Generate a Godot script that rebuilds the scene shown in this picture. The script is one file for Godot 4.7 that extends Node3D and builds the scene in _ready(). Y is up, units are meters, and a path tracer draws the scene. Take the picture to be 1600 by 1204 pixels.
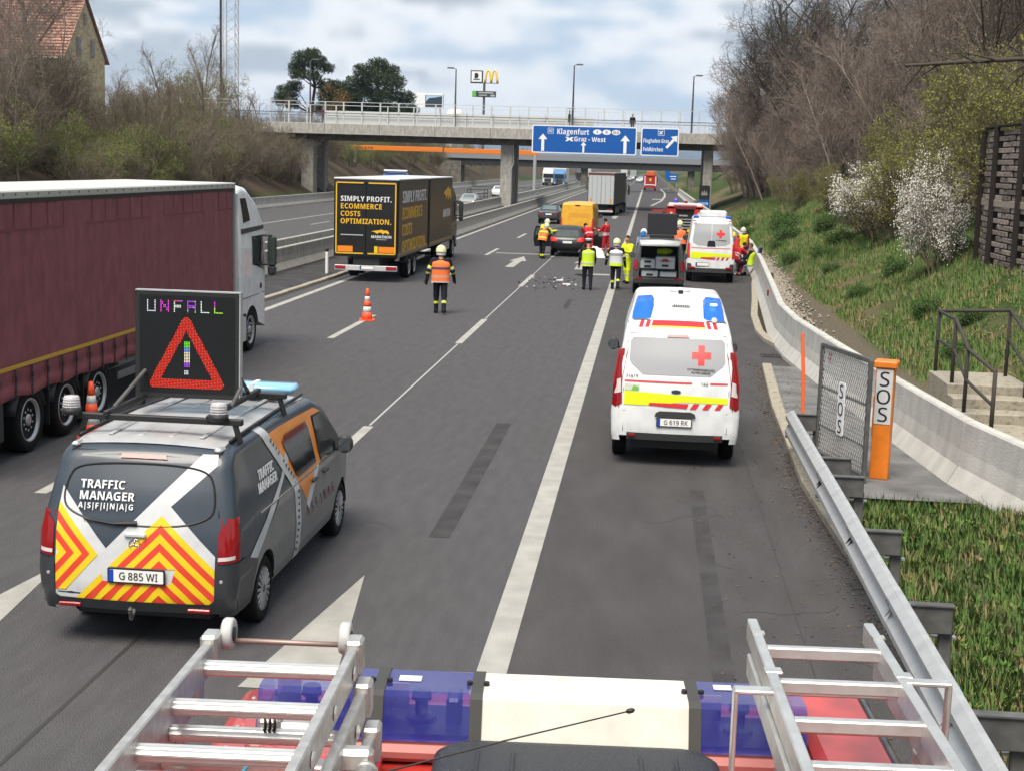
extends Node3D
# A motorway after a collision, seen from the roof of a fire engine. Road runs along -Z, metres, y up.
var M := {}
var used := {}
var rng := RandomNumberGenerator.new()
const UPV := Vector3.UP

func _ready():
	# ---- camera
	var cam := Camera3D.new()
	cam.name = "camera"
	cam.transform = Transform3D(Basis(Vector3(0.995134, 0.029321, -0.094064), Vector3(-0.04317, 0.987932, -0.148752), Vector3(0.088567, 0.152089, 0.984391)), Vector3(0, 4.6, 0))
	cam.fov = 29.97
	cam.near = 0.05
	cam.far = 30000.0
	add_child(cam)
	cam.current = true
	# ---- sky, sun, exposure
	var env := Environment.new()
	env.background_mode = Environment.BG_SKY
	var sm := PanoramaSkyMaterial.new()
	sm.panorama = sky_picture()
	sm.energy_multiplier = 0.62
	env.sky = Sky.new()
	env.sky.sky_material = sm
	env.tonemap_mode = Environment.TONE_MAPPER_LINEAR
	env.tonemap_exposure = 1.82
	env.sdfgi_enabled = true
	env.ssao_enabled = true
	env.ssil_enabled = true
	env.fog_enabled = true
	env.fog_density = 0.00008
	env.fog_light_color = Color(0.72, 0.8, 0.9)
	var we := WorldEnvironment.new()
	we.name = "environment"
	we.environment = env
	add_child(we)
	var sun := DirectionalLight3D.new()
	sun.name = "sun"
	sun.light_energy = 1.05
	sun.light_angular_distance = 35.0
	sun.light_color = Color(1.0, 0.96, 0.9)
	sun.shadow_enabled = true
	add_child(sun)
	sun.look_at_from_position(Vector3(-1.6, 10, 5.5), Vector3.ZERO)
	# ---- the place
	rng.seed = 7
	materials()
	terrain()
	roads()
	barriers()
	bridges()
	signs()
	right_side()
	far_things()
	vegetation()
	vehicles()
	people()
	fire_truck_roof()
	small_things()

# ============ helpers
func sky_picture():
	var n := FastNoiseLite.new()
	n.seed = 5
	n.frequency = 1.0
	n.fractal_octaves = 6
	n.fractal_gain = 0.58
	var n2 := FastNoiseLite.new()
	n2.seed = 23
	n2.frequency = 1.0
	n2.fractal_octaves = 3
	var lo: Image = sky_patch(n, n2, 1024, 512, 0, 0, 1024, 512)
	lo.resize(4096, 2048, Image.INTERPOLATE_BILINEAR)
	var hi: Image = sky_patch(n, n2, 4096, 2048, 1540, 820, 2560, 1030)
	lo.blit_rect(hi, Rect2i(0, 0, hi.get_width(), hi.get_height()), Vector2i(1540, 820))
	return ImageTexture.create_from_image(lo)

func sky_patch(n, n2, w: int, h: int, x0: int, y0: int, x1: int, y1: int):
	var im := Image.create(x1 - x0, y1 - y0, false, Image.FORMAT_RGB8)
	var ground := Color(0.36, 0.36, 0.35)
	var blue_low := Color(0.76, 0.83, 0.9)
	var blue_high := Color(0.6, 0.7, 0.81)
	var white := Color(0.97, 0.975, 0.98)
	var grey := Color(0.7, 0.745, 0.79)
	for j in range(y0, y1):
		var el: float = PI * (0.5 - (j + 0.5) / h)
		var sy := sin(el)
		for i in range(x0, x1):
			if sy < -0.03:
				im.set_pixel(i - x0, j - y0, ground)
				continue
			var az: float = TAU * ((i + 0.5) / w - 0.5)
			var cy := cos(el)
			var k: float = 1.0 / (maxf(sy, 0.0) + 0.18)
			var px := sin(az) * cy * k
			var pz := -cos(az) * cy * k
			var c: float = n.get_noise_3d(px * 1.25, pz * 1.5, sy * 8.0)
			var b: float = n2.get_noise_2d(px * 0.26 + 3.0, pz * 0.34)
			var cover := smoothstep(-0.34, 0.0, c + b * 0.4 + 0.08)
			var thick := smoothstep(-0.02, 0.2, c + b * 0.8)
			var col := blue_low.lerp(blue_high, clampf(sy * 1.6, 0, 1))
			col = col.lerp(white, cover * 0.85)
			col = col.lerp(grey, thick * 0.95)
			im.set_pixel(i - x0, j - y0, col)
	return im

func lin(r, g, b, a = 1.0):
	var c := Color(r, g, b).linear_to_srgb()
	c.a = a
	return c

func mat(col, rough = 0.6, metal = 0.0, spec = 0.5):
	var m := StandardMaterial3D.new()
	m.albedo_color = col
	m.roughness = rough
	m.metallic = metal
	m.metallic_specular = spec
	return m

func paint(col, rough = 0.32):   # vehicle paint with a clear coat
	var m = mat(col, rough + 0.1, 0.0, 0.5)
	m.clearcoat_enabled = true
	m.clearcoat = 0.35
	m.clearcoat_roughness = 0.08
	m.albedo_texture = M.dirt_tex
	m.uv1_triplanar = true
	m.uv1_scale = Vector3(0.45, 0.45, 0.45)
	return m

func glow(col, e):
	var m = mat(col, 0.4)
	m.emission_enabled = true
	m.emission = col
	m.emission_energy_multiplier = e
	return m

func pane(col, a, rough = 0.05):
	var c: Color = col
	c.a = a
	var m = mat(c, rough)
	m.transparency = BaseMaterial3D.TRANSPARENCY_ALPHA
	return m

func grain(freq, lo, hi, size = 512, octaves = 4, sd = 1, power = 1.0, type = FastNoiseLite.TYPE_SIMPLEX_SMOOTH):
	var n := FastNoiseLite.new()
	n.noise_type = type
	n.seed = sd
	n.frequency = freq
	n.fractal_octaves = octaves
	var im := n.get_seamless_image(size, size)
	im.convert(Image.FORMAT_L8)
	var d := im.get_data()
	for i in d.size():
		d[i] = int(255.0 * clampf(lerpf(lo, hi, pow(d[i] / 255.0, power)), 0, 1))
	return ImageTexture.create_from_image(Image.create_from_data(size, size, false, Image.FORMAT_L8, d))

func color_grain(freq, cols, size = 512, octaves = 5, sd = 1):   # cols: sRGB colours spread over the noise range
	var n := FastNoiseLite.new()
	n.seed = sd
	n.frequency = freq
	n.fractal_octaves = octaves
	var im := n.get_seamless_image(size, size)
	im.convert(Image.FORMAT_L8)
	var d := im.get_data()
	var lut := []
	var g := Gradient.new()
	g.colors = PackedColorArray(cols)
	var o := PackedFloat32Array()
	for i in cols.size():
		o.append(0.15 + 0.7 * i / (cols.size() - 1.0))
	g.offsets = o
	for i in 256:
		lut.append(g.sample(i / 255.0))
	var out := PackedByteArray()
	out.resize(d.size() * 3)
	for i in d.size():
		var c: Color = lut[d[i]]
		out[i * 3] = c.r8
		out[i * 3 + 1] = c.g8
		out[i * 3 + 2] = c.b8
	return ImageTexture.create_from_image(Image.create_from_data(size, size, false, Image.FORMAT_RGB8, out))

func bumpy(freq, strength = 4.0, size = 512, sd = 3):
	var n := FastNoiseLite.new()
	n.seed = sd
	n.frequency = freq
	n.fractal_octaves = 3
	var im := n.get_seamless_image(size, size)
	im.convert(Image.FORMAT_RGBA8)
	im.bump_map_to_normal_map(strength)
	return ImageTexture.create_from_image(im)

func tri(m, tex, scale, normal = null, nscale = 1.0):
	if tex:
		m.albedo_texture = tex
	if normal:
		m.normal_enabled = true
		m.normal_texture = normal
		m.normal_scale = nscale
	m.uv1_triplanar = true
	m.uv1_world_triplanar = true
	m.uv1_scale = Vector3.ONE * scale
	return m

func over(m, tex, scale):   # a second, coarser pattern
	m.detail_enabled = true
	m.detail_albedo = tex
	m.detail_blend_mode = BaseMaterial3D.BLEND_MODE_MUL
	m.detail_uv_layer = BaseMaterial3D.DETAIL_UV_2
	m.uv2_triplanar = true
	m.uv2_world_triplanar = true
	m.uv2_scale = scale if scale is Vector3 else Vector3.ONE * scale
	return m

func S(smooth = false):
	var st := SurfaceTool.new()
	st.begin(Mesh.PRIMITIVE_TRIANGLES)
	st.set_smooth_group(0 if smooth else -1)
	return st

func t3(st, a, b, c):   # a, b, c counter-clockwise seen from outside
	st.add_vertex(a); st.add_vertex(c); st.add_vertex(b)

func quad(st, a, b, c, d):
	t3(st, a, b, c); t3(st, a, c, d)

func box(st, c: Vector3, s: Vector3, t := Transform3D(), bev := 0.0):   # bev chamfers the twelve edges
	var h := s * 0.5
	if bev <= 0.0:
		var p := []
		for k in 8:
			p.append(t * (c + Vector3(h.x if k & 1 else -h.x, h.y if k & 2 else -h.y, h.z if k & 4 else -h.z)))
		for f in [[0, 2, 3, 1], [4, 5, 7, 6], [0, 1, 5, 4], [2, 6, 7, 3], [0, 4, 6, 2], [1, 3, 7, 5]]:
			quad(st, p[f[0]], p[f[1]], p[f[2]], p[f[3]])
		return
	bev = minf(bev, minf(h.x, minf(h.y, h.z)) * 0.98)
	var e := h - Vector3.ONE * bev
	var q := func(sx, sy, sz, ax): # corner vertex on the face across axis ax
		var v := Vector3(sx * e.x, sy * e.y, sz * e.z)
		v[ax] = (sx if ax == 0 else sy if ax == 1 else sz) * h[ax]
		return t * (c + v)
	for s1 in [-1, 1]:
		for ax in 3:
			var f := []
			for k in [[-1, -1], [1, -1], [1, 1], [-1, 1]]:
				var v := [0, 0, 0]
				v[ax] = s1; v[(ax + 1) % 3] = k[0]; v[(ax + 2) % 3] = k[1]
				f.append(q.call(v[0], v[1], v[2], ax))
			if s1 > 0: quad(st, f[0], f[1], f[2], f[3])
			else: quad(st, f[3], f[2], f[1], f[0])
		for s2 in [-1, 1]:
			for ax in 3:   # edge running along ax
				var a := [0, 0, 0]
				var b := [0, 0, 0]
				a[ax] = -1; b[ax] = 1
				a[(ax + 1) % 3] = s1; b[(ax + 1) % 3] = s1
				a[(ax + 2) % 3] = s2; b[(ax + 2) % 3] = s2
				var f := [q.call(a[0], a[1], a[2], (ax + 1) % 3), q.call(a[0], a[1], a[2], (ax + 2) % 3), q.call(b[0], b[1], b[2], (ax + 2) % 3), q.call(b[0], b[1], b[2], (ax + 1) % 3)]
				if s1 * s2 > 0: quad(st, f[0], f[1], f[2], f[3])
				else: quad(st, f[3], f[2], f[1], f[0])
			for s3 in [-1, 1]:
				var f := [q.call(s1, s2, s3, 0), q.call(s1, s2, s3, 1), q.call(s1, s2, s3, 2)]
				if s1 * s2 * s3 > 0: t3(st, f[0], f[1], f[2])
				else: t3(st, f[0], f[2], f[1])

func beam(st, a: Vector3, b: Vector3, w: float, h: float, bev := 0.0, up := UPV):   # box from a to b, w across, h along up
	var d := b - a
	var zz := d.normalized()
	if absf(zz.dot(up)) > 0.99: up = Vector3.FORWARD
	var xx := up.cross(zz).normalized()
	box(st, Vector3(0, 0, d.length() * 0.5), Vector3(w, h, d.length()), Transform3D(Basis(xx, zz.cross(xx), zz), a), bev)

func skin(st, rings, loop = true, cap = true):   # rings run counter-clockwise seen from the far end, i.e. from where the last ring faces
	for k in rings.size() - 1:
		var a: Array = rings[k]
		var b: Array = rings[k + 1]
		var n := a.size()
		for i in (n if loop else n - 1):
			var j := (i + 1) % n
			if a[i].distance_squared_to(a[j]) > 1e-12: t3(st, a[i], a[j], b[j])
			if b[i].distance_squared_to(b[j]) > 1e-12: t3(st, a[i], b[j], b[i])
	if cap:
		fan(st, rings[-1]); fan(st, rings[0], true)

func fan(st, r, rev = false):
	var c := Vector3.ZERO
	for p in r: c += p
	c /= r.size()
	for i in r.size():
		var j: int = (i + 1) % r.size()
		if rev: t3(st, c, r[j], r[i])
		else: t3(st, c, r[i], r[j])

func ring(c: Vector3, x: Vector3, y: Vector3, n: int, r0 := 1.0, ph := 0.0):
	var out := []
	for i in n:
		var a := TAU * i / n + ph
		out.append(c + x * (cos(a) * r0) + y * (sin(a) * r0))
	return out

func tube(st, pts, r, n = 8, cap = true):
	var rings := []
	var up := UPV
	for i in pts.size():
		var d: Vector3 = (pts[mini(i + 1, pts.size() - 1)] - pts[maxi(i - 1, 0)]).normalized()
		if absf(d.dot(up)) > 0.95: up = Vector3.RIGHT if absf(d.x) < 0.8 else Vector3.FORWARD
		var x: Vector3 = up.cross(d).normalized()
		up = d.cross(x)
		rings.append(ring(pts[i], x, up, n, r[i] if r is Array else r))
	skin(st, rings, true, cap)

func lathe(st, c: Vector3, axis: Vector3, prof, n = 20):   # prof: [distance along axis, radius], from low to high
	var a := axis.normalized()
	var x := a.cross(Vector3.FORWARD if absf(a.z) < 0.9 else UPV).normalized()
	var y := a.cross(x)
	var rings := []
	for p in prof:
		rings.append(ring(c + a * p[0], x, y, n, maxf(p[1], 0.0001)))
	skin(st, rings, true, true)

func prism(st, poly, t: Transform3D, depth):   # polygon in t's xy plane, front at z = 0 facing +z, thickness depth behind it
	var p := PackedVector2Array(poly)
	if Geometry2D.is_polygon_clockwise(p): p.reverse()
	var ix := Geometry2D.triangulate_polygon(p)
	for k in range(0, ix.size(), 3):
		var a := [p[ix[k]], p[ix[k + 1]], p[ix[k + 2]]]
		if (a[1] - a[0]).cross(a[2] - a[0]) < 0: a.reverse()
		t3(st, t * Vector3(a[0].x, a[0].y, 0), t * Vector3(a[1].x, a[1].y, 0), t * Vector3(a[2].x, a[2].y, 0))
		if depth > 0: t3(st, t * Vector3(a[0].x, a[0].y, -depth), t * Vector3(a[2].x, a[2].y, -depth), t * Vector3(a[1].x, a[1].y, -depth))
	if depth > 0:
		for i in p.size():
			var q := p[(i + 1) % p.size()]
			quad(st, t * Vector3(p[i].x, p[i].y, -depth), t * Vector3(q.x, q.y, -depth), t * Vector3(q.x, q.y, 0), t * Vector3(p[i].x, p[i].y, 0))

func rrect(w, h, r, n = 4):
	var out := []
	for k in 4:
		var c: Vector2 = Vector2(w / 2 - r, h / 2 - r) * [Vector2(1, 1), Vector2(-1, 1), Vector2(-1, -1), Vector2(1, -1)][k]
		for i in n + 1:
			var a: float = PI / 2 * (k + i / float(n))
			out.append(c + Vector2(cos(a), sin(a)) * r)
	return out

func numbered(called):
	used[called] = used.get(called, 0) + 1
	return called if used[called] == 1 else "%s_%03d" % [called, used[called] - 1]

func mesh_of(st):
	st.generate_normals()
	return st.commit()

func obj(called, st, m, parent = self):
	var o := MeshInstance3D.new()
	o.name = numbered(called) if parent == self else called
	o.mesh = st if st is Mesh else mesh_of(st)
	o.material_override = m
	parent.add_child(o, true)
	return o

func tag(o, label, category, group = ""):
	o.set_meta("label", label)
	o.set_meta("category", category)
	if group: o.set_meta("group", group)
	return o

func thing(called, label, category, at = Vector3.ZERO, turn = 0.0, group = ""):
	var o := Node3D.new()
	o.name = numbered(called)
	add_child(o)
	o.position = at
	o.rotation.y = turn
	return tag(o, label, category, group)

func struct(called, st, m):
	var o = obj(called, st, m)
	o.set_meta("kind", "structure")
	return o

func copy(o, at, turn = 0.0, label = "", scl = Vector3.ONE):
	var c = o.duplicate()
	c.name = numbered(String(o.name).trim_suffix("_" + String(o.name).get_slice("_", String(o.name).get_slice_count("_") - 1)) if String(o.name).right(3).is_valid_int() else String(o.name))
	add_child(c)
	c.position = at
	c.rotation = Vector3(0, turn, 0)
	c.scale = scl
	if label: c.set_meta("label", label)
	return c

var fonts := {}
func letters(parent, called, s, h, t: Transform3D, m, bold = true, squeeze = 1.0, align = 1):   # h: cap height; t's xy plane holds the text, facing +z
	var key := "b" if bold else "n"
	if not fonts.has(key):
		var f := SystemFont.new()
		f.font_names = PackedStringArray(["Droid Sans"])
		f.font_weight = 700 if bold else 400
		fonts[key] = f
	var tm := TextMesh.new()
	tm.font = fonts[key]
	tm.font_size = 48
	tm.text = s
	tm.pixel_size = h / 34.3
	tm.depth = 0.004
	tm.curve_step = 2.0
	tm.horizontal_alignment = [HORIZONTAL_ALIGNMENT_LEFT, HORIZONTAL_ALIGNMENT_CENTER, HORIZONTAL_ALIGNMENT_RIGHT][align]
	var o := MeshInstance3D.new()
	o.name = called
	o.mesh = tm
	o.material_override = m
	parent.add_child(o, true)
	o.transform = t * Transform3D(Basis.from_scale(Vector3(squeeze, 1, 1)), Vector3.ZERO)
	return o

func T(x, y, z, ry = 0.0, rx = 0.0, rz = 0.0):
	return Transform3D(Basis.from_euler(Vector3(rx, ry, rz)), Vector3(x, y, z))

func lerps(tab, x):   # piecewise linear table [[x, y], ...]
	if x <= tab[0][0]: return tab[0][1]
	for i in tab.size() - 1:
		if x <= tab[i + 1][0]:
			return lerpf(tab[i][1], tab[i + 1][1], (x - tab[i][0]) / (tab[i + 1][0] - tab[i][0]))
	return tab[-1][1]

func v2(a):   # flat list of numbers to points
	var out := []
	for i in range(0, a.size(), 2): out.append(Vector2(a[i], a[i + 1]))
	return out

# ============ materials
func materials():
	M.dirt_tex = grain(0.012, 0.86, 1.0, 512, 5, 9, 0.7)
	M.coarse = grain(0.006, 0.72, 1.0, 512, 5, 12)
	M.fine = grain(0.3, 0.35, 1.0, 512, 2, 2, 0.8)
	M.grit = grain(0.22, 0.1, 1.0, 1024, 2, 21, 0.9)
	M.bump = bumpy(0.16, 6.0)
	M.soft = bumpy(0.03, 5.0, 512, 8)
	M.streak = grain(0.02, 0.9, 1.0, 512, 4, 31)
	M.asphalt = over(tri(mat(lin(0.265, 0.258, 0.277), 0.86, 0, 0.35), M.grit, 0.5, M.bump, 0.6), M.streak, Vector3(0.45, 0.45, 0.09))
	M.asphalt_shoulder = over(tri(mat(lin(0.24, 0.232, 0.24), 0.9, 0, 0.3), M.grit, 0.45, M.bump, 0.6), grain(0.008, 0.87, 1.0, 512, 5, 13), Vector3(0.3, 0.3, 0.1))
	M.asphalt_dark = over(tri(mat(lin(0.222, 0.216, 0.228), 0.88, 0, 0.3), M.grit, 0.5, M.bump, 0.6), M.coarse, 0.3)
	M.asphalt_old = over(tri(mat(lin(0.2, 0.2, 0.205), 0.9, 0, 0.3), M.fine, 0.9, M.bump, 0.7), M.streak, Vector3(0.4, 0.4, 0.02))
	M.marking = over(tri(mat(lin(0.56, 0.55, 0.51), 0.75), grain(0.2, 0.7, 1.0, 512, 3, 4), 0.8, M.bump, 0.6), grain(0.01, 0.86, 1.0, 512, 4, 44), 0.3)
	M.joint = mat(lin(0.34, 0.34, 0.34), 0.85)
	var mottled = color_grain(0.012, [Color(0.74, 0.72, 0.68), Color(0.88, 0.87, 0.83), Color(0.93, 0.92, 0.89), Color(0.8, 0.79, 0.75)], 512, 6, 6)
	M.concrete_white = over(tri(mat(lin(0.56, 0.55, 0.52), 0.88, 0, 0.3), M.dirt_tex, 0.25, M.bump, 0.1), grain(0.01, 0.88, 1.0, 512, 5, 61, 0.8), Vector3(0.4, 0.08, 0.4))
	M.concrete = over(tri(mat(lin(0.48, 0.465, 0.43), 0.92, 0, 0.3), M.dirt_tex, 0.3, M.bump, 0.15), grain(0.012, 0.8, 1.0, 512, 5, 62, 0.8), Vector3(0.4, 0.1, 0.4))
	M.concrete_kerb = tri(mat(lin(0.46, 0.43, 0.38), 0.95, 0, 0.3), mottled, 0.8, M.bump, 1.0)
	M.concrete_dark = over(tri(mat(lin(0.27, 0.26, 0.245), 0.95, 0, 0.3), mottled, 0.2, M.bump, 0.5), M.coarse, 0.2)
	M.pad = over(tri(mat(lin(0.42, 0.42, 0.42), 0.92, 0, 0.3), M.fine, 0.8, M.bump, 0.6), M.coarse, 0.3)
	M.galv = tri(mat(lin(0.5, 0.51, 0.52), 0.5, 0.5), M.dirt_tex, 0.7, M.soft, 0.08)
	M.galv_dark = tri(mat(lin(0.14, 0.14, 0.14), 0.6, 0.3), M.coarse, 1.0)
	M.steel_dark = tri(mat(lin(0.035, 0.037, 0.04), 0.6, 0.2), M.coarse, 0.5)
	M.rail_white = mat(lin(0.52, 0.54, 0.55), 0.5, 0.2)
	M.black = mat(lin(0.012, 0.012, 0.013), 0.55)
	M.black_gloss = mat(lin(0.008, 0.008, 0.01), 0.18)
	M.rubber = tri(mat(lin(0.018, 0.018, 0.018), 0.85, 0, 0.3), M.fine, 2.0)
	M.plastic = mat(lin(0.028, 0.029, 0.031), 0.55)
	M.glass = mat(lin(0.02, 0.024, 0.026), 0.05, 0.0, 0.7)
	M.chrome = mat(lin(0.6, 0.6, 0.62), 0.15, 1.0)
	M.rim = mat(lin(0.42, 0.43, 0.44), 0.35, 0.6)
	M.alu = tri(mat(lin(0.7, 0.7, 0.68), 0.36, 0.75), M.dirt_tex, 1.2, M.soft, 0.08)
	M.white = paint(lin(0.72, 0.74, 0.76))
	M.print_white = mat(lin(0.72, 0.73, 0.75), 0.4)
	M.sign_white = mat(lin(0.75, 0.77, 0.8), 0.4)
	M.sign_blue = mat(lin(0.0, 0.085, 0.36), 0.45)
	M.red_refl = mat(lin(0.62, 0.05, 0.025), 0.4)
	M.yellow_refl = mat(lin(0.7, 0.5, 0.01), 0.4)
	M.yellow_green = mat(lin(0.62, 0.72, 0.0), 0.45)
	M.lamp_red = mat(lin(0.22, 0.006, 0.008), 0.12)
	M.lamp_clear = mat(lin(0.55, 0.5, 0.5), 0.15)
	M.orange = tri(mat(lin(0.75, 0.2, 0.015), 0.45), M.dirt_tex, 0.6)
	M.red_paint = paint(lin(0.5, 0.025, 0.02))
	M.plate = mat(lin(0.78, 0.78, 0.76), 0.35)
	M.plate_blue = mat(lin(0.01, 0.06, 0.4), 0.35)
	M.ink = mat(lin(0.01, 0.01, 0.01), 0.5)
	M.wood_grey = tri(mat(lin(0.2, 0.175, 0.16), 0.95, 0, 0.2), color_grain(0.03, [Color(0.45, 0.42, 0.4), Color(0.9, 0.86, 0.84), Color(0.65, 0.6, 0.58)], 256, 5, 14), 0.7, M.bump, 0.6)
	M.wood_dark = tri(mat(lin(0.07, 0.06, 0.055), 0.95, 0, 0.2), M.fine, 1.0)

# ============ the lie of the land
func height(x: float, z: float) -> float:
	var h := 0.0
	var fade := 1.0 - smoothstep(-420.0, -900.0, z) * 0.85 if z < -420 else 1.0
	if x > 3.0:
		var far := maxf(0.0, x - 6.4) * 0.5
		var near := maxf(0.0, x - 3.9) * 0.34
		h = minf(lerpf(far, near, smoothstep(-20.6, -17.6, z)), 9.5)
		if x > 6.0: h += 0.25 * sin(x * 0.7 + z * 0.13) * smoothstep(6.0, 10.0, x)
	elif x < -35.0:
		h = minf((-35.2 - x) * 0.62, 7.8)
		h += 0.4 * sin(x * 0.4 + z * 0.11) * smoothstep(-37.0, -44.0, x)
	return h * fade - 0.03

func terrain():
	var xs := []
	for x in [-4000, -1500, -600, -300, -180, -120, -90, -70]: xs.append(float(x))
	for i in 24: xs.append(-60.0 + i * 1.5)
	for x in [-20, -14, -10, -5, 0, 2]: xs.append(float(x))
	for i in 40: xs.append(3.0 + i * 0.6)
	for x in [30, 36, 45, 60, 90, 140, 250, 600, 1500, 4000]: xs.append(float(x))
	var zs := []
	for i in 40: zs.append(8.0 - i * 1.0)
	for i in 40: zs.append(-34.0 - i * 3.5)
	for z in [-180, -195, -215, -240, -270, -310, -360, -420, -500, -600, -700, -900, -1200, -2000, -4000, -9000]: zs.append(float(z))
	var st = S(true)
	var grass := Color(0.09, 0.14, 0.045)
	var straw := Color(0.27, 0.22, 0.135)
	var litter := Color(0.16, 0.125, 0.09)
	var n := FastNoiseLite.new()
	n.seed = 4
	n.frequency = 0.12
	n.fractal_octaves = 3
	var P := []
	var C := []
	for z in zs:
		var row := []
		var crow := []
		for x in xs:
			row.append(Vector3(x, height(x, z), z))
			var k := n.get_noise_2d(x, z * 0.6)
			var c := grass.lerp(straw, smoothstep(-0.1, 0.4, k))
			if x < -36: c = litter.lerp(straw, smoothstep(0.0, 0.5, k) * 0.5)
			elif x > 5.0 and x < 6.5 and z < -23: c = straw.lerp(Color(0.27, 0.24, 0.2), 0.6)
			elif x > 7 and z < -62: c = straw.lerp(grass, smoothstep(-0.3, 0.1, k))
			crow.append(c)
		P.append(row); C.append(crow)
	for j in zs.size() - 1:
		for i in xs.size() - 1:
			for k in [[j, i], [j + 1, i + 1], [j, i + 1], [j, i], [j + 1, i], [j + 1, i + 1]]:
				st.set_color(C[k[0]][k[1]])
				st.add_vertex(P[k[0]][k[1]])
	var m = mat(Color.WHITE, 1.0, 0, 0.2)
	m.vertex_color_use_as_albedo = true
	tri(m, grain(0.09, 0.45, 1.0, 512, 5, 17), 0.5, bumpy(0.09, 10.0, 512, 19), 1.0)
	struct("ground", st, m)
	# far hills
	for d in [[-9500.0, 330.0, 11, "hills"], [-7600.0, 165.0, 33, "hills"]]:
		var hs = S(true)
		var hn := FastNoiseLite.new()
		hn.seed = d[2]
		hn.frequency = 0.0006
		hn.fractal_octaves = 4
		var prev := []
		for i in 121:
			var x := -7000.0 + i * 120.0
			var hh: float = d[1] * (0.62 + 0.6 * hn.get_noise_1d(x)) * (1.0 - 0.35 * absf(x) / 7000.0)
			var row := [Vector3(x, -5, d[0] + 900), Vector3(x, hh * 0.62, d[0] + 420), Vector3(x, hh, d[0]), Vector3(x, -5, d[0] - 900)]
			if prev:
				for k in 3: quad(hs, prev[k], row[k], row[k + 1], prev[k + 1])
			prev = row
		struct(d[3], hs, tri(mat(lin(0.035, 0.06, 0.08), 1.0), M.coarse, 0.002))

const KERB := [[8.0, 2.7], [-14.6, 2.66], [-21.2, 2.44], [-28.0, 2.58], [-34.2, 2.86]]
const KERB2 := [[-37.0, 3.79], [-38.2, 3.5], [-39.6, 3.3], [-41.7, 3.24], [-46.0, 3.4], [-52.0, 3.85], [-59.4, 4.35], [-66.0, 4.9]]
const WALL := [[5.45, -18.6], [4.89, -21.61], [4.51, -25.8], [4.09, -31.46], [3.78, -36.0], [3.74, -40.0], [4.12, -47.5], [4.78, -61.0], [5.36, -75.7], [5.45, -110.0], [5.45, -143.0], [5.4, -260.0]]

func strip(st, z0, z1, x0, x1, y):
	quad(st, Vector3(x0, y, z0), Vector3(x1, y, z0), Vector3(x1, y, z1), Vector3(x0, y, z1))

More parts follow.
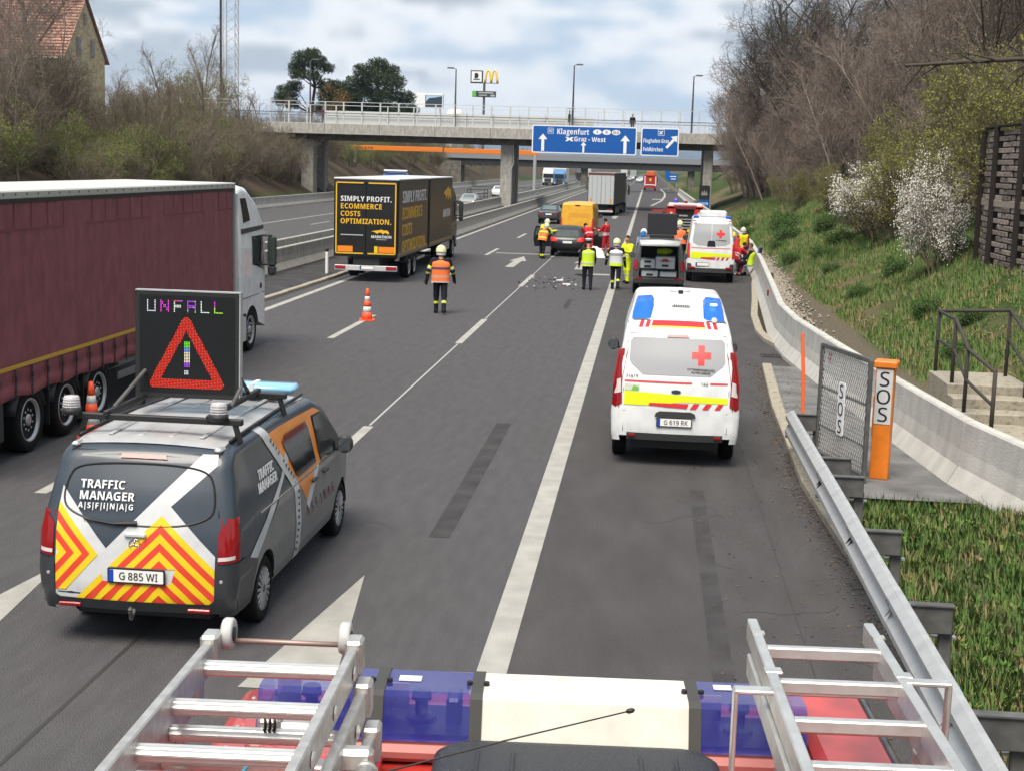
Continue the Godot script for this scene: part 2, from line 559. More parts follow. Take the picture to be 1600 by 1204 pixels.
func roads():
	# carriageway: lanes and hard shoulder
	var st = S()
	strip(st, 12.0, -900.0, -12.4, -1.1, 0.0)
	struct("road", st, M.asphalt)
	st = S()
	var edge := [[12.0, 2.75], [-14.6, 2.7], [-21.2, 2.48], [-28.0, 2.62], [-34.2, 2.9], [-34.25, 3.95], [-37.0, 3.9], [-38.2, 3.55], [-39.6, 3.35], [-41.7, 3.3], [-46, 3.45], [-52, 3.9], [-59.4, 4.4], [-66, 4.95], [-75, 5.2], [-143, 5.25], [-260, 5.2], [-900, 5.2]]
	for i in edge.size() - 1:
		quad(st, Vector3(-1.1, 0, edge[i][0]), Vector3(edge[i][1], 0, edge[i][0]), Vector3(edge[i + 1][1], 0, edge[i + 1][0]), Vector3(-1.1, 0, edge[i + 1][0]))
	struct("hard_shoulder", st, M.asphalt_shoulder)
	st = S()   # lay-by beside the median
	quad(st, Vector3(-14.9, -0.004, -38), Vector3(-12.38, -0.004, -38), Vector3(-12.38, -0.004, -76), Vector3(-14.9, -0.004, -76))
	struct("median_layby", st, M.asphalt_dark)
	st = S()
	strip(st, 12, -900, -16.35, -12.36, -0.012)
	struct("median_strip", st, M.asphalt_dark)
	st = S()
	strip(st, 12, -900, -34.6, -16.3, -0.004)
	struct("opposite_carriageway", st, M.asphalt_old)
	st = S()   # darker resurfaced and tyre-blackened lengths
	strip(st, -17.2, -25.3, -2.53, -2.27, 0.004)
	strip(st, -10.0, -20.6, 0.78, 0.98, 0.004)
	strip(st, -46.5, -50.0, -2.62, -2.45, 0.004)
	struct("road_patches", st, M.asphalt_dark)
	# painted markings
	var mk = S()
	strip(mk, 12.0, -300.0, -1.38, -1.1, 0.005)
	strip(mk, -38.0, -900.0, -11.55, -11.32, 0.005)
	strip(mk, 12.0, -38.0, -11.55, -11.32, 0.005)
	for k in 40:
		var z0 := -0.4 - 18.0 * k
		strip(mk, z0, z0 - 6.0, -4.78, -4.6, 0.005)
		strip(mk, z0, z0 - 6.0, -8.13, -7.95, 0.005)
	strip(mk, -74.3, -74.75, -7.75, -4.95, 0.005)
	strip(mk, -61.6, -62.3, -2.4, -1.5, 0.005)
	for a in [[-2.98, -15.4], [-6.42, -15.2], [-6.1, -72.4], [-2.98, -72.4], [-2.98, -138.0], [-6.2, -128.0]]:
		var x: float = a[0]
		var z: float = a[1]
		t3(mk, Vector3(x - 0.42, 0.005, z + 3.6), Vector3(x + 0.42, 0.005, z + 3.6), Vector3(x, 0.005, z))
		strip(mk, z + 7.9, z + 3.6, x - 0.19, x + 0.19, 0.005)
	var curve := [Vector2(0.4, -178), Vector2(1.8, -205), Vector2(2.7, -240), Vector2(3.0, -275), Vector2(2.6, -320), Vector2(5.0, -345)]
	for i in curve.size() - 1:
		var a: Vector2 = curve[i]
		var b: Vector2 = curve[i + 1]
		quad(mk, Vector3(a.x - 0.14, 0.005, a.y), Vector3(a.x + 0.2, 0.005, a.y), Vector3(b.x + 0.2, 0.005, b.y), Vector3(b.x - 0.14, 0.005, b.y))
	strip(mk, -214, -218, 0.6, 2.2, 0.005)
	# opposite carriageway
	strip(mk, 12.0, -900.0, -17.0, -16.82, 0.003)
	strip(mk, 12.0, -900.0, -26.6, -26.4, 0.003)
	for k in 40:
		strip(mk, -9 - 18.0 * k, -15 - 18.0 * k, -20.2, -20.03, 0.003)
		strip(mk, -9 - 18.0 * k, -15 - 18.0 * k, -23.4, -23.23, 0.003)
	struct("road_markings", mk, M.marking)
	var jt = S()   # sealed paving joint between the lanes
	for k in range(1, 40):
		strip(jt, -6.5 - 18.0 * k, -18.3 - 18.0 * k, -4.71, -4.67, 0.004)
	struct("paving_joint", jt, M.joint)
	jt = S()
	strip(jt, 2.0, -18.3, -4.715, -4.675, 0.004)
	strip(jt, -4.0, -30.0, 1.72, 1.735, 0.004)
	for c in 9:   # hairline cracks in the shoulder and lanes
		var p := Vector2(rng.randf_range(0.4, 2.2) if c < 6 else rng.randf_range(-4.0, -1.8), rng.randf_range(-24.0, -11.0))
		var a := rng.randf() * TAU
		for k in 9:
			a += rng.randf_range(-0.7, 0.7)
			var q := p + Vector2(cos(a) * 0.14, sin(a) * 0.14)
			var w := Vector2(-sin(a), cos(a)) * 0.0045
			quad(jt, Vector3(p.x - w.x, 0.003, p.y - w.y), Vector3(p.x + w.x, 0.003, p.y + w.y), Vector3(q.x + w.x, 0.003, q.y + w.y), Vector3(q.x - w.x, 0.003, q.y - w.y))
			p = q
	struct("paving_seam", jt, mat(lin(0.03, 0.03, 0.03), 0.7))
	# kerbs, stone by stone
	for line in [KERB, KERB2]:
		kerb(line)
	kerb([[-37.9, -14.3], [-40.5, -13.2], [-43.0, -12.45], [-46.0, -12.3], [-54.5, -12.2], [-72.0, -12.2]])
	# concrete pad of the emergency phone
	st = S()
	var pad := [[-20.3, 2.9], [-24.0, 2.75], [-28.0, 2.82], [-34.0, 3.05]]
	for i in pad.size() - 1:
		quad(st, Vector3(pad[i][1] - 0.1, 0.075, pad[i][0]), Vector3(4.95 - 0.085 * i * 3, 0.075, pad[i][0]), Vector3(4.95 - 0.085 * (i + 1) * 3, 0.075, pad[i + 1][0]), Vector3(pad[i + 1][1] - 0.1, 0.075, pad[i + 1][0]))
	strip(st, -34.0, -34.02, 2.95, 4.2, 0.075)
	quad(st, Vector3(2.95, -0.02, -34.02), Vector3(2.95, 0.075, -34.02), Vector3(4.2, 0.075, -34.02), Vector3(4.2, -0.02, -34.02))
	struct("pavement", st, M.pad)
	# strip of earth between second kerb and the wall
	st = S()
	var ev := [[-37.2, 3.9], [-39.6, 3.42], [-41.7, 3.36], [-46, 3.52], [-52, 3.97], [-59.4, 4.47], [-66, 5.02]]
	for i in ev.size() - 1:
		quad(st, Vector3(ev[i][1], 0.06, ev[i][0]), Vector3(4.0 + 0.05 * i * i, 0.06, ev[i][0]), Vector3(4.0 + 0.05 * (i + 1) * (i + 1), 0.06, ev[i + 1][0]), Vector3(ev[i + 1][1], 0.06, ev[i + 1][0]))
	struct("verge", st, tri(mat(lin(0.12, 0.1, 0.06), 1.0, 0, 0.2), M.fine, 0.7, M.bump, 1.5))

func kerb(line):   # [z, x] of the road edge
	var n := Node3D.new()
	n.name = numbered("kerb")
	n.set_meta("kind", "structure")
	add_child(n)
	for i in line.size() - 1:
		var a := Vector3(line[i][1], 0, line[i][0])
		var b := Vector3(line[i + 1][1], 0, line[i + 1][0])
		var k := maxi(1, int(round(a.distance_to(b) / 1.0)))
		for j in k:
			var p := a.lerp(b, j / float(k))
			var q := a.lerp(b, (j + 1.0) / k)
			var d := (q - p).normalized() * 0.006
			var st = S()
			var side := (q - p).normalized().cross(UPV) * 0.11
			var lift := UPV * (0.01 + 0.006 * sin(j * 2.1 + i))
			beam(st, p + d + side + lift, q - d + side + lift, 0.22, 0.2, 0.02)
			obj("kerbstone", st, M.concrete_kerb, n)

# ============ barriers
func jersey(a: Vector3, b: Vector3, h: float, m, called, label, group):
	var d := (b - a).normalized()
	var s := d.cross(UPV)
	var prof := [[0.3, 0.0], [0.3, 0.09], [0.24, 0.2], [0.15, 0.36], [0.115, 0.6], [0.095, h - 0.03], [0.07, h]]
	var rings := []
	var st = S()
	for e in [a + d * 0.012, b - d * 0.012]:
		var r := []
		for p in prof: r.append(e + s * p[0] + UPV * p[1])
		for k in prof.size(): r.append(e - s * prof[prof.size() - 1 - k][0] + UPV * prof[prof.size() - 1 - k][1])
		rings.append(r)
	skin(st, rings, true, false)
	for k in 2:   # end faces in level slices
		var r: Array = rings[k]
		var n: int = r.size()
		for i in prof.size() - 1:
			if k == 1: quad(st, r[i], r[i + 1], r[n - 2 - i], r[n - 1 - i])
			else: quad(st, r[n - 1 - i], r[n - 2 - i], r[i + 1], r[i])
	return tag(obj(called, st, m), label, "barrier", group)

func run(line, step, h, m, label, group, far_step = 0.0):   # line of Vector2(x, z)
	var pts := []
	for i in line.size() - 1:
		var a: Vector2 = line[i]
		var b: Vector2 = line[i + 1]
		var st: float = far_step if far_step > 0 and a.y < -90 else step
		var k := maxi(1, int(round(a.distance_to(b) / st)))
		for j in k: pts.append(a.lerp(b, j / float(k)))
	pts.append(line[-1])
	for i in pts.size() - 1:
		jersey(Vector3(pts[i].x, -0.01, pts[i].y), Vector3(pts[i + 1].x, -0.01, pts[i + 1].y), h, m, "concrete_barrier", label, group)

func barriers():
	var w := []
	for p in WALL: w.append(Vector2(p[0] + 0.03, p[1]))
	run(w, 6.0, 1.05, M.concrete_white, "pale concrete barrier segment along the foot of the grassy slope", "barrier segments below the slope", 9.0)
	run([Vector2(-14.9, -22), Vector2(-14.9, -69), Vector2(-12.1, -90), Vector2(-12.1, -420)], 6.0, 0.95, M.concrete, "grey concrete median barrier segment beside the lane with the stopped lorries", "median barrier segments on the lorry side", 8.0)
	run([Vector2(-15.95, -30), Vector2(-15.95, -420)], 8.0, 1.05, M.concrete, "grey concrete median barrier segment beside the open carriageway", "median barrier segments on the open carriageway", 10.0)
	run([Vector2(-34.4, -55), Vector2(-34.2, -340)], 9.0, 1.0, M.concrete, "concrete barrier segment below the brushy bank", "barrier segments below the brushy bank", 12.0)
	# reflectors on the right-hand wall
	for z in [-31.0, -47.0]:
		var x: float = lerps([[-75.7, 5.36], [-61.0, 4.78], [-47.5, 4.12], [-40.0, 3.74], [-36.0, 3.78], [-31.46, 4.09], [-25.8, 4.51]], z)
		var st = S()
		box(st, Vector3(x - 0.11, 0.72, z), Vector3(0.05, 0.2, 0.1), Transform3D(), 0.01)
		tag(obj("wall_reflector", st, M.lamp_red), "small dark red reflector on the pale concrete barrier", "reflector", "reflectors on the pale barrier")

# ============ bridges
func bridges():
	var b = thing("road_bridge", "grey concrete road bridge crossing the motorway behind the blue signs", "bridge", Vector3(-15, 0, -160))
	var st = S()
	box(st, Vector3(-6, 7.72, 0), Vector3(100, 1.0, 10.4))
	obj("deck", st, M.concrete, b)
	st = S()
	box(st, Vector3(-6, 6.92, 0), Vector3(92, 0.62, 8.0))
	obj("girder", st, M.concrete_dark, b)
	for k in 17:   # fascia panels
		st = S()
		box(st, Vector3(-53.0 + 6.0 * k, 7.74, 5.33), Vector3(5.97, 1.12, 0.26), Transform3D(), 0.02)
		obj("fascia_panel", st, M.concrete, b)
	for p in [[-22.2, 3.0, 1.35], [-22.2, -2.6, 1.35], [-0.35, 3.0, 1.3], [-0.35, -2.6, 1.3], [21.2, 3.0, 1.0], [21.2, -2.6, 1.0]]:
		st = S()
		box(st, Vector3(p[0], 3.2, p[1]), Vector3(p[2], 6.83, 1.9), Transform3D(), 0.08)
		obj("pier", st, M.concrete, b)
	st = S()
	tube(st, [Vector3(0.34, 6.6, 4.05), Vector3(0.42, 4.6, 4.05), Vector3(0.2, 4.0, 4.05), Vector3(0.2, 0.2, 4.05)], 0.08, 8)
	obj("drain_pipe", st, M.galv, b)
	for side in [[5.0, 0.0], [-5.0, 1.0]]:
		var r = thing("bridge_railing", ["metal railing with tall mesh frames on the near edge of the bridge", "metal railing with tall frames along the far edge of the bridge"][int(side[1])], "railing", Vector3(-15, 8.2, -160 + side[0]))
		var n := 48 if side[1] == 0 else 32
		var x0 := -54.0
		var x1 := 42.0
		var bal = S()
		for k in n + 1:
			var x := lerpf(x0, x1, k / float(n))
			st = S()
			var tall := (k % 1 == 0)
			box(st, Vector3(x, 1.2 if tall else 0.6, 0), Vector3(0.15 if side[1] == 0 else 0.1, 2.4 if tall else 1.2, 0.12))
			obj("post", st, M.rail_white, r)
			if side[1] == 0 and k < n:
				for i in 13:
					box(bal, Vector3(x + 2.0 * (i + 1) / 14.0, 0.62, 0), Vector3(0.022, 1.1, 0.022))
		st = S()
		box(st, Vector3(-6, 1.22, 0.02), Vector3(96, 0.07, 0.12))
		obj("handrail", st, M.galv_dark, r)
		st = S()
		box(st, Vector3(-6, 2.4, 0.0), Vector3(96, 0.06, 0.06))
		box(st, Vector3(-6, 0.1, 0.0), Vector3(96, 0.05, 0.05))
		obj("rail", st, M.rail_white, r)
		if side[1] == 0:
			obj("balusters", bal, M.galv, r).set_meta("kind", "stuff")
	st = S()
	box(st, Vector3(0, 0.9, 0), Vector3(31, 1.8, 0.12))
	tag(obj("noise_panel", st, mat(lin(0.5, 0.52, 0.53), 0.6)), "pale solid screen behind the bridge railing", "screen").position = Vector3(-22, 8.2, -165.25)
	# second, darker bridge
	b = thing("rail_bridge", "dark steel girder bridge further along the motorway", "bridge", Vector3(-10, 0, -280))
	st = S()
	box(st, Vector3(0, 4.75, 0), Vector3(64, 1.3, 5.0))
	obj("girder", st, M.steel_dark, b)
	st = S()
	box(st, Vector3(0, 5.9, 2.7), Vector3(64, 1.0, 0.3))
	obj("parapet", st, mat(lin(0.2, 0.21, 0.23), 0.7), b)
	for k in 30:
		st = S()
		box(st, Vector3(-31 + 2.14 * k, 4.85, 2.58), Vector3(0.16, 1.2, 0.16))
		obj("stiffener", st, M.steel_dark, b)
	for p in [-2.4, 18.0]:
		st = S()
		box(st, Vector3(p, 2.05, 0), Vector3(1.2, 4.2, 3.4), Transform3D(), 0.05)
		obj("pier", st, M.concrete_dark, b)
	st = S()
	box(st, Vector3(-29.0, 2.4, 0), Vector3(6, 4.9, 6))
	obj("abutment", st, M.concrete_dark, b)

# ============ signs over the road
func arrow_poly(x, y, s):
	return v2([x - 0.17 * s, y - 1.0 * s, x + 0.17 * s, y - 1.0 * s, x + 0.17 * s, y + 0.35 * s, x + 0.52 * s, y + 0.35 * s, x, y + 1.0 * s, x - 0.52 * s, y + 0.35 * s, x - 0.17 * s, y + 0.35 * s])

func board(node, w, h):
	var st = S()
	prism(st, rrect(w, h, 0.18), T(0, 0, 0.0), 0.12)
	obj("border", st, M.sign_white, node)
	st = S()
	prism(st, rrect(w - 0.24, h - 0.24, 0.12), T(0, 0, 0.012), 0.01)
	obj("panel", st, M.sign_blue, node)
	for x in [-w * 0.3, w * 0.3]:
		st = S()
		box(st, Vector3(x, 0.3, -0.72), Vector3(0.16, h * 0.7, 1.2))
		obj("bracket", st, M.galv_dark, node)

func pr(node, called, poly, m, z = 0.022):
	var st = S()
	prism(st, poly, T(0, 0, z), 0.008)
	return obj(called, st, m, node)

func signs():
	var s = thing("direction_sign", "wide blue motorway sign reading Klagenfurt and Graz - West", "road sign", Vector3(-6.95, 7.28, -153.3))
	board(s, 11.0, 2.9)
	for a in [[-4.35, -0.35, 0.9], [-0.05, -0.78, 0.58], [4.3, -0.35, 0.95]]:
		pr(s, "arrow", arrow_poly(a[0], a[1], a[2]), M.sign_white)
	letters(s, "lettering", "Klagenfurt", 0.56, T(-1.2, 0.8, 0.025), M.sign_white, true, 0.85)
	letters(s, "lettering", "Graz - West", 0.48, T(0.6, 0.06, 0.025), M.sign_white, true, 0.92)
	pr(s, "crossing_symbol", v2([-2.0, 0.26, -1.75, 0.26, -1.55, 0.14, -1.35, 0.26, -1.1, 0.26, -1.32, 0.05, -1.1, -0.18, -1.35, -0.18, -1.55, -0.04, -1.75, -0.18, -2.0, -0.18, -1.78, 0.05]), M.sign_white)
	pr(s, "number_box", rrect(0.62, 0.6, 0.08).map(func(p): return p + Vector2(-3.55, 0.85)), M.sign_white)
	pr(s, "number_field", rrect(0.54, 0.52, 0.06).map(func(p): return p + Vector2(-3.55, 0.85)), M.sign_blue, 0.028)
	letters(s, "lettering", "A2", 0.3, T(-3.55, 0.85, 0.032), M.sign_white, true, 0.8)
	var k := 0
	for word in ["I", "D", "SLO"]:
		var oval := []
		for i in 24: oval.append(Vector2(cos(TAU * i / 24) * 0.45 + 1.35 + 0.98 * k, sin(TAU * i / 24) * 0.27 + 0.85))
		pr(s, "oval", oval, M.sign_white)
		letters(s, "lettering", word, 0.24, T(1.35 + 0.98 * k, 0.85, 0.032), M.ink, true)
		k += 1
	s = thing("exit_sign", "smaller blue exit sign reading Flughafen Graz and Feldkirchen", "road sign", Vector3(0.97, 7.28, -153.3))
	board(s, 3.95, 2.9)
	letters(s, "lettering", "Flughafen Graz", 0.4, T(-1.74, 0.1, 0.025), M.sign_white, true, 0.66, 0)
	letters(s, "lettering", "Feldkirchen", 0.4, T(-1.74, -0.78, 0.025), M.sign_white, true, 0.66, 0)
	pr(s, "plane_box", rrect(0.68, 0.66, 0.06).map(func(p): return p + Vector2(0.1, 0.98)), M.sign_white)
	pr(s, "plane_field", rrect(0.6, 0.58, 0.04).map(func(p): return p + Vector2(0.1, 0.98)), M.sign_blue, 0.028)
	var plane := []
	for p in v2([0, 0.26, 0.05, 0.2, 0.05, 0.07, 0.25, -0.08, 0.25, -0.13, 0.05, -0.06, 0.04, -0.18, 0.1, -0.23, 0.1, -0.26, 0, -0.23, -0.1, -0.26, -0.1, -0.23, -0.04, -0.18, -0.05, -0.06, -0.25, -0.13, -0.25, -0.08, -0.05, 0.07, -0.05, 0.2]):
		plane.append(p.rotated(-0.8) + Vector2(0.1, 0.98))
	pr(s, "plane_symbol", plane, M.sign_white, 0.036)
	pr(s, "arrow", arrow_poly(0, 0, 0.85).map(func(p): return p.rotated(-0.72) + Vector2(1.25, 0.05)), M.sign_white)
	# concrete channel down the bank under the bridge
	var ch = S()
	beam(ch, Vector3(-44.5, 5.6, -170), Vector3(-35.6, 0.6, -163), 1.6, 0.5, 0.03)
	tag(obj("bank_channel", ch, M.concrete_dark), "dark concrete channel running down the bank under the bridge", "channel")
	# orange height beam across the other carriageway
	var g = thing("height_beam", "orange height limit beam on two grey posts beyond the bridge", "gantry", Vector3(-29.3, 0, -207))
	var st = S()
	box(st, Vector3(-6.9, 6.26, 0), Vector3(13.2, 0.66, 0.3), Transform3D(), 0.03)
	obj("beam", st, M.orange, g)
	st = S()
	box(st, Vector3(6.75, 6.2, 0), Vector3(13.6, 0.66, 0.3), Transform3D(), 0.03)
	obj("beam", st, M.orange, g)
	letters(g, "lettering", "Max. 4,2 m", 0.34, T(-11.6, 6.26, 0.155), M.ink, true)
	for x in [-13.0, 13.0]:
		st = S()
		tube(st, [Vector3(x, 0.3, 0), Vector3(x, 5.9, 0)], 0.24, 14)
		obj("post", st, M.galv, g)
		st = S()
		box(st, Vector3(x, 0.3, 0), Vector3(1.2, 0.7, 1.2), Transform3D(), 0.05)
		obj("footing", st, M.concrete, g)
	# far blue direction sign at the exit and number panel on the right-hand pier
	s = thing("exit_board", "small blue exit board on posts beside the far slip road", "road sign", Vector3(4.55, 0, -300))
	st = S()
	box(st, Vector3(0.3, 2.75, 0), Vector3(2.0, 1.5, 0.1))
	obj("panel", st, M.sign_blue, s)
	st = S()
	box(st, Vector3(-0.75, 3.55, -0.1), Vector3(1.0, 2.4, 0.1))
	obj("panel", st, M.sign_blue, s)
	for p in [[0.35, 2.95, 1.3], [0.45, 2.45, 1.0]]:
		st = S()
		box(st, Vector3(p[0], p[1], 0.06), Vector3(p[2], 0.16, 0.02))
		obj("text_line", st, M.sign_white, s)
	for x in [-0.5, 1.1]:
		st = S()
		tube(st, [Vector3(x, -0.1, -0.15), Vector3(x, 3.0, -0.15)], 0.06, 8)
		obj("post", st, M.galv, s)
	s = thing("pier_panel", "dark information panel with blue field on the slim bridge pier", "road sign", Vector3(5.95, 1.0, -156.0))
	st = S()
	box(st, Vector3(0, 1.15, 0), Vector3(1.1, 1.5, 0.12), Transform3D(), 0.02)
	obj("panel", st, M.black, s)
	st = S()
	box(st, Vector3(0, -0.05, 0), Vector3(1.1, 0.9, 0.12), Transform3D(), 0.02)
	obj("panel", st, M.sign_blue, s)
	letters(s, "lettering", "1079", 0.28, T(0, -0.05, 0.065), M.sign_white, true)
	pr(s, "lane_symbol", v2([-0.34, 1.0, -0.2, 1.35, -0.08, 1.05, 0.0, 1.5, 0.08, 1.05, 0.2, 1.35, 0.34, 1.0, 0.3, 0.85, -0.3, 0.85]), mat(lin(0.25, 0.25, 0.26), 0.5), 0.07)
	st = S()
	box(st, Vector3(0, 0.4, -0.33), Vector3(0.15, 2.9, 0.54))
	obj("bracket", st, M.galv_dark, s)

# ============ right-hand side: emergency phone, guard rail, stairs, fence
func right_side():
	# guard rail
	var g = thing("guard_rail", "galvanised steel guard rail with dark posts along the kerb", "guard rail", Vector3(2.46, 0, -8.0))
	var prof := [[-0.02, 0.31], [0.0, 0.34], [-0.075, 0.40], [-0.075, 0.46], [0.0, 0.53], [0.0, 0.57], [-0.075, 0.64], [-0.075, 0.70], [0.0, 0.765], [0.05, 0.775]]
	var lens := [[0.0, 2.6], [2.6, 5.3], [5.3, 8.0], [8.0, 11.0], [11.0, 15.3]]
	var i := 0
	for seg in lens:
		var rings := []
		var off := 0.004 * (i % 2)
		for z in [seg[0], seg[1] + 0.12]:
			var r := []
			for p in prof: r.append(Vector3(p[0] + off, p[1], -z))
			for k in prof.size():
				var q: Array = prof[prof.size() - 1 - k]
				r.append(Vector3(q[0] + 0.006 + off, q[1] - (0.008 if k == 0 else 0.0), -z))
			rings.append(r)
		var st = S()
		skin(st, rings, true, true)
		obj("rail_section", st, M.galv, g)
		st = S()
		for k in 2:
			for y in [0.37, 0.67]:
				lathe(st, Vector3(-0.04, y, -seg[1] + 0.1 * k), Vector3.LEFT, [[0.0, 0.012], [0.038, 0.012], [0.043, 0.006]], 8)
		obj("bolts", st, M.galv_dark, g)
		i += 1
	for z in [-10.26, -12.94, -15.64, -18.46, -19.66, -23.2]:
		var st = S()
		var lz: float = z + 8.0
		box(st, Vector3(0.25, 0.62, lz), Vector3(0.42, 0.26, 0.06), Transform3D(), 0.008)
		box(st, Vector3(0.25, 0.757, lz), Vector3(0.44, 0.014, 0.11))
		obj("spacer", st, M.galv_dark, g)
		st = S()
		box(st, Vector3(0.42, 0.24, lz - 0.075), Vector3(0.12, 0.64, 0.08), Transform3D(), 0.01)
		obj("post", st, M.galv_dark, g)
		st = S()
		box(st, Vector3(0.42, 0.42, lz - 0.13), Vector3(0.22, 0.02, 0.06))
		obj("strap", st, M.galv, g)
	# orange stake
	var st = S()
	tube(st, [Vector3(3.08, 0.0, -27.15), Vector3(3.05, 0.8, -27.15), Vector3(2.99, 1.62, -27.2)], 0.034, 10)
	tag(obj("marker_stake", st, mat(lin(0.8, 0.13, 0.03), 0.5)), "thin orange-red marker stake on the concrete pad", "stake")
	# mesh gate with SOS plate
	var a := Vector3(2.88, 0.075, -23.15)
	var b := Vector3(3.36, 0.075, -21.3)
	var d := (b - a).normalized()
	var nrm := UPV.cross(d).normalized() * -1.0   # towards the road and the camera
	if nrm.x > 0: nrm = -nrm
	var w := a.distance_to(b)
	var m = thing("mesh_gate", "grey expanded metal gate with a white SOS plate", "gate", a)
	m.transform.basis = Basis(d, UPV, d.cross(UPV))
	var front := -1.0 if (d.cross(UPV)).x > 0 else 1.0
	st = S()
	for p in [[0.0, 0.9], [w, 0.9]]:
		box(st, Vector3(p[0], 0.92, 0), Vector3(0.07, 1.84, 0.06), Transform3D(), 0.008)
	box(st, Vector3(w / 2, 1.82, 0), Vector3(w, 0.07, 0.05), Transform3D(), 0.008)
	box(st, Vector3(w / 2, 0.1, 0), Vector3(w, 0.06, 0.05), Transform3D(), 0.008)
	obj("frame", st, M.galv_dark, m)
	st = S()
	for y in [0.52, 1.15]:
		box(st, Vector3(w / 2, y, -front * 0.03), Vector3(w, 0.05, 0.03))
	obj("crossbar", st, M.galv_dark, m)
	st = S()
	var step := 0.075
	for sgn in [-1.0, 1.0]:
		var k := -int(1.75 / step) - 1
		while k * step < w + 1.75:
			# line x = k*step + sgn*(y-0.12)*0.55 clipped to the frame
			var y0 := 0.12
			var y1 := 1.8
			var pts := []
			for t in 43:
				var y := lerpf(y0, y1, t / 42.0)
				var x: float = k * step + sgn * (y - y0) * 0.55
				if x > 0.03 and x < w - 0.03: pts.append(Vector3(x, y, 0.004 * sgn))
			if pts.size() > 1: beam(st, pts[0], pts[-1], 0.008, 0.008, 0.0, Vector3(0, 0, 1))
			k += 1
	obj("mesh", st, M.galv, m).set_meta("kind", "stuff")
	st = S()
	var faceT := Transform3D(Basis(Vector3(front, 0, 0), UPV, Vector3(0, 0, front)), Vector3(w * 0.5, 0.95, 0.035 * front))
	prism(st, rrect(0.26, 0.82, 0.03), faceT, 0.012)
	obj("plate", st, M.sign_white, m)
	for k in 3:
		letters(m, "lettering", "SOS"[k], 0.21, faceT * T(0, 0.27 - 0.27 * k, 0.004), M.ink, false, 1.05)
	# SOS pillar
	var s = thing("emergency_phone", "orange emergency phone pillar with white SOS panel", "emergency phone", Vector3(3.66, 0.075, -21.75), -0.28)
	st = S()
	box(st, Vector3(0, 0.84, 0), Vector3(0.27, 1.68, 0.26), Transform3D(), 0.012)
	obj("body", st, M.orange, s)
	st = S()
	box(st, Vector3(0, 1.735, 0.0), Vector3(0.35, 0.11, 0.33), Transform3D(), 0.02)
	obj("cap", st, M.orange, s)
	st = S()
	box(st, Vector3(0, 1.255, 0.133), Vector3(0.24, 0.82, 0.008))
	obj("panel", st, mat(lin(0.5, 0.51, 0.53), 0.5), s)
	for k in 3:
		letters(s, "lettering", "SOS"[k], 0.22, T(0, 1.52 - 0.265 * k, 0.139), M.ink, false, 1.05)
	st = S()
	box(st, Vector3(-0.142, 0.95, 0.05), Vector3(0.012, 0.6, 0.12))
	obj("side_plate", st, mat(lin(0.4, 0.1, 0.02), 0.5), s)
	# concrete stairs behind the wall
	var sr = thing("stairs", "weathered concrete stairs behind the pale barrier", "stairs", Vector3(5.62, 0.0, -26.0))
	for q in [[-2.55, -0.75, 0.85], [-0.75, -0.2, 0.68], [-0.2, 0.35, 0.5], [0.35, 2.4, 0.33]]:
		st = S()
		box(st, Vector3(0.75, (q[2] - 0.3) / 2, (q[0] + q[1]) / 2), Vector3(1.5, q[2] + 0.3, q[1] - q[0] - 0.006), Transform3D(), 0.015)
		obj("step", st, M.concrete_kerb, sr)
	var hr = thing("stair_railing", "rusty grey tube railing beside the concrete stairs", "railing", Vector3(5.62, 0, -26.0))
	var tm = tri(mat(lin(0.1, 0.085, 0.075), 0.8, 0.2), M.fine, 1.0)
	for x in [0.1, 1.35]:
		var top: Array = [Vector3(x, 2.02, -2.45), Vector3(x, 2.02, -0.9), Vector3(x, 1.62, 0.25), Vector3(x, 1.5, 2.3)]
		if x > 1: top = [Vector3(x, 2.12, -2.1), Vector3(x, 1.78, -0.6), Vector3(x, 1.45, 1.0), Vector3(x, 1.4, 2.3)]
		st = S(true)
		tube(st, top, 0.033, 8)
		obj("handrail", st, tm, hr)
		st = S(true)
		tube(st, top.map(func(p): return p - Vector3(0, 0.55, 0)), 0.028, 8)
		obj("rail", st, tm, hr)
		for p in top:
			st = S(true)
			tube(st, [Vector3(p.x, 0.3 if p.z > 0.3 else 0.8 if p.z < -0.7 else 0.5, p.z), p], 0.036, 8)
			obj("post", st, tm, hr)
	st = S(true)
	tube(st, [Vector3(0.1, 2.02, -2.45), Vector3(1.35, 2.12, -2.1)], 0.033, 8)
	obj("handrail", st, tm, hr)
	# woven timber noise fence on the slope
	var f = thing("timber_fence", "tall weathered woven timber fence on the slope", "fence", Vector3(10.05, 1.6, -45.0))
	var fp := [Vector3(0.05, 0, -0.2), Vector3(-0.1, 0, 2.0), Vector3(0.0, 0, 4.6), Vector3(0.25, 0, 7.6)]
	var plank_meshes := []
	for k in 4:
		st = S()
		box(st, Vector3.ZERO, Vector3(0.62, 0.135, 0.05), Transform3D(), 0.012)
		plank_meshes.append(mesh_of(st))
	var shades := []
	for v in [0.62, 0.9, 1.0, 1.2]:
		var pm = M.wood_grey.duplicate()
		pm.albedo_color = lin(0.42 * v, 0.4 * v, 0.375 * v)
		shades.append(pm)
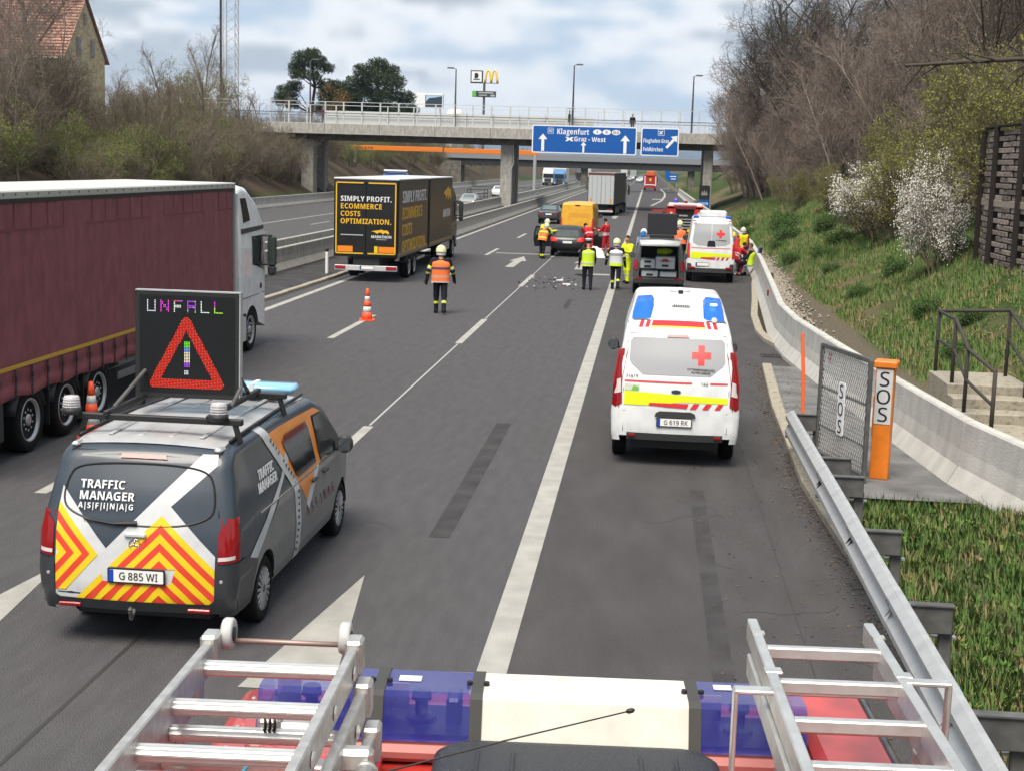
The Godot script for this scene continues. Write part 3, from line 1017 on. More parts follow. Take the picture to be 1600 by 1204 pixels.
	for k in 3:
		var p: Vector3 = fp[k]
		var q: Vector3 = fp[k + 1]
		var dd := (q - p).normalized()
		var L := p.distance_to(q)
		var bs := Basis(dd, UPV, dd.cross(UPV))
		var rise := (0.0 if k == 0 else 0.0)
		var n := maxi(2, int(L / 0.66))
		for r in 26:
			if r == 13: continue
			for c in n + 1:
				var x: float = (c - (0.5 if r % 2 else 0.0)) * L / n
				var half := 0.5
				if x < 0.0 or x + L / n > L + 0.001:
					continue
				var o := MeshInstance3D.new()
				o.name = "plank"
				o.mesh = plank_meshes[(r + c) % 4]
				o.material_override = shades[(r * 7 + c * 3 + k + (r * c) % 3) % 4]
				f.add_child(o, true)
				o.transform = Transform3D(bs * Basis(Vector3(0, 0, 1), 0.012 * sin(r * 3.1 + c)), p + dd * (x + L / n * 0.5) + UPV * (0.12 + 0.166 * r + rise) + bs.z * (0.02 * (1 if (r + c) % 2 else -1)))
				o.scale = Vector3(L / n / 0.68, 1, 1)
		st = S()
		box(st, (p + q) / 2 + UPV * 2.15, Vector3(0.001, 0.001, 0.001))
		beam(st, p + UPV * 2.28, q + UPV * 2.28, 0.07, 0.2, 0.01)
		obj("beam", st, mat(lin(0.27, 0.23, 0.185), 0.9), f)
		st = S()
		beam(st, p + UPV * 4.47, q + UPV * 4.47, 0.16, 0.07, 0.01)
		obj("cap_rail", st, M.wood_dark, f)
		st = S()
		beam(st, p - bs.z * 0.1, q - bs.z * 0.1, 0.02, 0.2)
		box(st, Vector3.ZERO, Vector3(L, 4.3, 0.02), Transform3D(bs, (p + q) / 2 + UPV * 2.2 - bs.z * 0.075))
		obj("backing", st, M.wood_dark, f)
	for k in 4:
		st = S()
		box(st, fp[k] + Vector3(-0.07, 2.1, 0), Vector3(0.14, 4.75, 0.14), Transform3D(), 0.02)
		obj("post", st, M.wood_dark, f)

# ============ things on and beyond the bridge
func lamp_post(x, top, z, base, label, arm):
	var p = thing("street_lamp", label, "street lamp", Vector3(x, base, z))
	var st = S(true)
	tube(st, [Vector3.ZERO, Vector3(0, (top - base) * 0.98, 0), Vector3(arm * 0.35, top - base, 0)], [0.13, 0.07, 0.05], 8)
	obj("pole", st, M.galv_dark, p)
	st = S()
	box(st, Vector3(arm * 0.62, top - base - 0.02, 0), Vector3(0.75, 0.16, 0.3), Transform3D(), 0.04)
	obj("lamp_head", st, M.galv_dark, p)
	return p

func far_things():
	lamp_post(-8.86, 15.8, -164.6, 8.2, "tall grey street lamp rising behind the blue Klagenfurt sign", 1.0)
	lamp_post(4.5, 14.9, -164.6, 8.2, "slim street lamp at the wooded end of the bridge", 1.0)
	lamp_post(-22.2, 15.1, -164.6, 8.2, "curved street lamp beside the fuel sign tower", -1.0)
	lamp_post(-39.75, 15.9, -168, 7.0, "street lamp in front of the dark pines", 1.0)
	# traffic camera on a short mast
	var c = thing("camera_mast", "short mast with a camera and solar panel behind the railing", "camera mast", Vector3(-9.15, 8.2, -163.6))
	var st = S()
	tube(st, [Vector3.ZERO, Vector3(0, 2.5, 0)], 0.06, 8)
	obj("pole", st, M.galv_dark, c)
	st = S()
	box(st, Vector3(0, 1.6, 0.1), Vector3(0.3, 0.9, 0.25))
	obj("cabinet", st, M.black, c)
	st = S()
	box(st, Vector3(0.15, 2.7, 0), Vector3(0.9, 0.07, 0.5), T(0, 0, 0, 0, 0, 0) * Transform3D(Basis(Vector3(0, 0, 1), 0.0), Vector3.ZERO))
	obj("panel", st, M.black, c)
	# sign tower of the service area
	var t = thing("sign_tower", "tall sign tower with a fuel pump box and yellow double arch", "sign", Vector3(-38.0, 0, -330))
	st = S()
	tube(st, [Vector3(0, 0, 0), Vector3(0, 22.4, 0)], 0.28, 10)
	obj("pole", st, M.galv_dark, t)
	st = S()
	box(st, Vector3(-1.75, 23.8, 0), Vector3(2.8, 2.8, 0.7), Transform3D(), 0.08)
	obj("sign_box", st, mat(lin(0.03, 0.03, 0.035), 0.5), t)
	st = S()
	box(st, Vector3(-1.75, 23.8, 0.36), Vector3(2.3, 2.3, 0.05))
	obj("sign_face", st, M.sign_white, t)
	st = S()
	for q in [[-1.85, 23.95, 0.75, 1.0], [-1.85, 24.35, 0.5, 0.5], [-1.42, 24.1, 0.12, 0.7], [-1.75, 23.2, 1.5, 0.18]]:
		box(st, Vector3(q[0], q[1], 0.4), Vector3(q[2], q[3], 0.05 + 0.01 * q[2]))
	obj("pump_symbol", st, M.ink, t)
	st = S(true)
	for k in 2:
		var pts := []
		for i in 15:
			var u := -1.0 + i / 7.0
			pts.append(Vector3(0.85 + k * 1.42 + u * 0.72, 22.5 + 2.7 * (1.0 - pow(absf(u), 2.6)), 0.0))
		tube(st, pts, [0.28, 0.25, 0.22, 0.2, 0.19, 0.18, 0.18, 0.18, 0.18, 0.18, 0.19, 0.2, 0.22, 0.25, 0.28], 8)
	obj("arches", st, mat(lin(0.8, 0.52, 0.02), 0.4), t)
	st = S()
	box(st, Vector3(0.05, 22.42, 0), Vector3(6.4, 0.14, 0.3))
	obj("crossbar", st, M.galv_dark, t)
	st = S()
	box(st, Vector3(0.05, 19.95, 0.3), Vector3(5.4, 1.35, 0.4), Transform3D(), 0.05)
	obj("price_board", st, mat(lin(0.04, 0.045, 0.05), 0.5), t)
	st = S()
	box(st, Vector3(-2.2, 19.95, 0.52), Vector3(0.8, 1.25, 0.05))
	obj("green_field", st, mat(lin(0.1, 0.45, 0.03), 0.5), t)
	for q in [[0.5, 20.25, 3.4, 0.26], [-0.2, 19.7, 1.8, 0.2], [2.0, 19.65, 0.9, 0.4]]:
		st = S()
		box(st, Vector3(q[0], q[1], 0.52), Vector3(q[2], q[3], 0.05))
		obj("text_line", st, mat(lin(0.4, 0.42, 0.42), 0.5), t)
	# billboard on the service area
	t = thing("billboard", "white framed billboard with a dark picture beyond the bridge", "billboard", Vector3(-46.2, 0, -300))
	st = S()
	for x in [-2.5, 2.5]: tube(st, [Vector3(x, 0, -0.5), Vector3(x, 15.6, -0.5)], 0.2, 8)
	obj("posts", st, M.galv_dark, t)
	st = S()
	box(st, Vector3(0, 16.95, -0.9), Vector3(6.2, 2.9, 1.8), Transform3D(), 0.05)
	obj("box", st, M.sign_white, t)
	st = S()
	box(st, Vector3(1.2, 16.9, 0.02), Vector3(3.5, 2.4, 0.06))
	obj("picture", st, mat(lin(0.02, 0.04, 0.06), 0.5), t)
	st = S()
	prism(st, v2([-0.4, 16.8, 0.3, 17.5, 1.4, 17.6, 2.9, 17.9, 2.9, 18.05, -0.4, 18.05]), T(0, 0, 0.06), 0.01)
	obj("picture_sky", st, mat(lin(0.35, 0.5, 0.65), 0.5), t)
	st = S(true)
	var dome := []
	for i in 9: dome.append([1.6 * sin(i / 8.0 * PI / 2), 1.9 * cos(i / 8.0 * PI / 2)])
	lathe(st, Vector3(-40.5, 14.0, -300), UPV, [[-14.0, 1.9]] + dome, 18)
	tag(obj("white_dome", st, mat(lin(0.6, 0.6, 0.58), 0.6)), "small white rounded roof beyond the bridge railing", "building")
	# lattice mast
	t = thing("lattice_mast", "slim steel lattice mast on the wooded bank", "mast", Vector3(-58.6, 6.8, -200))
	for k in 4:
		var x := 0.85 * (1 if k & 1 else -1)
		var z := 0.85 * (1 if k & 2 else -1)
		st = S()
		beam(st, Vector3(x, 0, z), Vector3(x, 32, z), 0.1, 0.1)
		obj("leg", st, M.galv, t)
	st = S()
	for i in 24:
		var y := i * 1.33
		for k in 4:
			var p := [Vector3(-0.85, 0, -0.85), Vector3(0.85, 0, -0.85), Vector3(0.85, 0, 0.85), Vector3(-0.85, 0, 0.85)]
			beam(st, p[k] + UPV * y, p[(k + 1) % 4] + UPV * (y + 1.33), 0.05, 0.05)
	obj("lattice", st, M.galv, t)
	st = S()
	tube(st, [Vector3(-1.15, 0, 0.9), Vector3(-1.15, 32, 0.9)], 0.16, 8)
	obj("cable_duct", st, M.steel_dark, t)
	# house on the bank
	t = thing("house", "old yellow house with a large red tiled roof above the brushy bank", "house", Vector3(-48.7, 6.5, -118))
	var yel = tri(mat(lin(0.62, 0.53, 0.34), 0.95), color_grain(0.02, [Color(0.82, 0.8, 0.75), Color(0.94, 0.92, 0.88), Color(1, 1, 1)], 256, 6, 3), 0.25)
	st = S()
	box(st, Vector3(-13, 3.0, -4.5), Vector3(26, 6.2, 9))
	prism(st, v2([0, 6.1, 9, 6.1, 4.5, 11.0]), Transform3D(Basis(Vector3(0, 0, -1), UPV, Vector3(1, 0, 0)), Vector3(0, 0, 0)), 0.3)
	obj("wall", st, yel, t)
	var rm = tri(mat(lin(0.4, 0.25, 0.205), 0.9), color_grain(0.05, [Color(0.84, 0.8, 0.78), Color(1, 0.96, 0.94), Color(0.9, 0.87, 0.86)], 256, 4, 5), 0.25)
	st = S()
	quad(st, Vector3(-27, 5.75, 0.6), Vector3(0.25, 5.75, 0.6), Vector3(0.25, 11.2, -4.5), Vector3(-27, 11.2, -4.5))
	quad(st, Vector3(0.25, 5.75, -9.6), Vector3(-27, 5.75, -9.6), Vector3(-27, 11.2, -4.5), Vector3(0.25, 11.2, -4.5))
	var roof = obj("roof", st, rm, t)
	for r in 20:   # tile courses
		st = S()
		var k := r / 20.0
		box(st, Vector3(-13.4, 5.82 + 5.42 * k, 0.6 - 5.1 * k), Vector3(27.2, 0.05, 0.1))
		obj("tile_course", st, rm, roof)
	st = S()
	box(st, Vector3(-13.4, 5.68, 0.68), Vector3(27.2, 0.14, 0.16))
	obj("gutter", st, mat(lin(0.5, 0.48, 0.45), 0.6), t)
	for q in [[-3.0, 6.9], [-6.0, 6.9], [-4.5, 9.3]]:
		st = S()
		box(st, Vector3(0.06, q[1], q[0]), Vector3(0.1, 1.5 if q[1] < 9 else 0.9, 0.85 if q[1] < 9 else 0.6))
		var wf = obj("window", st, mat(lin(0.3, 0.27, 0.22), 0.8), t)
		st = S()
		box(st, Vector3(0.12, q[1], q[0]), Vector3(0.03, 1.3 if q[1] < 9 else 0.7, 0.65 if q[1] < 9 else 0.4))
		obj("pane", st, M.glass, wf)

# ============ vegetation
class Buf:
	var V := PackedVector3Array()
	var N := PackedVector3Array()
	var I := PackedInt32Array()
	func twig(pts: Array, r0: float, r1: float, sides := 3):
		var n := pts.size()
		var base := V.size()
		for i in n:
			var d: Vector3 = (pts[mini(i + 1, n - 1)] - pts[maxi(i - 1, 0)]).normalized()
			var x := d.cross(Vector3(0.31, 0.2, 0.93)).normalized()
			var y := d.cross(x)
			var r := lerpf(r0, r1, i / float(n - 1))
			for k in sides:
				var a := TAU * k / sides
				var o := x * cos(a) + y * sin(a)
				V.append(pts[i] + o * r)
				N.append(o)
		for i in n - 1:
			for k in sides:
				var a := base + i * sides + k
				var b := base + i * sides + (k + 1) % sides
				I.append_array(PackedInt32Array([a, b + sides, b, a, a + sides, b + sides]))
	func leaf(p: Vector3, u: Vector3, w: Vector3):
		var b := V.size()
		var nn := u.cross(w).normalized()
		var mid := nn * w.length() * 0.25
		V.append_array(PackedVector3Array([p, p + u * 0.5 + w + mid, p + u, p + u * 0.5 - w + mid]))
		for k in 4: N.append(nn)
		I.append_array(PackedInt32Array([b, b + 1, b + 2, b, b + 2, b + 3]))
	func mesh():
		var a := []
		a.resize(Mesh.ARRAY_MAX)
		a[Mesh.ARRAY_VERTEX] = V
		a[Mesh.ARRAY_NORMAL] = N
		a[Mesh.ARRAY_INDEX] = I
		var m := ArrayMesh.new()
		m.add_surface_from_arrays(Mesh.PRIMITIVE_TRIANGLES, a)
		return m

func rv() -> Vector3:
	return Vector3(rng.randf_range(-1, 1), rng.randf_range(-1, 1), rng.randf_range(-1, 1))

# one limb with everything that grows from it; levels[k] = [children, length share, radius share, spread, up pull]
func limb(bufs: Array, tips: Array, p: Vector3, d: Vector3, length: float, r: float, k: int, levels: Array, wob := 0.14):
	var n := 4 if k < 2 else 3
	var pts := [p]
	var dirs := [d]
	for i in n - 1:
		d = (d + rv() * wob + UPV * levels[k][4] * 0.3).normalized()
		pts.append(pts[-1] + d * length / (n - 1))
		dirs.append(d)
	bufs[mini(k, bufs.size() - 1)].twig(pts, r, r * 0.45, 6 if k == 0 else 4 if k == 1 else 3)
	if k + 1 >= levels.size():
		tips.append([pts[-1], d])
		tips.append([pts[1], d])
		return
	var c: int = levels[k + 1][0]
	for i in c:
		var t: float = lerpf(levels[k][5] if levels[k].size() > 5 else 0.25, 1.0, (i + rng.randf()) / c)
		var f := t * (n - 1)
		var j := mini(int(f), n - 2)
		var q: Vector3 = pts[j].lerp(pts[j + 1], f - j)
		var dd: Vector3 = dirs[j + 1]
		var side := dd.cross(rv()).normalized()
		var nd: Vector3 = (dd * (1.0 - levels[k + 1][3]) + side * levels[k + 1][3] + UPV * levels[k + 1][4]).normalized()
		limb(bufs, tips, q, nd, length * levels[k + 1][1] * lerpf(1.15, 0.65, t) * rng.randf_range(0.75, 1.2), maxf(r * levels[k + 1][2] * lerpf(1.0, 0.6, t), 0.0095), k + 1, levels, wob * 1.15)

func bare_tree(called, label, group, h, r, levels, bark, leaves = null, leaf_size = 0.06, per_tip = 3, stems = 1, spread = 0.0, leaf_from = -9.0):
	var o = thing(called, label, "tree" if stems == 1 else "bush", Vector3.ZERO, 0.0, group)
	var bufs := [Buf.new(), Buf.new()] if stems == 1 else [Buf.new(), Buf.new()]
	var tips := []
	for s in stems:
		var d := UPV
		var p := Vector3(0, -0.15, 0)
		if stems > 1:
			var a := rng.randf() * TAU
			var q := sqrt(rng.randf())
			d = (UPV + Vector3(cos(a), 0, sin(a)) * q * spread).normalized()
			p += Vector3(cos(a), 0, sin(a)) * q * h * 0.16
		limb(bufs, tips, p, d, h * (1.0 if stems == 1 else rng.randf_range(0.6, 1.0)), r, 0, levels)
	obj("trunk" if stems == 1 else "stems", bufs[0].mesh(), bark, o)
	if bufs[1].V.size():
		obj("crown" if stems == 1 else "twigs", bufs[1].mesh(), bark, o)
	if leaves:
		var lb := Buf.new()
		for t in tips:
			if t[0].y < leaf_from * rng.randf_range(0.6, 1.4): continue
			for i in per_tip:
				var u: Vector3 = (t[1] * 0.5 + rv()).normalized() * leaf_size * rng.randf_range(0.6, 1.3)
				lb.leaf(t[0] + rv() * leaf_size * 2.2, u, u.cross(rv()).normalized() * leaf_size * 0.32)
		obj("foliage", lb.mesh(), leaves, o)
	return o

func bark_mat(r, g, b):
	return tri(mat(lin(r, g, b), 0.95, 0, 0.2), M.fine, 0.6)

func leaf_mat(r, g, b):
	var m = mat(lin(r, g, b), 0.7, 0, 0.3)
	m.backlight_enabled = true
	m.backlight = lin(r * 0.7, g * 0.7, b * 0.5)
	return m

func scatter(proto, spots, label = ""):   # spots: [x, z, scale]; the first uses the model itself
	var first := true
	for s in spots:
		var at := Vector3(s[0], height(s[0], s[1]) - 0.05, s[1])
		var k: float = s[2]
		var sc := Vector3(k, k * rng.randf_range(0.9, 1.12), k)
		if first:
			proto.position = at
			proto.rotation.y = rng.randf() * TAU
			proto.scale = sc
			first = false
		else:
			copy(proto, at, rng.randf() * TAU, label, sc)

func vegetation():
	var brown = bark_mat(0.35, 0.295, 0.22)
	var red_brown = bark_mat(0.44, 0.36, 0.31)
	var grey_brown = bark_mat(0.3, 0.26, 0.2)
	var dark = bark_mat(0.15, 0.13, 0.11)
	var L_big := [[0, 0, 0, 0, 0.1, 0.3], [13, 0.52, 0.45, 0.62, 0.18], [9, 0.5, 0.42, 0.6, 0.12], [7, 0.5, 0.5, 0.6, 0.1], [4, 0.55, 0.6, 0.6, 0.05]]
	var L_twig := [[0, 0, 0, 0, 0.1, 0.12], [11, 0.4, 0.5, 0.45, 0.25], [8, 0.5, 0.55, 0.5, 0.15], [6, 0.55, 0.7, 0.55, 0.1]]
	var L_thin := [[0, 0, 0, 0, 0.1, 0.2], [16, 0.36, 0.4, 0.5, 0.3], [8, 0.5, 0.45, 0.55, 0.15], [5, 0.5, 0.6, 0.6, 0.1]]
	var L_bush := [[0, 0, 0, 0, 0.05, 0.15], [9, 0.42, 0.5, 0.55, 0.15], [7, 0.5, 0.55, 0.6, 0.08], [3, 0.5, 0.7, 0.6, 0.05]]
	# models
	var oak = bare_tree("bare_tree", "tall bare dark-limbed tree on the wooded slope above the bridge end", "bare trees on the wooded slope", 13.0, 0.24, L_big, dark)
	var oak2 = bare_tree("bare_tree", "bare reddish-brown tree in the thick wood on the slope", "reddish bare trees on the wooded slope", 10.0, 0.1, L_big, red_brown)
	var twiggy = bare_tree("twiggy_tree", "fine-twigged brown bush-like tree in the thick wood", "fine-twigged trees of the wood", 7.0, 0.05, L_twig, red_brown, null, 0, 0, 6, 0.45)
	var birch = bare_tree("bare_tree", "slim bare tree rising from the brush on the bank", "slim bare trees on the brushy bank", 8.5, 0.11, L_thin, brown)
	var thicket = bare_tree("brush_bush", "leafless brown brush on the bank behind the red lorry", "leafless brown brush on the bank", 4.6, 0.035, L_bush, brown, null, 0, 0, 16, 0.8)
	var thicket2 = bare_tree("brush_bush", "leafless reddish brush on the wooded slope", "leafless reddish brush on the wooded slope", 5.0, 0.035, L_bush, red_brown, null, 0, 0, 16, 0.7)
	var budding = bare_tree("budding_bush", "brush with small fresh green leaves on the brushy bank", "budding bushes on the brushy bank", 3.8, 0.03, L_bush, grey_brown, leaf_mat(0.14, 0.17, 0.04), 0.08, 2, 12, 0.8)
	var budding2 = bare_tree("budding_bush", "yellow-green budding bush at the edge of the wooded slope", "budding bushes on the wooded slope", 4.2, 0.03, L_bush, grey_brown, leaf_mat(0.18, 0.18, 0.045), 0.075, 2, 12, 0.6)
	var blossom = bare_tree("blossom_bush", "white flowering blackthorn spreading over the slope", "", 3.6, 0.035, L_bush, dark, mat(lin(0.75, 0.73, 0.67), 0.8), 0.065, 4, 14, 0.95, 1.7)
	var blossom2 = bare_tree("blossom_bush", "white flowering bush against the timber fence", "", 3.4, 0.03, L_bush, brown, mat(lin(0.75, 0.73, 0.67), 0.8), 0.06, 3, 12, 0.5, 0.5)
	var green = bare_tree("green_bush", "low leafy green bush on the open slope", "low green bushes on the open slope", 0.8, 0.012, [[0, 0, 0, 0, 0, 0.1], [8, 0.55, 0.6, 0.7, 0.1], [6, 0.6, 0.7, 0.6, 0.1]], brown, leaf_mat(0.05, 0.1, 0.025), 0.075, 4, 12, 0.9)
	# left bank
	var spots := []
	for i in 72:
		var z := -38.0 - 118.0 * pow((i + rng.randf()) / 72.0, 0.9)
		spots.append([-36.6 - rng.randf() * 9.0, z, rng.randf_range(0.75, 1.3)])
	scatter(thicket, spots)
	spots = []
	for i in 44:
		spots.append([-36.4 - rng.randf() * 9.0, -50.0 - 100.0 * (i + rng.randf()) / 44.0, rng.randf_range(0.6, 1.25)])
	scatter(budding, spots)
	spots = []
	for i in 34:
		spots.append([-37.5 - rng.randf() * 9.0, -48.0 - 112.0 * (i + rng.randf()) / 34.0, rng.randf_range(0.6, 1.0)])
	spots.append([-36.2, -118, 0.72]); spots.append([-50, -160, 1.1]); spots.append([-55, -185, 1.0]); spots.append([-53, -170, 1.15])
	scatter(birch, spots)
	copy(oak, Vector3(-47.0, height(-47, -108), -108), 1.0, "bare spreading tree beside the yellow house gable", Vector3.ONE * 0.95)
	for q in [[-41.5, -92, 0.8], [-45.0, -100, 0.85], [-38.5, -86, 0.8], [-43.0, -104, 0.9], [-40.0, -80, 0.7], [-44.5, -94, 0.9], [-46.5, -103, 1.0], [-42.0, -88, 0.85]]:
		copy(oak2, Vector3(q[0], height(q[0], q[1]), q[1]), q[1], "tall bare tree screening the red-roofed house", Vector3.ONE * q[2]).set_meta("group", "bare trees screening the house")
	var hedge = copy(budding, Vector3(-60, height(-60, -190), -190), 2.0, "pale green rounded tree at the foot of the lattice mast", Vector3(2.0, 2.4, 2.0))
	hedge.set_meta("group", "")
	# right slope
	spots = []
	for p in [[12.0, -138, 1.0], [11.2, -150, 1.05], [11.0, -143, 1.0], [11.4, -133, 1.1], [12.0, -126, 1.15], [10.6, -158, 0.9], [13.5, -122, 1.0], [13.5, -105, 1.0], [16, -128, 1.1], [18, -90, 1.0], [19, -108, 1.1], [16.5, -75, 0.95], [21, -70, 1.0], [20, -58, 0.9], [24, -84, 1.1], [13.0, -58, 0.7]]: spots.append(p)
	scatter(oak, spots)
	spots = []
	for i in 44:
		var z := -62.0 - 110.0 * (i + rng.randf()) / 44.0
		spots.append([11.5 + (z + 172.0) * 0.02 + rng.randf() * 13.0, z, rng.randf_range(0.75, 1.1)])
	scatter(oak2, spots)
	spots = []
	for i in 62:
		var z := -66.0 - 120.0 * (i + rng.randf()) / 62.0
		spots.append([lerpf(13.0, 9.8, (-66.0 - z) / 120.0) + rng.randf() * 9.0, z, rng.randf_range(0.7, 1.25)])
	for i in 14: spots.append([13.0 + rng.randf() * 8.0, -40.0 - rng.randf() * 26.0, rng.randf_range(0.9, 1.3)])
	scatter(thicket2, spots)
	spots = []
	for i in 46:
		var z := -70.0 - 92.0 * (i + rng.randf()) / 46.0
		spots.append([lerpf(14.0, 10.0, clampf((-70.0 - z) / 75.0, 0, 1)) + rng.randf() * 7.0, z, rng.randf_range(0.85, 1.35)])
	for p in [[10.8, -141, 1.5], [11.0, -147, 1.6], [11.2, -136, 1.6], [10.6, -152, 1.4], [11.6, -128, 1.6], [17, -62, 1.5], [19, -55, 1.6], [15, -68, 1.4], [18, -48, 1.5], [22, -62, 1.7], [21, -80, 1.6], [13.5, -95, 1.5], [16, -85, 1.6]]: spots.append(p)
	scatter(twiggy, spots)
	spots = []
	for p in [[10.6, -62, 0.9], [12.8, -58, 1.2], [12.0, -51, 1.25], [13.2, -47, 1.3], [11.6, -70, 1.0], [12.5, -75, 0.9], [10.8, -88, 0.7], [9.9, -100, 0.62], [11.5, -46.5, 1.1], [14.5, -42, 1.5], [15.5, -52, 1.6], [16.0, -46, 1.8], [13.0, -66, 1.0]]: spots.append(p)
	scatter(budding2, spots)
	blossom.position = Vector3(10.4, height(10.4, -66) - 0.05, -66)
	blossom.scale = Vector3(1.0, 0.95, 1.0)
	copy(blossom, Vector3(10.6, height(10.6, -70) - 0.05, -70), 1.7, "white flowering blackthorn lower down, arching over the grass", Vector3(0.8, 0.7, 0.8))
	blossom2.position = Vector3(9.4, height(9.4, -47.0) - 0.1, -47.0)
	blossom2.scale = Vector3(0.75, 1.1, 0.75)
	spots = []
	for p in [[7.9, -82, 1.1], [8.3, -86, 1.2], [7.2, -79, 0.8], [8.6, -93, 1.3], [7.0, -70, 0.7], [8.0, -66, 0.9], [7.6, -60, 0.6], [9.2, -70, 1.0], [9.6, -78, 1.1], [7.9, -41, 0.7], [8.3, -37, 0.6], [7.4, -50, 0.7], [8.9, -52, 0.8], [7.3, -34, 0.55], [7.0, -100, 0.8], [7.4, -108, 0.9], [10.2, -49.5, 0.9]]: spots.append(p)
	scatter(green, spots)
	# the limb that reaches across from a tree outside the view
	var o = thing("leaning_tree", "dark tree stretching one long bare limb over the fence", "tree", Vector3(13.6, height(13.6, -42), -42))
	var b0 := Buf.new()
	var b1 := Buf.new()
	var tips := []
	b0.twig([Vector3(0, -0.2, 0), Vector3(0.1, 2.5, 0), Vector3(-0.2, 4.6, 0)], 0.26, 0.16, 8)
	limb([b0, b1], tips, Vector3(-0.2, 4.4, 0), Vector3(-1, 0.05, 0), 6.4, 0.1, 0, [[0, 0, 0, 0, 0.02, 0.1], [12, 0.28, 0.4, 0.5, 0.0], [6, 0.5, 0.5, 0.5, 0.0]], 0.24)
	obj("trunk", b0.mesh(), dark, o)
	obj("crown", b1.mesh(), dark, o)
	pines()
	behind_bridge(thicket, budding)
	grasses()

func behind_bridge(thicket, budding):   # banks seen under the bridges
	for i in 26:
		var z := -172.0 - 150.0 * (i + rng.randf()) / 26.0
		copy(thicket, Vector3(-39.0 - rng.randf() * 8.0, height(-42, z), z), rng.randf() * TAU, "leafless brown brush seen under the bridge", Vector3.ONE * rng.randf_range(0.9, 1.5)).set_meta("group", "leafless brush seen under the bridge")
	for i in 12:
		var z := -190.0 - 250.0 * (i + rng.randf()) / 12.0
		copy(budding, Vector3(-38.5 - rng.randf() * 6.0, height(-41, z), z), rng.randf() * TAU, "green-tinged brush on the far bank under the bridge", Vector3.ONE * rng.randf_range(0.8, 1.4)).set_meta("group", "green-tinged brush under the bridge")

func pine(label, h, blobs, trunk_pts):
	var o = thing("pine_tree", label, "tree")
	var b := Buf.new()
	b.twig(trunk_pts, 0.32, 0.1, 8)
	var nb := Buf.new()
	for q in blobs:   # centre, radius
		var c: Vector3 = q[0]
		var base: Vector3 = trunk_pts[0]
		for p in trunk_pts:
			if p.y < c.y - 0.3: base = p
		b.twig([base, base.lerp(c, 0.5) + rv() * 0.2, c], 0.11, 0.04, 5)
		for i in int(190 * q[1] * q[1]):
			var d := rv().normalized() * pow(rng.randf(), 0.45)
			var p := c + d * Vector3(q[1], q[1] * 0.62, q[1])
			for k in 3:
				var u := (rv() + d * 0.5 + UPV * 0.2).normalized() * 0.34
				nb.leaf(p + rv() * 0.12, u, u.cross(rv()).normalized() * 0.055)
	obj("trunk", b.mesh(), bark_mat(0.09, 0.06, 0.045), o)
	obj("crown", nb.mesh(), leaf_mat(0.03, 0.048, 0.022), o)
	return o

func pines():
	var z := -230.0
	var bl := []
	rng.seed = 41
	for q in [[-0.6, 12.6, 1.7], [1.2, 12.0, 1.6], [-2.0, 11.2, 1.4], [2.6, 11.2, 1.1], [0.3, 13.4, 1.2], [-3.6, 7.2, 1.7], [-2.4, 8.2, 1.2], [2.6, 8.4, 1.5], [-4.6, 6.0, 1.3], [3.6, 7.0, 1.2], [-1.5, 10.0, 1.2], [0.8, 9.9, 1.2], [-3.0, 5.4, 1.1]]:
		bl.append([Vector3(q[0], q[1], rng.randf_range(-1.5, 1.5)), q[2] * 1.2])
	pine("tall open-crowned dark pine behind the bridge", 14.0, bl, [Vector3(0, -1, 0), Vector3(0.4, 4, 0), Vector3(0.9, 8, 0), Vector3(0.4, 12, 0), Vector3(-0.2, 13.4, 0)]).position = Vector3(-54.6, 7.6, z)
	bl = []
	for q in [[0, 8.2, 2.0], [-1.8, 6.8, 2.0], [1.6, 7.2, 1.8], [0.2, 5.4, 2.2], [2.6, 5.4, 1.6], [-2.6, 4.8, 1.7]]:
		bl.append([Vector3(q[0], q[1], rng.randf_range(-1, 1)), q[2]])
	pine("shorter dark pine between the two tall pines", 9.0, bl, [Vector3(0, -1, 0), Vector3(0, 4, 0), Vector3(0.1, 8.5, 0)]).position = Vector3(-50.2, 7.6, z - 2)
	bl = []
	for q in [[0, 11.6, 1.8], [-1.8, 10.4, 1.9], [1.7, 10.6, 1.9], [-3.2, 8.6, 2.1], [3.0, 8.8, 2.0], [0, 9.2, 2.2], [-4.6, 6.4, 2.0], [4.2, 6.6, 1.9], [-1.6, 7.0, 2.2], [1.6, 6.8, 2.2], [-5.2, 4.6, 1.7], [4.9, 4.6, 1.8], [0, 4.8, 2.3], [-2.8, 4.4, 2.0], [2.8, 4.4, 2.0]]:
		bl.append([Vector3(q[0], q[1], rng.randf_range(-1.8, 1.8)), q[2]])
	pine("broad dense dark pine behind the bridge", 12.0, bl, [Vector3(0, -1, 0), Vector3(0.2, 5, 0), Vector3(0, 11.5, 0)]).position = Vector3(-43.6, 7.9, z)
	var t = bare_tree("rusty_tree", "low rusty-brown leafy tree below the dark pines", "", 5.0, 0.14, [[0, 0, 0, 0, 0.1, 0.2], [10, 0.5, 0.45, 0.6, 0.2], [7, 0.5, 0.5, 0.6, 0.1], [4, 0.5, 0.6, 0.6, 0.1]], bark_mat(0.1, 0.08, 0.06), leaf_mat(0.14, 0.085, 0.03), 0.16, 3)
	t.position = Vector3(-48.6, 7.6, -222)
	t.scale = Vector3.ONE * 1.35

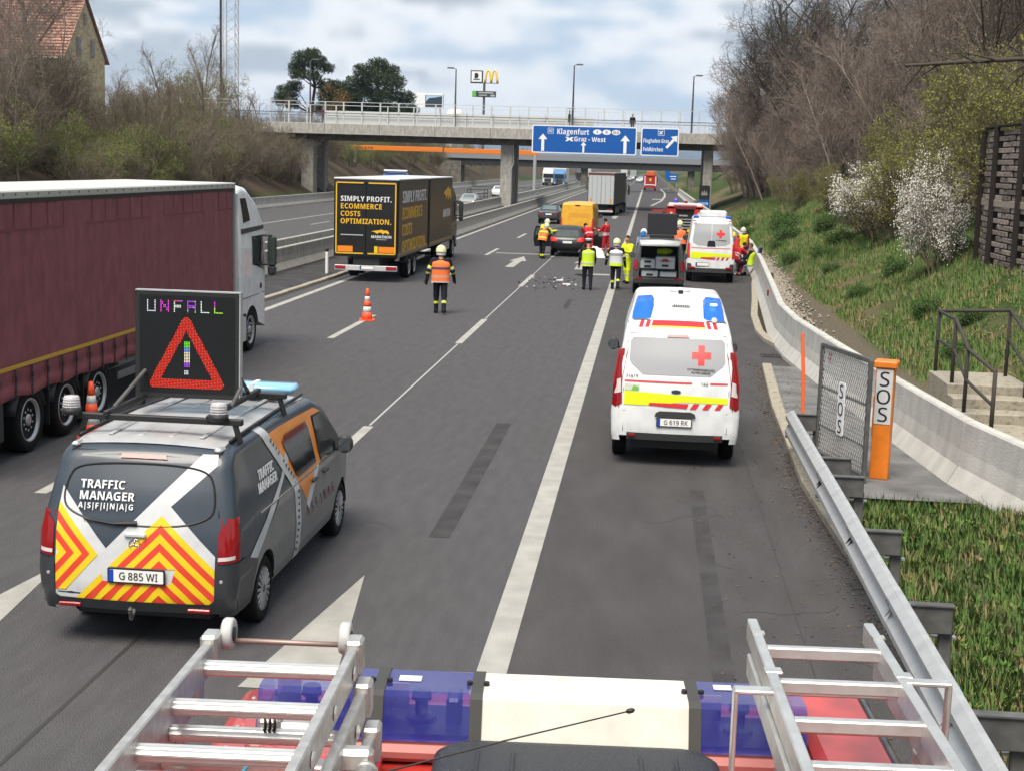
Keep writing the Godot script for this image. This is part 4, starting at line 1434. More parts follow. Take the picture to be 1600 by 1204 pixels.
func grasses():
	rng.seed = 99
	var blades := []
	for v in 3:
		var b := Buf.new()
		for i in 15:
			var a := rng.randf() * TAU
			var r := sqrt(rng.randf()) * 0.07
			var p := Vector3(cos(a) * r, -0.01, sin(a) * r)
			var lean := Vector3(cos(a + rng.randf()), 0, sin(a + rng.randf())) * rng.randf_range(0.02, 0.1)
			var h := rng.randf_range(0.07, 0.2)
			var w := Vector3(-sin(a), 0, cos(a)) * 0.0045
			var base := b.V.size()
			b.V.append_array(PackedVector3Array([p - w, p + w, p + lean * 0.35 + UPV * h * 0.6 + w * 0.8, p + lean * 0.35 + UPV * h * 0.6 - w * 0.8, p + lean + UPV * h]))
			var nn := (Vector3(cos(a), 0.6, sin(a))).normalized()
			for k in 5: b.N.append(nn)
			b.I.append_array(PackedInt32Array([base, base + 1, base + 2, base, base + 2, base + 3, base + 3, base + 2, base + 4]))
		blades.append(b.mesh())
	var m = mat(Color.WHITE, 0.75, 0, 0.3)
	m.vertex_color_use_as_albedo = true
	m.backlight_enabled = true
	m.backlight = lin(0.03, 0.05, 0.01)
	var n := FastNoiseLite.new()
	n.seed = 77
	n.frequency = 0.22
	var zones := [[3.0, 9.0, -21.0, -7.5, 15000, 1.0, "grass", "lush grass beside the guard rail"], [6.3, 13.5, -62.0, -22.0, 28000, 1.3, "grass", "long grass on the open slope"], [6.6, 15.0, -130.0, -60.0, 15000, 1.7, "grass", "thin grass on the slope beyond the ambulances"]]
	var zi := 0
	for zn in zones:
		var xf := []
		var cl := []
		var tries := 0
		while xf.size() < zn[4] and tries < zn[4] * 4:
			tries += 1
			var x := rng.randf_range(zn[0], zn[1])
			var z := rng.randf_range(zn[2], zn[3])
			if z < -20.4 and x < 5.5: continue
			if x < 7.2 and x > 5.5 and z < -23.2 and z > -29.0: continue
			var k := n.get_noise_2d(x * 1.4, z)
			if rng.randf() > (smoothstep(-0.45, 0.1, k + 0.25) if zi == 0 else smoothstep(-0.35, 0.05, k) if zi == 1 else smoothstep(-0.2, 0.2, k)): continue
			var s: float = zn[5] * rng.randf_range(0.45, 1.4)
			xf.append(Transform3D(Basis(UPV, rng.randf() * TAU).scaled(Vector3(s, s * rng.randf_range(0.7, 1.2), s)), Vector3(x, height(x, z) - 0.01, z)))
			var c := Color(0.06, 0.135, 0.033).lerp(Color(0.13, 0.185, 0.055), rng.randf())
			if rng.randf() < (0.13 if zi == 0 else 0.18) + (0.2 if k < -0.1 else 0.0): c = Color(0.26, 0.21, 0.11)
			cl.append(c)
		for v in 1:
			var mm := MultiMesh.new()
			mm.transform_format = MultiMesh.TRANSFORM_3D
			mm.use_colors = true
			mm.mesh = blades[zi]
			mm.instance_count = xf.size()
			for i in xf.size():
				mm.set_instance_transform(i, xf[i])
				mm.set_instance_color(i, cl[i])
			var o := MultiMeshInstance3D.new()
			o.name = numbered(zn[6])
			o.multimesh = mm
			o.material_override = m
			o.set_meta("kind", "stuff")
			tag(o, zn[7], "grass")
			add_child(o)
		zi += 1
	# broad-leaved weeds among the near grass
	var wb := Buf.new()
	for i in 11:
		var a := rng.randf() * TAU
		var u := Vector3(cos(a), rng.randf_range(0.25, 1.1), sin(a)).normalized() * rng.randf_range(0.05, 0.13)
		wb.leaf(Vector3(0, 0.01, 0) + u * 0.3, u, Vector3(-sin(a), 0, cos(a)) * rng.randf_range(0.012, 0.03))
	var wm := MultiMesh.new()
	wm.transform_format = MultiMesh.TRANSFORM_3D
	wm.use_colors = true
	wm.mesh = wb.mesh()
	wm.instance_count = 3800
	for i in 3800:
		var x := rng.randf_range(2.95, 8.0)
		var z := rng.randf_range(-20.3, -7.5)
		if i > 2200:
			x = rng.randf_range(6.3, 10.0)
			z = rng.randf_range(-45.0, -23.0)
		var s := rng.randf_range(0.25, 0.75)
		wm.set_instance_transform(i, Transform3D(Basis(UPV, rng.randf() * TAU).scaled(Vector3.ONE * s), Vector3(x, height(x, z) + 0.02, z)))
		wm.set_instance_color(i, Color(0.06, 0.15, 0.03).lerp(Color(0.16, 0.22, 0.05), rng.randf()) if rng.randf() > 0.12 else Color(0.28, 0.2, 0.11))
	var wo := MultiMeshInstance3D.new()
	wo.name = "weeds"
	wo.multimesh = wm
	wo.material_override = m
	wo.set_meta("kind", "stuff")
	tag(wo, "broad-leaved weeds among the verge grass", "weeds")
	add_child(wo)
	# dry leaves and stalks along kerb and wall, stones behind the wall
	var lb := Buf.new()
	lb.leaf(Vector3(-0.03, 0, 0), Vector3(0.06, 0.008, 0), Vector3(0, 0.004, 0.018))
	var sb := Buf.new()
	sb.twig([Vector3(-0.05, 0, 0), Vector3(-0.02, 0.03, 0.01), Vector3(0.04, 0.0, 0)], 0.045, 0.03, 5)
	for q in [[lb, 2600, "dry_leaves", "dry brown leaves and stalks strewn along the kerb", mat(lin(0.1, 0.07, 0.045), 0.9)], [sb, 4500, "gravel", "pale loose stones behind the concrete barrier", mat(lin(0.27, 0.24, 0.2), 0.95)]]:
		var mm := MultiMesh.new()
		mm.transform_format = MultiMesh.TRANSFORM_3D
		mm.mesh = q[0].mesh()
		mm.instance_count = q[1]
		for i in q[1]:
			var x: float
			var z: float
			var y := 0.0
			if q[2] == "dry_leaves":
				z = -9.0 - 26.0 * pow(rng.randf(), 0.9)
				var e: float = lerps([[-34.2, 2.86], [-28.0, 2.58], [-21.2, 2.44], [-14.6, 2.66], [8.0, 2.7]], z)
				var kind := rng.randf()
				if kind < 0.6: x = e - absf(rng.randfn(0, 0.16)) - 0.01
				elif kind < 0.8:
					x = e + 0.24 + rng.randf() * 0.5
				else:
					x = e - rng.randf() * 1.8
				y = 0.012 if x < e else 0.09 if z < -20.3 else maxf(height(x, z), 0.0) + 0.03
			else:
				z = -24.0 - 60.0 * rng.randf()
				x = lerps([[-84, 5.4], [-75.7, 5.36], [-61, 4.78], [-47.5, 4.12], [-40, 3.74], [-31.4, 4.09], [-24, 4.7]], z) + 0.45 + absf(rng.randfn(0, 0.42))
				y = height(x, z) + 0.03
			var s := rng.randf_range(0.5, 1.5) * (0.62 if q[2] == "dry_leaves" else 0.7)
			mm.set_instance_transform(i, Transform3D(Basis.from_euler(Vector3(rng.randf_range(-0.4, 0.4), rng.randf() * TAU, rng.randf_range(-0.4, 0.4))).scaled(Vector3.ONE * s), Vector3(x, y, z)))
		var o := MultiMeshInstance3D.new()
		o.name = q[2]
		o.multimesh = mm
		o.material_override = q[4]
		o.set_meta("kind", "stuff")
		tag(o, q[3], "ground litter")
		add_child(o)

# ============ lofted vehicle bodies. s runs forward from the rear end, tables are [[s, value], ...]
func hwid(B, s): return lerps(B.w, s)
func btop(B, s): return lerps(B.top, s)
func lean(B, y): return lerps(B.lean, y)
func bz(B, s, y): return -(s + lean(B, y) * clampf(1.0 - s / 1.1, 0.0, 1.0))

func bbot(B, s):
	var y: float = lerps(B.bot, s)
	for a in B.get("arch", []):
		var d: float = absf(s - a[0])
		if d < a[1]: y = maxf(y, a[2] + sqrt(a[1] * a[1] - d * d))
	return y

func bside(B, s, y):
	var x: float = hwid(B, s) * lerps(B.prof, y)
	var t: float = btop(B, s)
	var rc: float = B.rc
	if y > t - rc:
		var k := clampf((y - (t - rc)) / rc, 0, 1)
		x -= rc * 0.9 * (1.0 - sqrt(1.0 - k * k))
	if s < B.re:
		var k: float = 1.0 - s / B.re
		x -= B.re * (1.0 - sqrt(1.0 - k * k))
	return x

func bring(B, s, inset = 0.0):
	var bot: float = bbot(B, s) + inset * 0.5
	var t: float = btop(B, s) - inset * 0.5
	var rc: float = minf(B.rc, (t - bot) * 0.45)
	var r := []
	var n := 14
	for i in n:
		var y: float = lerpf(bot, t - rc, i / float(n - 1))
		r.append(Vector3(bside(B, s, y), y, 0))
	var x0: float = bside(B, s, t - rc)
	for i in range(1, 7):
		var a := PI / 2 * i / 6.0
		r.append(Vector3(x0 - rc * 0.9 * (1 - cos(a)), t - rc + rc * sin(a), 0))
	var xe: float = r[-1].x
	for f in [0.66, 0.33, 0.0]:
		r.append(Vector3(xe * f, t + B.get("crown", 0.03) * (1.0 - f * f), 0))
	var out := []
	for p in r: out.append(Vector3(p.x, p.y, bz(B, s, p.y)))
	for i in range(r.size() - 2, -1, -1): out.append(Vector3(-r[i].x, r[i].y, bz(B, s, r[i].y)))
	return out

func bstations(B):
	var ss := []
	for k in 6: ss.append(B.re * (1.0 - sin(PI / 2 * (1.0 - k / 5.0))))
	var s: float = B.re + 0.12
	while s < B.L - 0.05:
		ss.append(s)
		s += 0.2
	for a in B.get("arch", []):
		for k in 13: ss.append(a[0] + a[1] * cos(PI * k / 12.0) * 0.9995)
		ss.append(a[0] - a[1] - 0.004); ss.append(a[0] + a[1] + 0.004)
	for q in B.top: if q[0] > B.re and q[0] < B.L: ss.append(q[0])
	ss.append(B.L)
	ss.sort()
	var out := [ss[0]]
	for q in ss: if q - out[-1] > 0.0015 and q <= B.L: out.append(q)
	return out

func body(B, m, parent, called = "body", open_rear = false):
	var st = S(true)
	var rings := []
	for s in bstations(B):
		var ins := 0.0
		if s < B.re:
			var k: float = 1.0 - s / B.re
			ins = B.re * (1.0 - sqrt(1.0 - k * k))
		rings.append(bring(B, s, ins))
	skin(st, rings, false, false)
	var ends := [rings[0], rings[-1]]
	for e in (2 if not open_rear else 1):
		var r: Array = ends[1 - e] if open_rear else ends[e]
		var front: bool = open_rear or e == 1
		st.set_smooth_group(1 + e)
		var n := r.size()
		var half := n / 2
		var rows := []
		for i in half + 1:
			var a: Vector3 = r[i]
			var b: Vector3 = r[n - 1 - i]
			var row := []
			for c in 9:
				var p := a.lerp(b, c / 8.0)
				var u := c / 4.0 - 1.0
				p.z += (-1.0 if front else 1.0) * B.get("bulge", 0.04) * (1.0 - u * u) * clampf((btop(B, 0.0) - p.y) / 0.4, 0, 1)
				row.append(p)
			rows.append(row)
		for i in half:
			for c in 8:
				if front: quad(st, rows[i][c], rows[i][c + 1], rows[i + 1][c + 1], rows[i + 1][c])
				else: quad(st, rows[i][c + 1], rows[i][c], rows[i + 1][c], rows[i + 1][c + 1])
	return obj(called, st, m, parent)

func cells(poly, step):   # cut a polygon into cells of step, so that it can follow a curved panel
	var P := PackedVector2Array(poly)
	var lo := P[0]
	var hi := P[0]
	for p in P: lo = lo.min(p); hi = hi.max(p)
	var out := []
	var y := lo.y
	while y < hi.y:
		var x := lo.x
		while x < hi.x:
			for q in Geometry2D.intersect_polygons(P, PackedVector2Array([Vector2(x, y), Vector2(x + step.x, y), Vector2(x + step.x, y + step.y), Vector2(x, y + step.y)])):
				var ix := Geometry2D.triangulate_polygon(q)
				for k in range(0, ix.size(), 3):
					var t := [q[ix[k]], q[ix[k + 1]], q[ix[k + 2]]]
					if (t[1] - t[0]).cross(t[2] - t[0]) < 0: t.reverse()
					out.append(t)
			x += step.x
		y += step.y
	return out

func rear_z(B, x, y):
	var xr: float = bside(B, B.re, y) - B.re
	x = absf(x)
	if x <= xr: return -lean(B, y) + B.get("bulge", 0.04) * (1.0 - (x / xr) * (x / xr)) * clampf((btop(B, 0.0) - y) / 0.4, 0, 1)
	var t := clampf((x - xr) / B.re, 0, 1)
	return -lean(B, y) - B.re * (1.0 - sqrt(1.0 - t * t))

func rear_patch(B, poly, m, parent, called, eps = 0.006):
	var st = S(true)
	for t in cells(poly, Vector2(0.035 if called.ends_with("lamp") or called == "bumper" else 0.1, 0.1)):
		var p := []
		for q in t: p.append(Vector3(q.x, q.y, rear_z(B, q.x, q.y) + eps))
		t3(st, p[0], p[1], p[2])
	return obj(called, st, m, parent)

func side_patch(B, poly, sgn, m, parent, called, eps = 0.006):
	var st = S(true)
	var polys := [PackedVector2Array(poly)]
	for a in B.get("arch", []):
		var circ := PackedVector2Array()
		for k in 40: circ.append(Vector2(a[0], a[2]) + Vector2(cos(TAU * k / 40), sin(TAU * k / 40)) * (a[1] + 0.004))
		var nxt := []
		for q in polys:
			for z in Geometry2D.clip_polygons(q, circ):
				if not Geometry2D.is_polygon_clockwise(z): nxt.append(z)
		polys = nxt
	for q in polys:
		for t in cells(q, Vector2(0.03 if called in ["lamp_side", "bumper_corner"] else 0.15, 0.025)):
			var p := []
			for v in t: p.append(Vector3(sgn * (bside(B, v.x, v.y) + eps), v.y + eps * 1.5 * clampf((v.y - btop(B, v.x) + B.rc) / 0.05, 0, 1), bz(B, v.x, v.y)))
			if sgn > 0: t3(st, p[0], p[1], p[2])
			else: t3(st, p[0], p[2], p[1])
	return obj(called, st, m, parent)

func roof_patch(B, poly, m, parent, called, eps = 0.006):   # points (x, s)
	var st = S(true)
	for t in cells(poly, Vector2(0.2, 0.12)):
		var p := []
		for v in t:
			var tp: float = btop(B, v.y)
			var xe: float = maxf(bside(B, v.y, tp - B.rc) - B.rc * 0.9, 0.1)
			p.append(Vector3(v.x, tp + eps + B.get("crown", 0.03) * (1.0 - v.x * v.x / xe / xe), bz(B, v.y, tp)))
		t3(st, p[0], p[1], p[2])
	return obj(called, st, m, parent)

func side_pt(B, s, y, sgn, eps = 0.006): return Vector3(sgn * (bside(B, s, y) + eps), y, bz(B, s, y))

func groove(B, pts, parent, called, sgn = 0, r = 0.0045, m = null):   # a dark seam along points, on the rear (sgn 0) or a side
	var st = S()
	var p := []
	for q in pts:
		p.append(Vector3(q.x, q.y, rear_z(B, q.x, q.y)) if sgn == 0 else side_pt(B, q.x, q.y, sgn, 0.0))
	tube(st, p, r, 5)
	return obj(called, st, m if m else M.black, parent)

func mirror_x(poly): return poly.map(func(p): return Vector2(-p.x, p.y))

func wheel(parent, x, y, z, r, w, rim_m, spokes = 10, deep = 0.0, called = "wheel"):   # outer face towards the sign of x
	var sg := signf(x)
	var ax := Vector3(sg, 0, 0)
	var st = S(true)
	lathe(st, Vector3(x, y, z), ax, [[-w, r * 0.6], [-w, r * 0.9], [-w * 0.9, r * 0.985], [-w * 0.75, r], [-w * 0.25, r], [-w * 0.08, r * 0.985], [0.0, r * 0.92], [0.004, r * 0.78], [-0.012, r * 0.68], [-0.05, r * 0.66]], 28)
	var wh = obj(called, st, M.rubber, parent)
	st = S(true)
	lathe(st, Vector3(x, y, z), ax, [[-w * 0.95, 0.02], [-w * 0.94, r * 0.62], [-0.02, r * 0.69], [0.0, r * 0.67], [-0.02, r * 0.62], [-0.035 - deep, r * 0.56], [-0.03 - deep, r * 0.2], [0.0 - deep * 0.6, r * 0.17], [0.008 - deep * 0.6, r * 0.1], [0.008 - deep * 0.6, 0.001]], 28)
	var rim = obj("rim", st, rim_m if deep > 0 else M.galv_dark, wh)
	st = S()
	for k in spokes:
		var a: float = TAU * k / spokes
		var d := Vector3(0, cos(a), sin(a))
		if deep > 0:   # wheel nuts
			lathe(st, Vector3(x, y, z) + d * r * 0.32 - ax * (deep + 0.032), ax, [[0, r * 0.045], [0.04, r * 0.04], [0.045, r * 0.02]], 6)
		else:
			beam(st, Vector3(x, y, z) + d * r * 0.12 - ax * 0.004, Vector3(x, y, z) + d * r * 0.64 - ax * 0.006, r * 1.5 / spokes, 0.022, 0.004, ax)
	obj("wheel_nuts" if deep > 0 else "spokes", st, M.galv if deep > 0 else rim_m, wh)
	return wh

func number_plate(parent, text, at: Transform3D, w = 0.52, h = 0.115):
	var st = S()
	prism(st, rrect(w + 0.03, h + 0.03, 0.012), at * T(0, 0, -0.004), 0.012)
	var p = obj("number_plate", st, M.black, parent)
	st = S()
	prism(st, rrect(w, h, 0.01), at, 0.004)
	obj("plate_face", st, M.plate, p)
	st = S()
	prism(st, v2([-w / 2, -h / 2, -w / 2 + 0.045, -h / 2, -w / 2 + 0.045, h / 2, -w / 2, h / 2]), at * T(0, 0, 0.003), 0.002)
	obj("plate_band", st, M.plate_blue, p)
	if text: letters(p, "lettering", text, h * 0.62, at * T(0.022, 0, 0.003), M.ink, false, 0.92)
	return p

func underbody(B, parent, r):
	var st = S()
	box(st, Vector3(0, 0.5, -B.L * 0.5), Vector3(B.w[0][1] * 2 - 0.62, 0.5, B.L - 0.5))
	return obj("underbody", st, M.black, parent)

func wheels4(B, parent, r, w, rim_m, spokes = 10, inset = 0.012):
	for a in B.arch:
		for sg in [1, -1]:
			wheel(parent, sg * (hwid(B, a[0]) * 0.985 - inset), r, -a[0], r, w, rim_m, spokes)

func door_mirror(B, parent, s, y, sg, m = null):
	var st = S(true)
	var c: Vector3 = side_pt(B, s, y, sg, 0.13)
	for k in 1:
		var prof := [[-0.08, 0.03], [-0.06, 0.085], [0.0, 0.1], [0.05, 0.095], [0.07, 0.08]]
		var rings := []
		for q in prof: rings.append(ring(c + Vector3(0, 0, q[0]), Vector3(q[1], 0, 0), Vector3(0, q[1] * 1.15, 0), 14))
		skin(st, rings)
	box(st, side_pt(B, s, y - 0.06, sg, 0.03), Vector3(0.1, 0.05, 0.06))
	var o = obj("door_mirror", st, m if m else M.plastic, parent)
	st = S()
	prism(st, rrect(0.15, 0.17, 0.04), Transform3D(Basis(), c + Vector3(0, 0, 0.074)), 0.002)
	obj("mirror_glass", st, mat(lin(0.3, 0.34, 0.38), 0.05, 0.9), o)

func tail_lamp(B, parent, poly, side_poly, m = null):
	for sg in [1, -1]:
		var p = rear_patch(B, poly if sg > 0 else mirror_x(poly), m if m else M.lamp_red, parent, "tail_lamp", 0.012)
		if side_poly: side_patch(B, side_poly, sg, m if m else M.lamp_red, p, "lamp_side", 0.012)

# ---------- traffic manager van with the light board
func traffic_van():
	var v = thing("traffic_van", "dark blue and grey traffic manager van with red and yellow chevrons and light board", "van", Vector3(-4.61, 0, -12.6), -0.01)
	var B := {"L": 5.37, "w": [[0, 0.955], [0.5, 0.964], [4.4, 0.964], [5.0, 0.9], [5.37, 0.72]], "top": [[0, 1.84], [0.3, 1.89], [2.0, 1.91], [3.5, 1.87], [3.9, 1.75], [4.5, 1.28], [4.7, 1.14], [5.2, 0.98], [5.37, 0.85]],
		"bot": [[0, 0.36], [0.4, 0.3], [5.0, 0.28], [5.37, 0.34]], "prof": [[0.28, 0.93], [0.42, 0.97], [0.7, 1.0], [1.05, 0.995], [1.25, 0.965], [1.5, 0.915], [1.75, 0.86], [1.95, 0.82]], "rc": 0.14, "re": 0.13,
		"lean": [[0.34, 0.06], [0.5, 0.0], [0.8, 0.01], [1.1, 0.05], [1.5, 0.17], [1.75, 0.27], [1.95, 0.38]], "bulge": 0.05, "arch": [[1.05, 0.39, 0.34], [4.5, 0.39, 0.34]]}
	var blue = paint(lin(0.03, 0.043, 0.062))
	var grey = paint(lin(0.2, 0.2, 0.2))
	var orange = paint(lin(0.85, 0.26, 0.03))
	var white = paint(lin(0.6, 0.62, 0.64))
	body(B, blue, v)
	underbody(B, v, 0.34)
	wheels4(B, v, 0.335, 0.21, M.rim, 18)
	for a in B.arch:   # arch linings
		for sg in [1, -1]:
			var st = S(true)
			var ar := []
			for z in [0.0, 0.3]:
				var rr := []
				for k in 15: rr.append(Vector3(sg * (hwid(B, a[0]) * 0.97 - z), a[2] + sin(PI * k / 14) * 0.385, -a[0] + cos(PI * k / 14) * 0.385))
				ar.append(rr)
			skin(st, ar, false, false)
			obj("arch_lining", st, M.black, v)
	# bumper
	var bm = paint(lin(0.03, 0.034, 0.04))
	rear_patch(B, v2([-0.95, 0.38, 0.95, 0.38, 0.95, 0.86, 0.77, 0.82, 0.765, 0.52, 0.72, 0.48, -0.72, 0.48, -0.765, 0.52, -0.77, 0.82, -0.95, 0.86]), bm, v, "bumper", 0.02)
	for sg in [1, -1]:
		side_patch(B, v2([0.0, 0.34, 0.62, 0.32, 0.62, 0.5, 0.72, 0.74, 0.3, 0.86, 0.0, 0.86]), sg, bm, v, "bumper_corner", 0.012)
		var st = S()
		box(st, Vector3(sg * 0.62, 0.41, 0.01), Vector3(0.22, 0.04, 0.05), Transform3D(), 0.01)
		obj("reflector", st, M.lamp_red, v)
		st = S()
		lathe(st, Vector3(sg * 0.83, 0.7, rear_z(B, 0.83, 0.7) + 0.02), Vector3.BACK, [[0, 0.018], [0.006, 0.014]], 10)
		obj("parking_sensor", st, M.galv, v)
	# livery: white field, chevrons
	var door := PackedVector2Array(v2([-0.765, 0.5, -0.72, 0.475, 0.72, 0.475, 0.765, 0.5, 0.765, 1.3, 0.7, 1.86, -0.7, 1.86, -0.765, 1.3]))
	var field := PackedVector2Array(v2([-0.72, 1.48, -0.268, 0.963, 0.56, 1.83, 0.73, 1.83, 0.72, 1.74, 0.324, 1.366, 0.765, 0.93, 0.765, 0.5, 0.72, 0.475, -0.72, 0.475, -0.765, 0.5, -0.765, 1.53]))
	for q in Geometry2D.intersect_polygons(field, door): rear_patch(B, q, white, v, "white_field", 0.004)
	var recess := PackedVector2Array(v2([-0.33, 0.8, 0.4, 0.8, 0.36, 0.66, -0.29, 0.66]))
	for k in 14:
		var y := 1.285 - 0.0815 * k
		var band := PackedVector2Array(v2([0.247, y, 1.4, y - 1.07, 1.4, y - 1.152, 0.247, y - 0.0815, -1.1, y - 1.43, -1.1, y - 1.35]))
		for q in Geometry2D.intersect_polygons(band, door):
			for r in Geometry2D.clip_polygons(q, recess):
				rear_patch(B, r, M.yellow_refl if k % 2 == 0 else M.red_refl, v, "chevron", 0.008)
	for k in 5:
		var x := -0.345 - 0.078 * k
		var band := PackedVector2Array(v2([x, 0.9, x - 0.62, 1.585, x - 0.698, 1.585, x - 0.078, 0.9, x - 0.698, 0.215, x - 0.62, 0.215]))
		for q in Geometry2D.intersect_polygons(Geometry2D.intersect_polygons(band, door)[0], PackedVector2Array(v2([-0.77, 0.55, -0.2, 0.55, -0.2, 1.4, -0.77, 1.4]))):
			rear_patch(B, q, M.yellow_refl if k % 2 == 0 else M.red_refl, v, "chevron", 0.008)
	var glass = v2([-0.62, 1.69, -0.2, 1.725, 0.3, 1.725, 0.6, 1.69, 0.7, 1.6, 0.74, 1.34, 0.66, 1.25, 0.4, 1.18, -0.3, 1.18, -0.62, 1.26, -0.73, 1.36, -0.7, 1.58, -0.62, 1.69])
	for it in 2:
		var sm2 := []
		for i in glass.size() - 1:
			sm2.append(glass[i].lerp(glass[i + 1], 0.25)); sm2.append(glass[i].lerp(glass[i + 1], 0.75))
		sm2.append(sm2[0])
		glass = sm2
	groove(B, glass, v, "window_seal", 0, 0.011)
	groove(B, v2([-0.77, 0.82, 0.77, 0.82]), v, "door_seam", 0, 0.004)
	groove(B, v2([0.765, 0.5, 0.775, 1.3, 0.71, 1.82, -0.71, 1.82, -0.775, 1.3, -0.765, 0.5]), v, "door_seam", 0, 0.006)
	tail_lamp(B, v, v2([0.79, 0.86, 0.95, 0.88, 0.94, 1.28, 0.86, 1.24, 0.79, 1.16]), v2([0.0, 0.87, 0.12, 0.88, 0.13, 1.2, 0.05, 1.27, 0.0, 1.28]))
	for sg in [1, -1]:
		rear_patch(B, v2([0.795, 0.89, 0.945, 0.9, 0.945, 0.935, 0.795, 0.925]) if sg > 0 else mirror_x(v2([0.795, 0.89, 0.945, 0.9, 0.945, 0.935, 0.795, 0.925])), M.lamp_clear, v, "reversing_lamp", 0.018)
	rear_patch(B, v2([-0.23, 1.775, 0.23, 1.775, 0.21, 1.81, -0.21, 1.81]), M.lamp_red, v, "brake_lamp", 0.02)
	number_plate(v, "G 885 WI", T(0.04, 0.725, 0.075))
	var em = S()
	lathe(em, Vector3(0.115 - 0.022 - 0.115, 0.725, 0.076), Vector3.BACK, [[0.002, 0.012], [0.005, 0.01]], 8)
	obj("plate_badge", em, mat(lin(0.05, 0.25, 0.12), 0.4), v).position.x = -0.05
	var st = S()
	beam(st, Vector3(-0.09, 1.105, rear_z(B, 0, 1.1) + 0.02), Vector3(0.12, 1.105, rear_z(B, 0, 1.1) + 0.02), 0.035, 0.045, 0.012)
	obj("door_handle", st, white, v)
	st = S(true)
	var bp := Vector3(0.01, 1.015, rear_z(B, 0, 1.015) + 0.008)
	tube(st, ring(bp, Vector3(0.052, 0, 0), Vector3(0, 0.052, 0), 20) + [bp + Vector3(0.052, 0, 0)], 0.007, 6)
	for k in 3:
		var a := PI / 2 + TAU * k / 3
		tube(st, [bp, bp + Vector3(cos(a), sin(a), 0) * 0.05], [0.011, 0.004], 5)
	obj("badge", st, M.chrome, v)
	st = S()
	tube(st, [Vector3(0.02, 1.215, rear_z(B, 0, 1.215) + 0.03), Vector3(-0.2, 1.2, rear_z(B, 0.2, 1.2) + 0.035), Vector3(-0.5, 1.225, rear_z(B, 0.5, 1.22) + 0.02)], [0.022, 0.014, 0.009], 6)
	obj("wiper", st, M.black, v)
	var tl := 0.3   # slope of the window
	letters(v, "lettering", "TRAFFIC", 0.078, T(-0.56, 1.535, rear_z(B, 0.3, 1.535) + 0.02, 0, -tl), M.print_white, true, 1.0, 0)
	letters(v, "lettering", "MANAGER", 0.078, T(-0.56, 1.435, rear_z(B, 0.3, 1.435) + 0.02, 0, -tl), M.print_white, true, 1.0, 0)
	letters(v, "lettering", "A|S|F|i|N|A|G", 0.052, T(-0.56, 1.345, rear_z(B, 0.3, 1.345) + 0.02, 0, -tl), M.print_white, true, 0.98, 0)
	st = S()
	tube(st, [Vector3(0.0, 0.42, -0.02), Vector3(0.0, 0.33, 0.1), Vector3(0.0, 0.4, 0.12)], 0.022, 8)
	lathe(st, Vector3(0, 0.42, 0.12), UPV, [[-0.025, 0.01], [0, 0.025], [0.025, 0.01]], 10)
	obj("tow_hitch", st, M.galv_dark, v)
	# sides
	for sg in [1, -1]:
		side_patch(B, v2([1.72, 0.3, 4.98, 0.3, 5.2, 0.5, 5.2, 0.86, 4.6, 1.12, 2.3, 1.14, 1.62, 1.14, 0.68, 0.74, 0.62, 0.5, 0.62, 0.34, 0.7, 0.32]), sg, grey, v, "grey_panel", 0.003)
		side_patch(B, v2([0.42, 0.68, 0.58, 0.68, 2.3, 1.52, 2.15, 1.58, 1.75, 1.32, 0.42, 0.8]), sg, white, v, "white_stripe", 0.006)
		side_patch(B, v2([1.27, 1.885, 1.5, 1.885, 2.36, 1.12, 2.5, 0.3, 2.28, 0.3, 2.16, 1.1]), sg, white, v, "white_stripe", 0.008)
		side_patch(B, v2([1.5, 1.885, 3.2, 1.87, 3.6, 1.81, 3.95, 1.7, 4.2, 1.5, 4.12, 1.46, 3.86, 1.68, 3.3, 1.7, 3.4, 1.15, 3.12, 1.15, 2.7, 0.86, 2.4, 1.1]), sg, orange, v, "orange_field", 0.005)
		side_patch(B, v2([3.12, 1.15, 3.3, 1.15, 2.76, 0.72, 2.66, 0.84]), sg, white, v, "white_stripe", 0.007)
		side_patch(B, v2([2.0, 1.64, 2.15, 1.7, 3.0, 1.69, 3.08, 1.6, 3.16, 1.2, 2.4, 1.19, 2.3, 1.24]), sg, M.glass, v, "window", 0.018)
		side_patch(B, v2([3.34, 1.68, 3.72, 1.665, 4.05, 1.48, 4.42, 1.2, 4.38, 1.15, 3.4, 1.17, 3.33, 1.3]), sg, M.glass, v, "window", 0.018)
		groove(B, v2([2.3, 0.32, 2.28, 1.15, 1.95, 1.7, 2.1, 1.74]), v, "door_seam", sg)
		groove(B, v2([3.3, 1.74, 3.24, 1.2, 3.26, 0.7, 3.2, 0.32]), v, "door_seam", sg)
		groove(B, v2([4.08, 0.6, 4.1, 0.95, 4.45, 1.15]), v, "door_seam", sg)
		groove(B, v2([0.9, 1.14, 3.2, 1.13]), v, "slide_rail", sg, 0.012, grey)
		for s in [3.1, 3.42]:
			st = S()
			beam(st, side_pt(B, s, 1.03, sg, 0.025), side_pt(B, s + 0.2 * (1 if s > 3.2 else -1), 1.03, sg, 0.025), 0.03, 0.04, 0.01)
			obj("door_handle", st, M.plastic, v)
		door_mirror(B, v, 4.18, 1.22, sg)
		st = S(true)
		tube(st, [side_pt(B, 0.35, 1.86, sg, -0.02) + UPV * 0.05, side_pt(B, 1.5, 1.87, sg, -0.02) + UPV * 0.06, side_pt(B, 3.6, 1.84, sg, -0.02) + UPV * 0.05], 0.018, 6)
		obj("roof_rail", st, M.black, v)
		st = S()
		box(st, side_pt(B, 0.12, 1.84, sg, 0.0) + Vector3(-sg * 0.05, 0.02, 0), Vector3(0.08, 0.05, 0.16), Transform3D(), 0.02)
		obj("rail_end", st, M.galv, v)
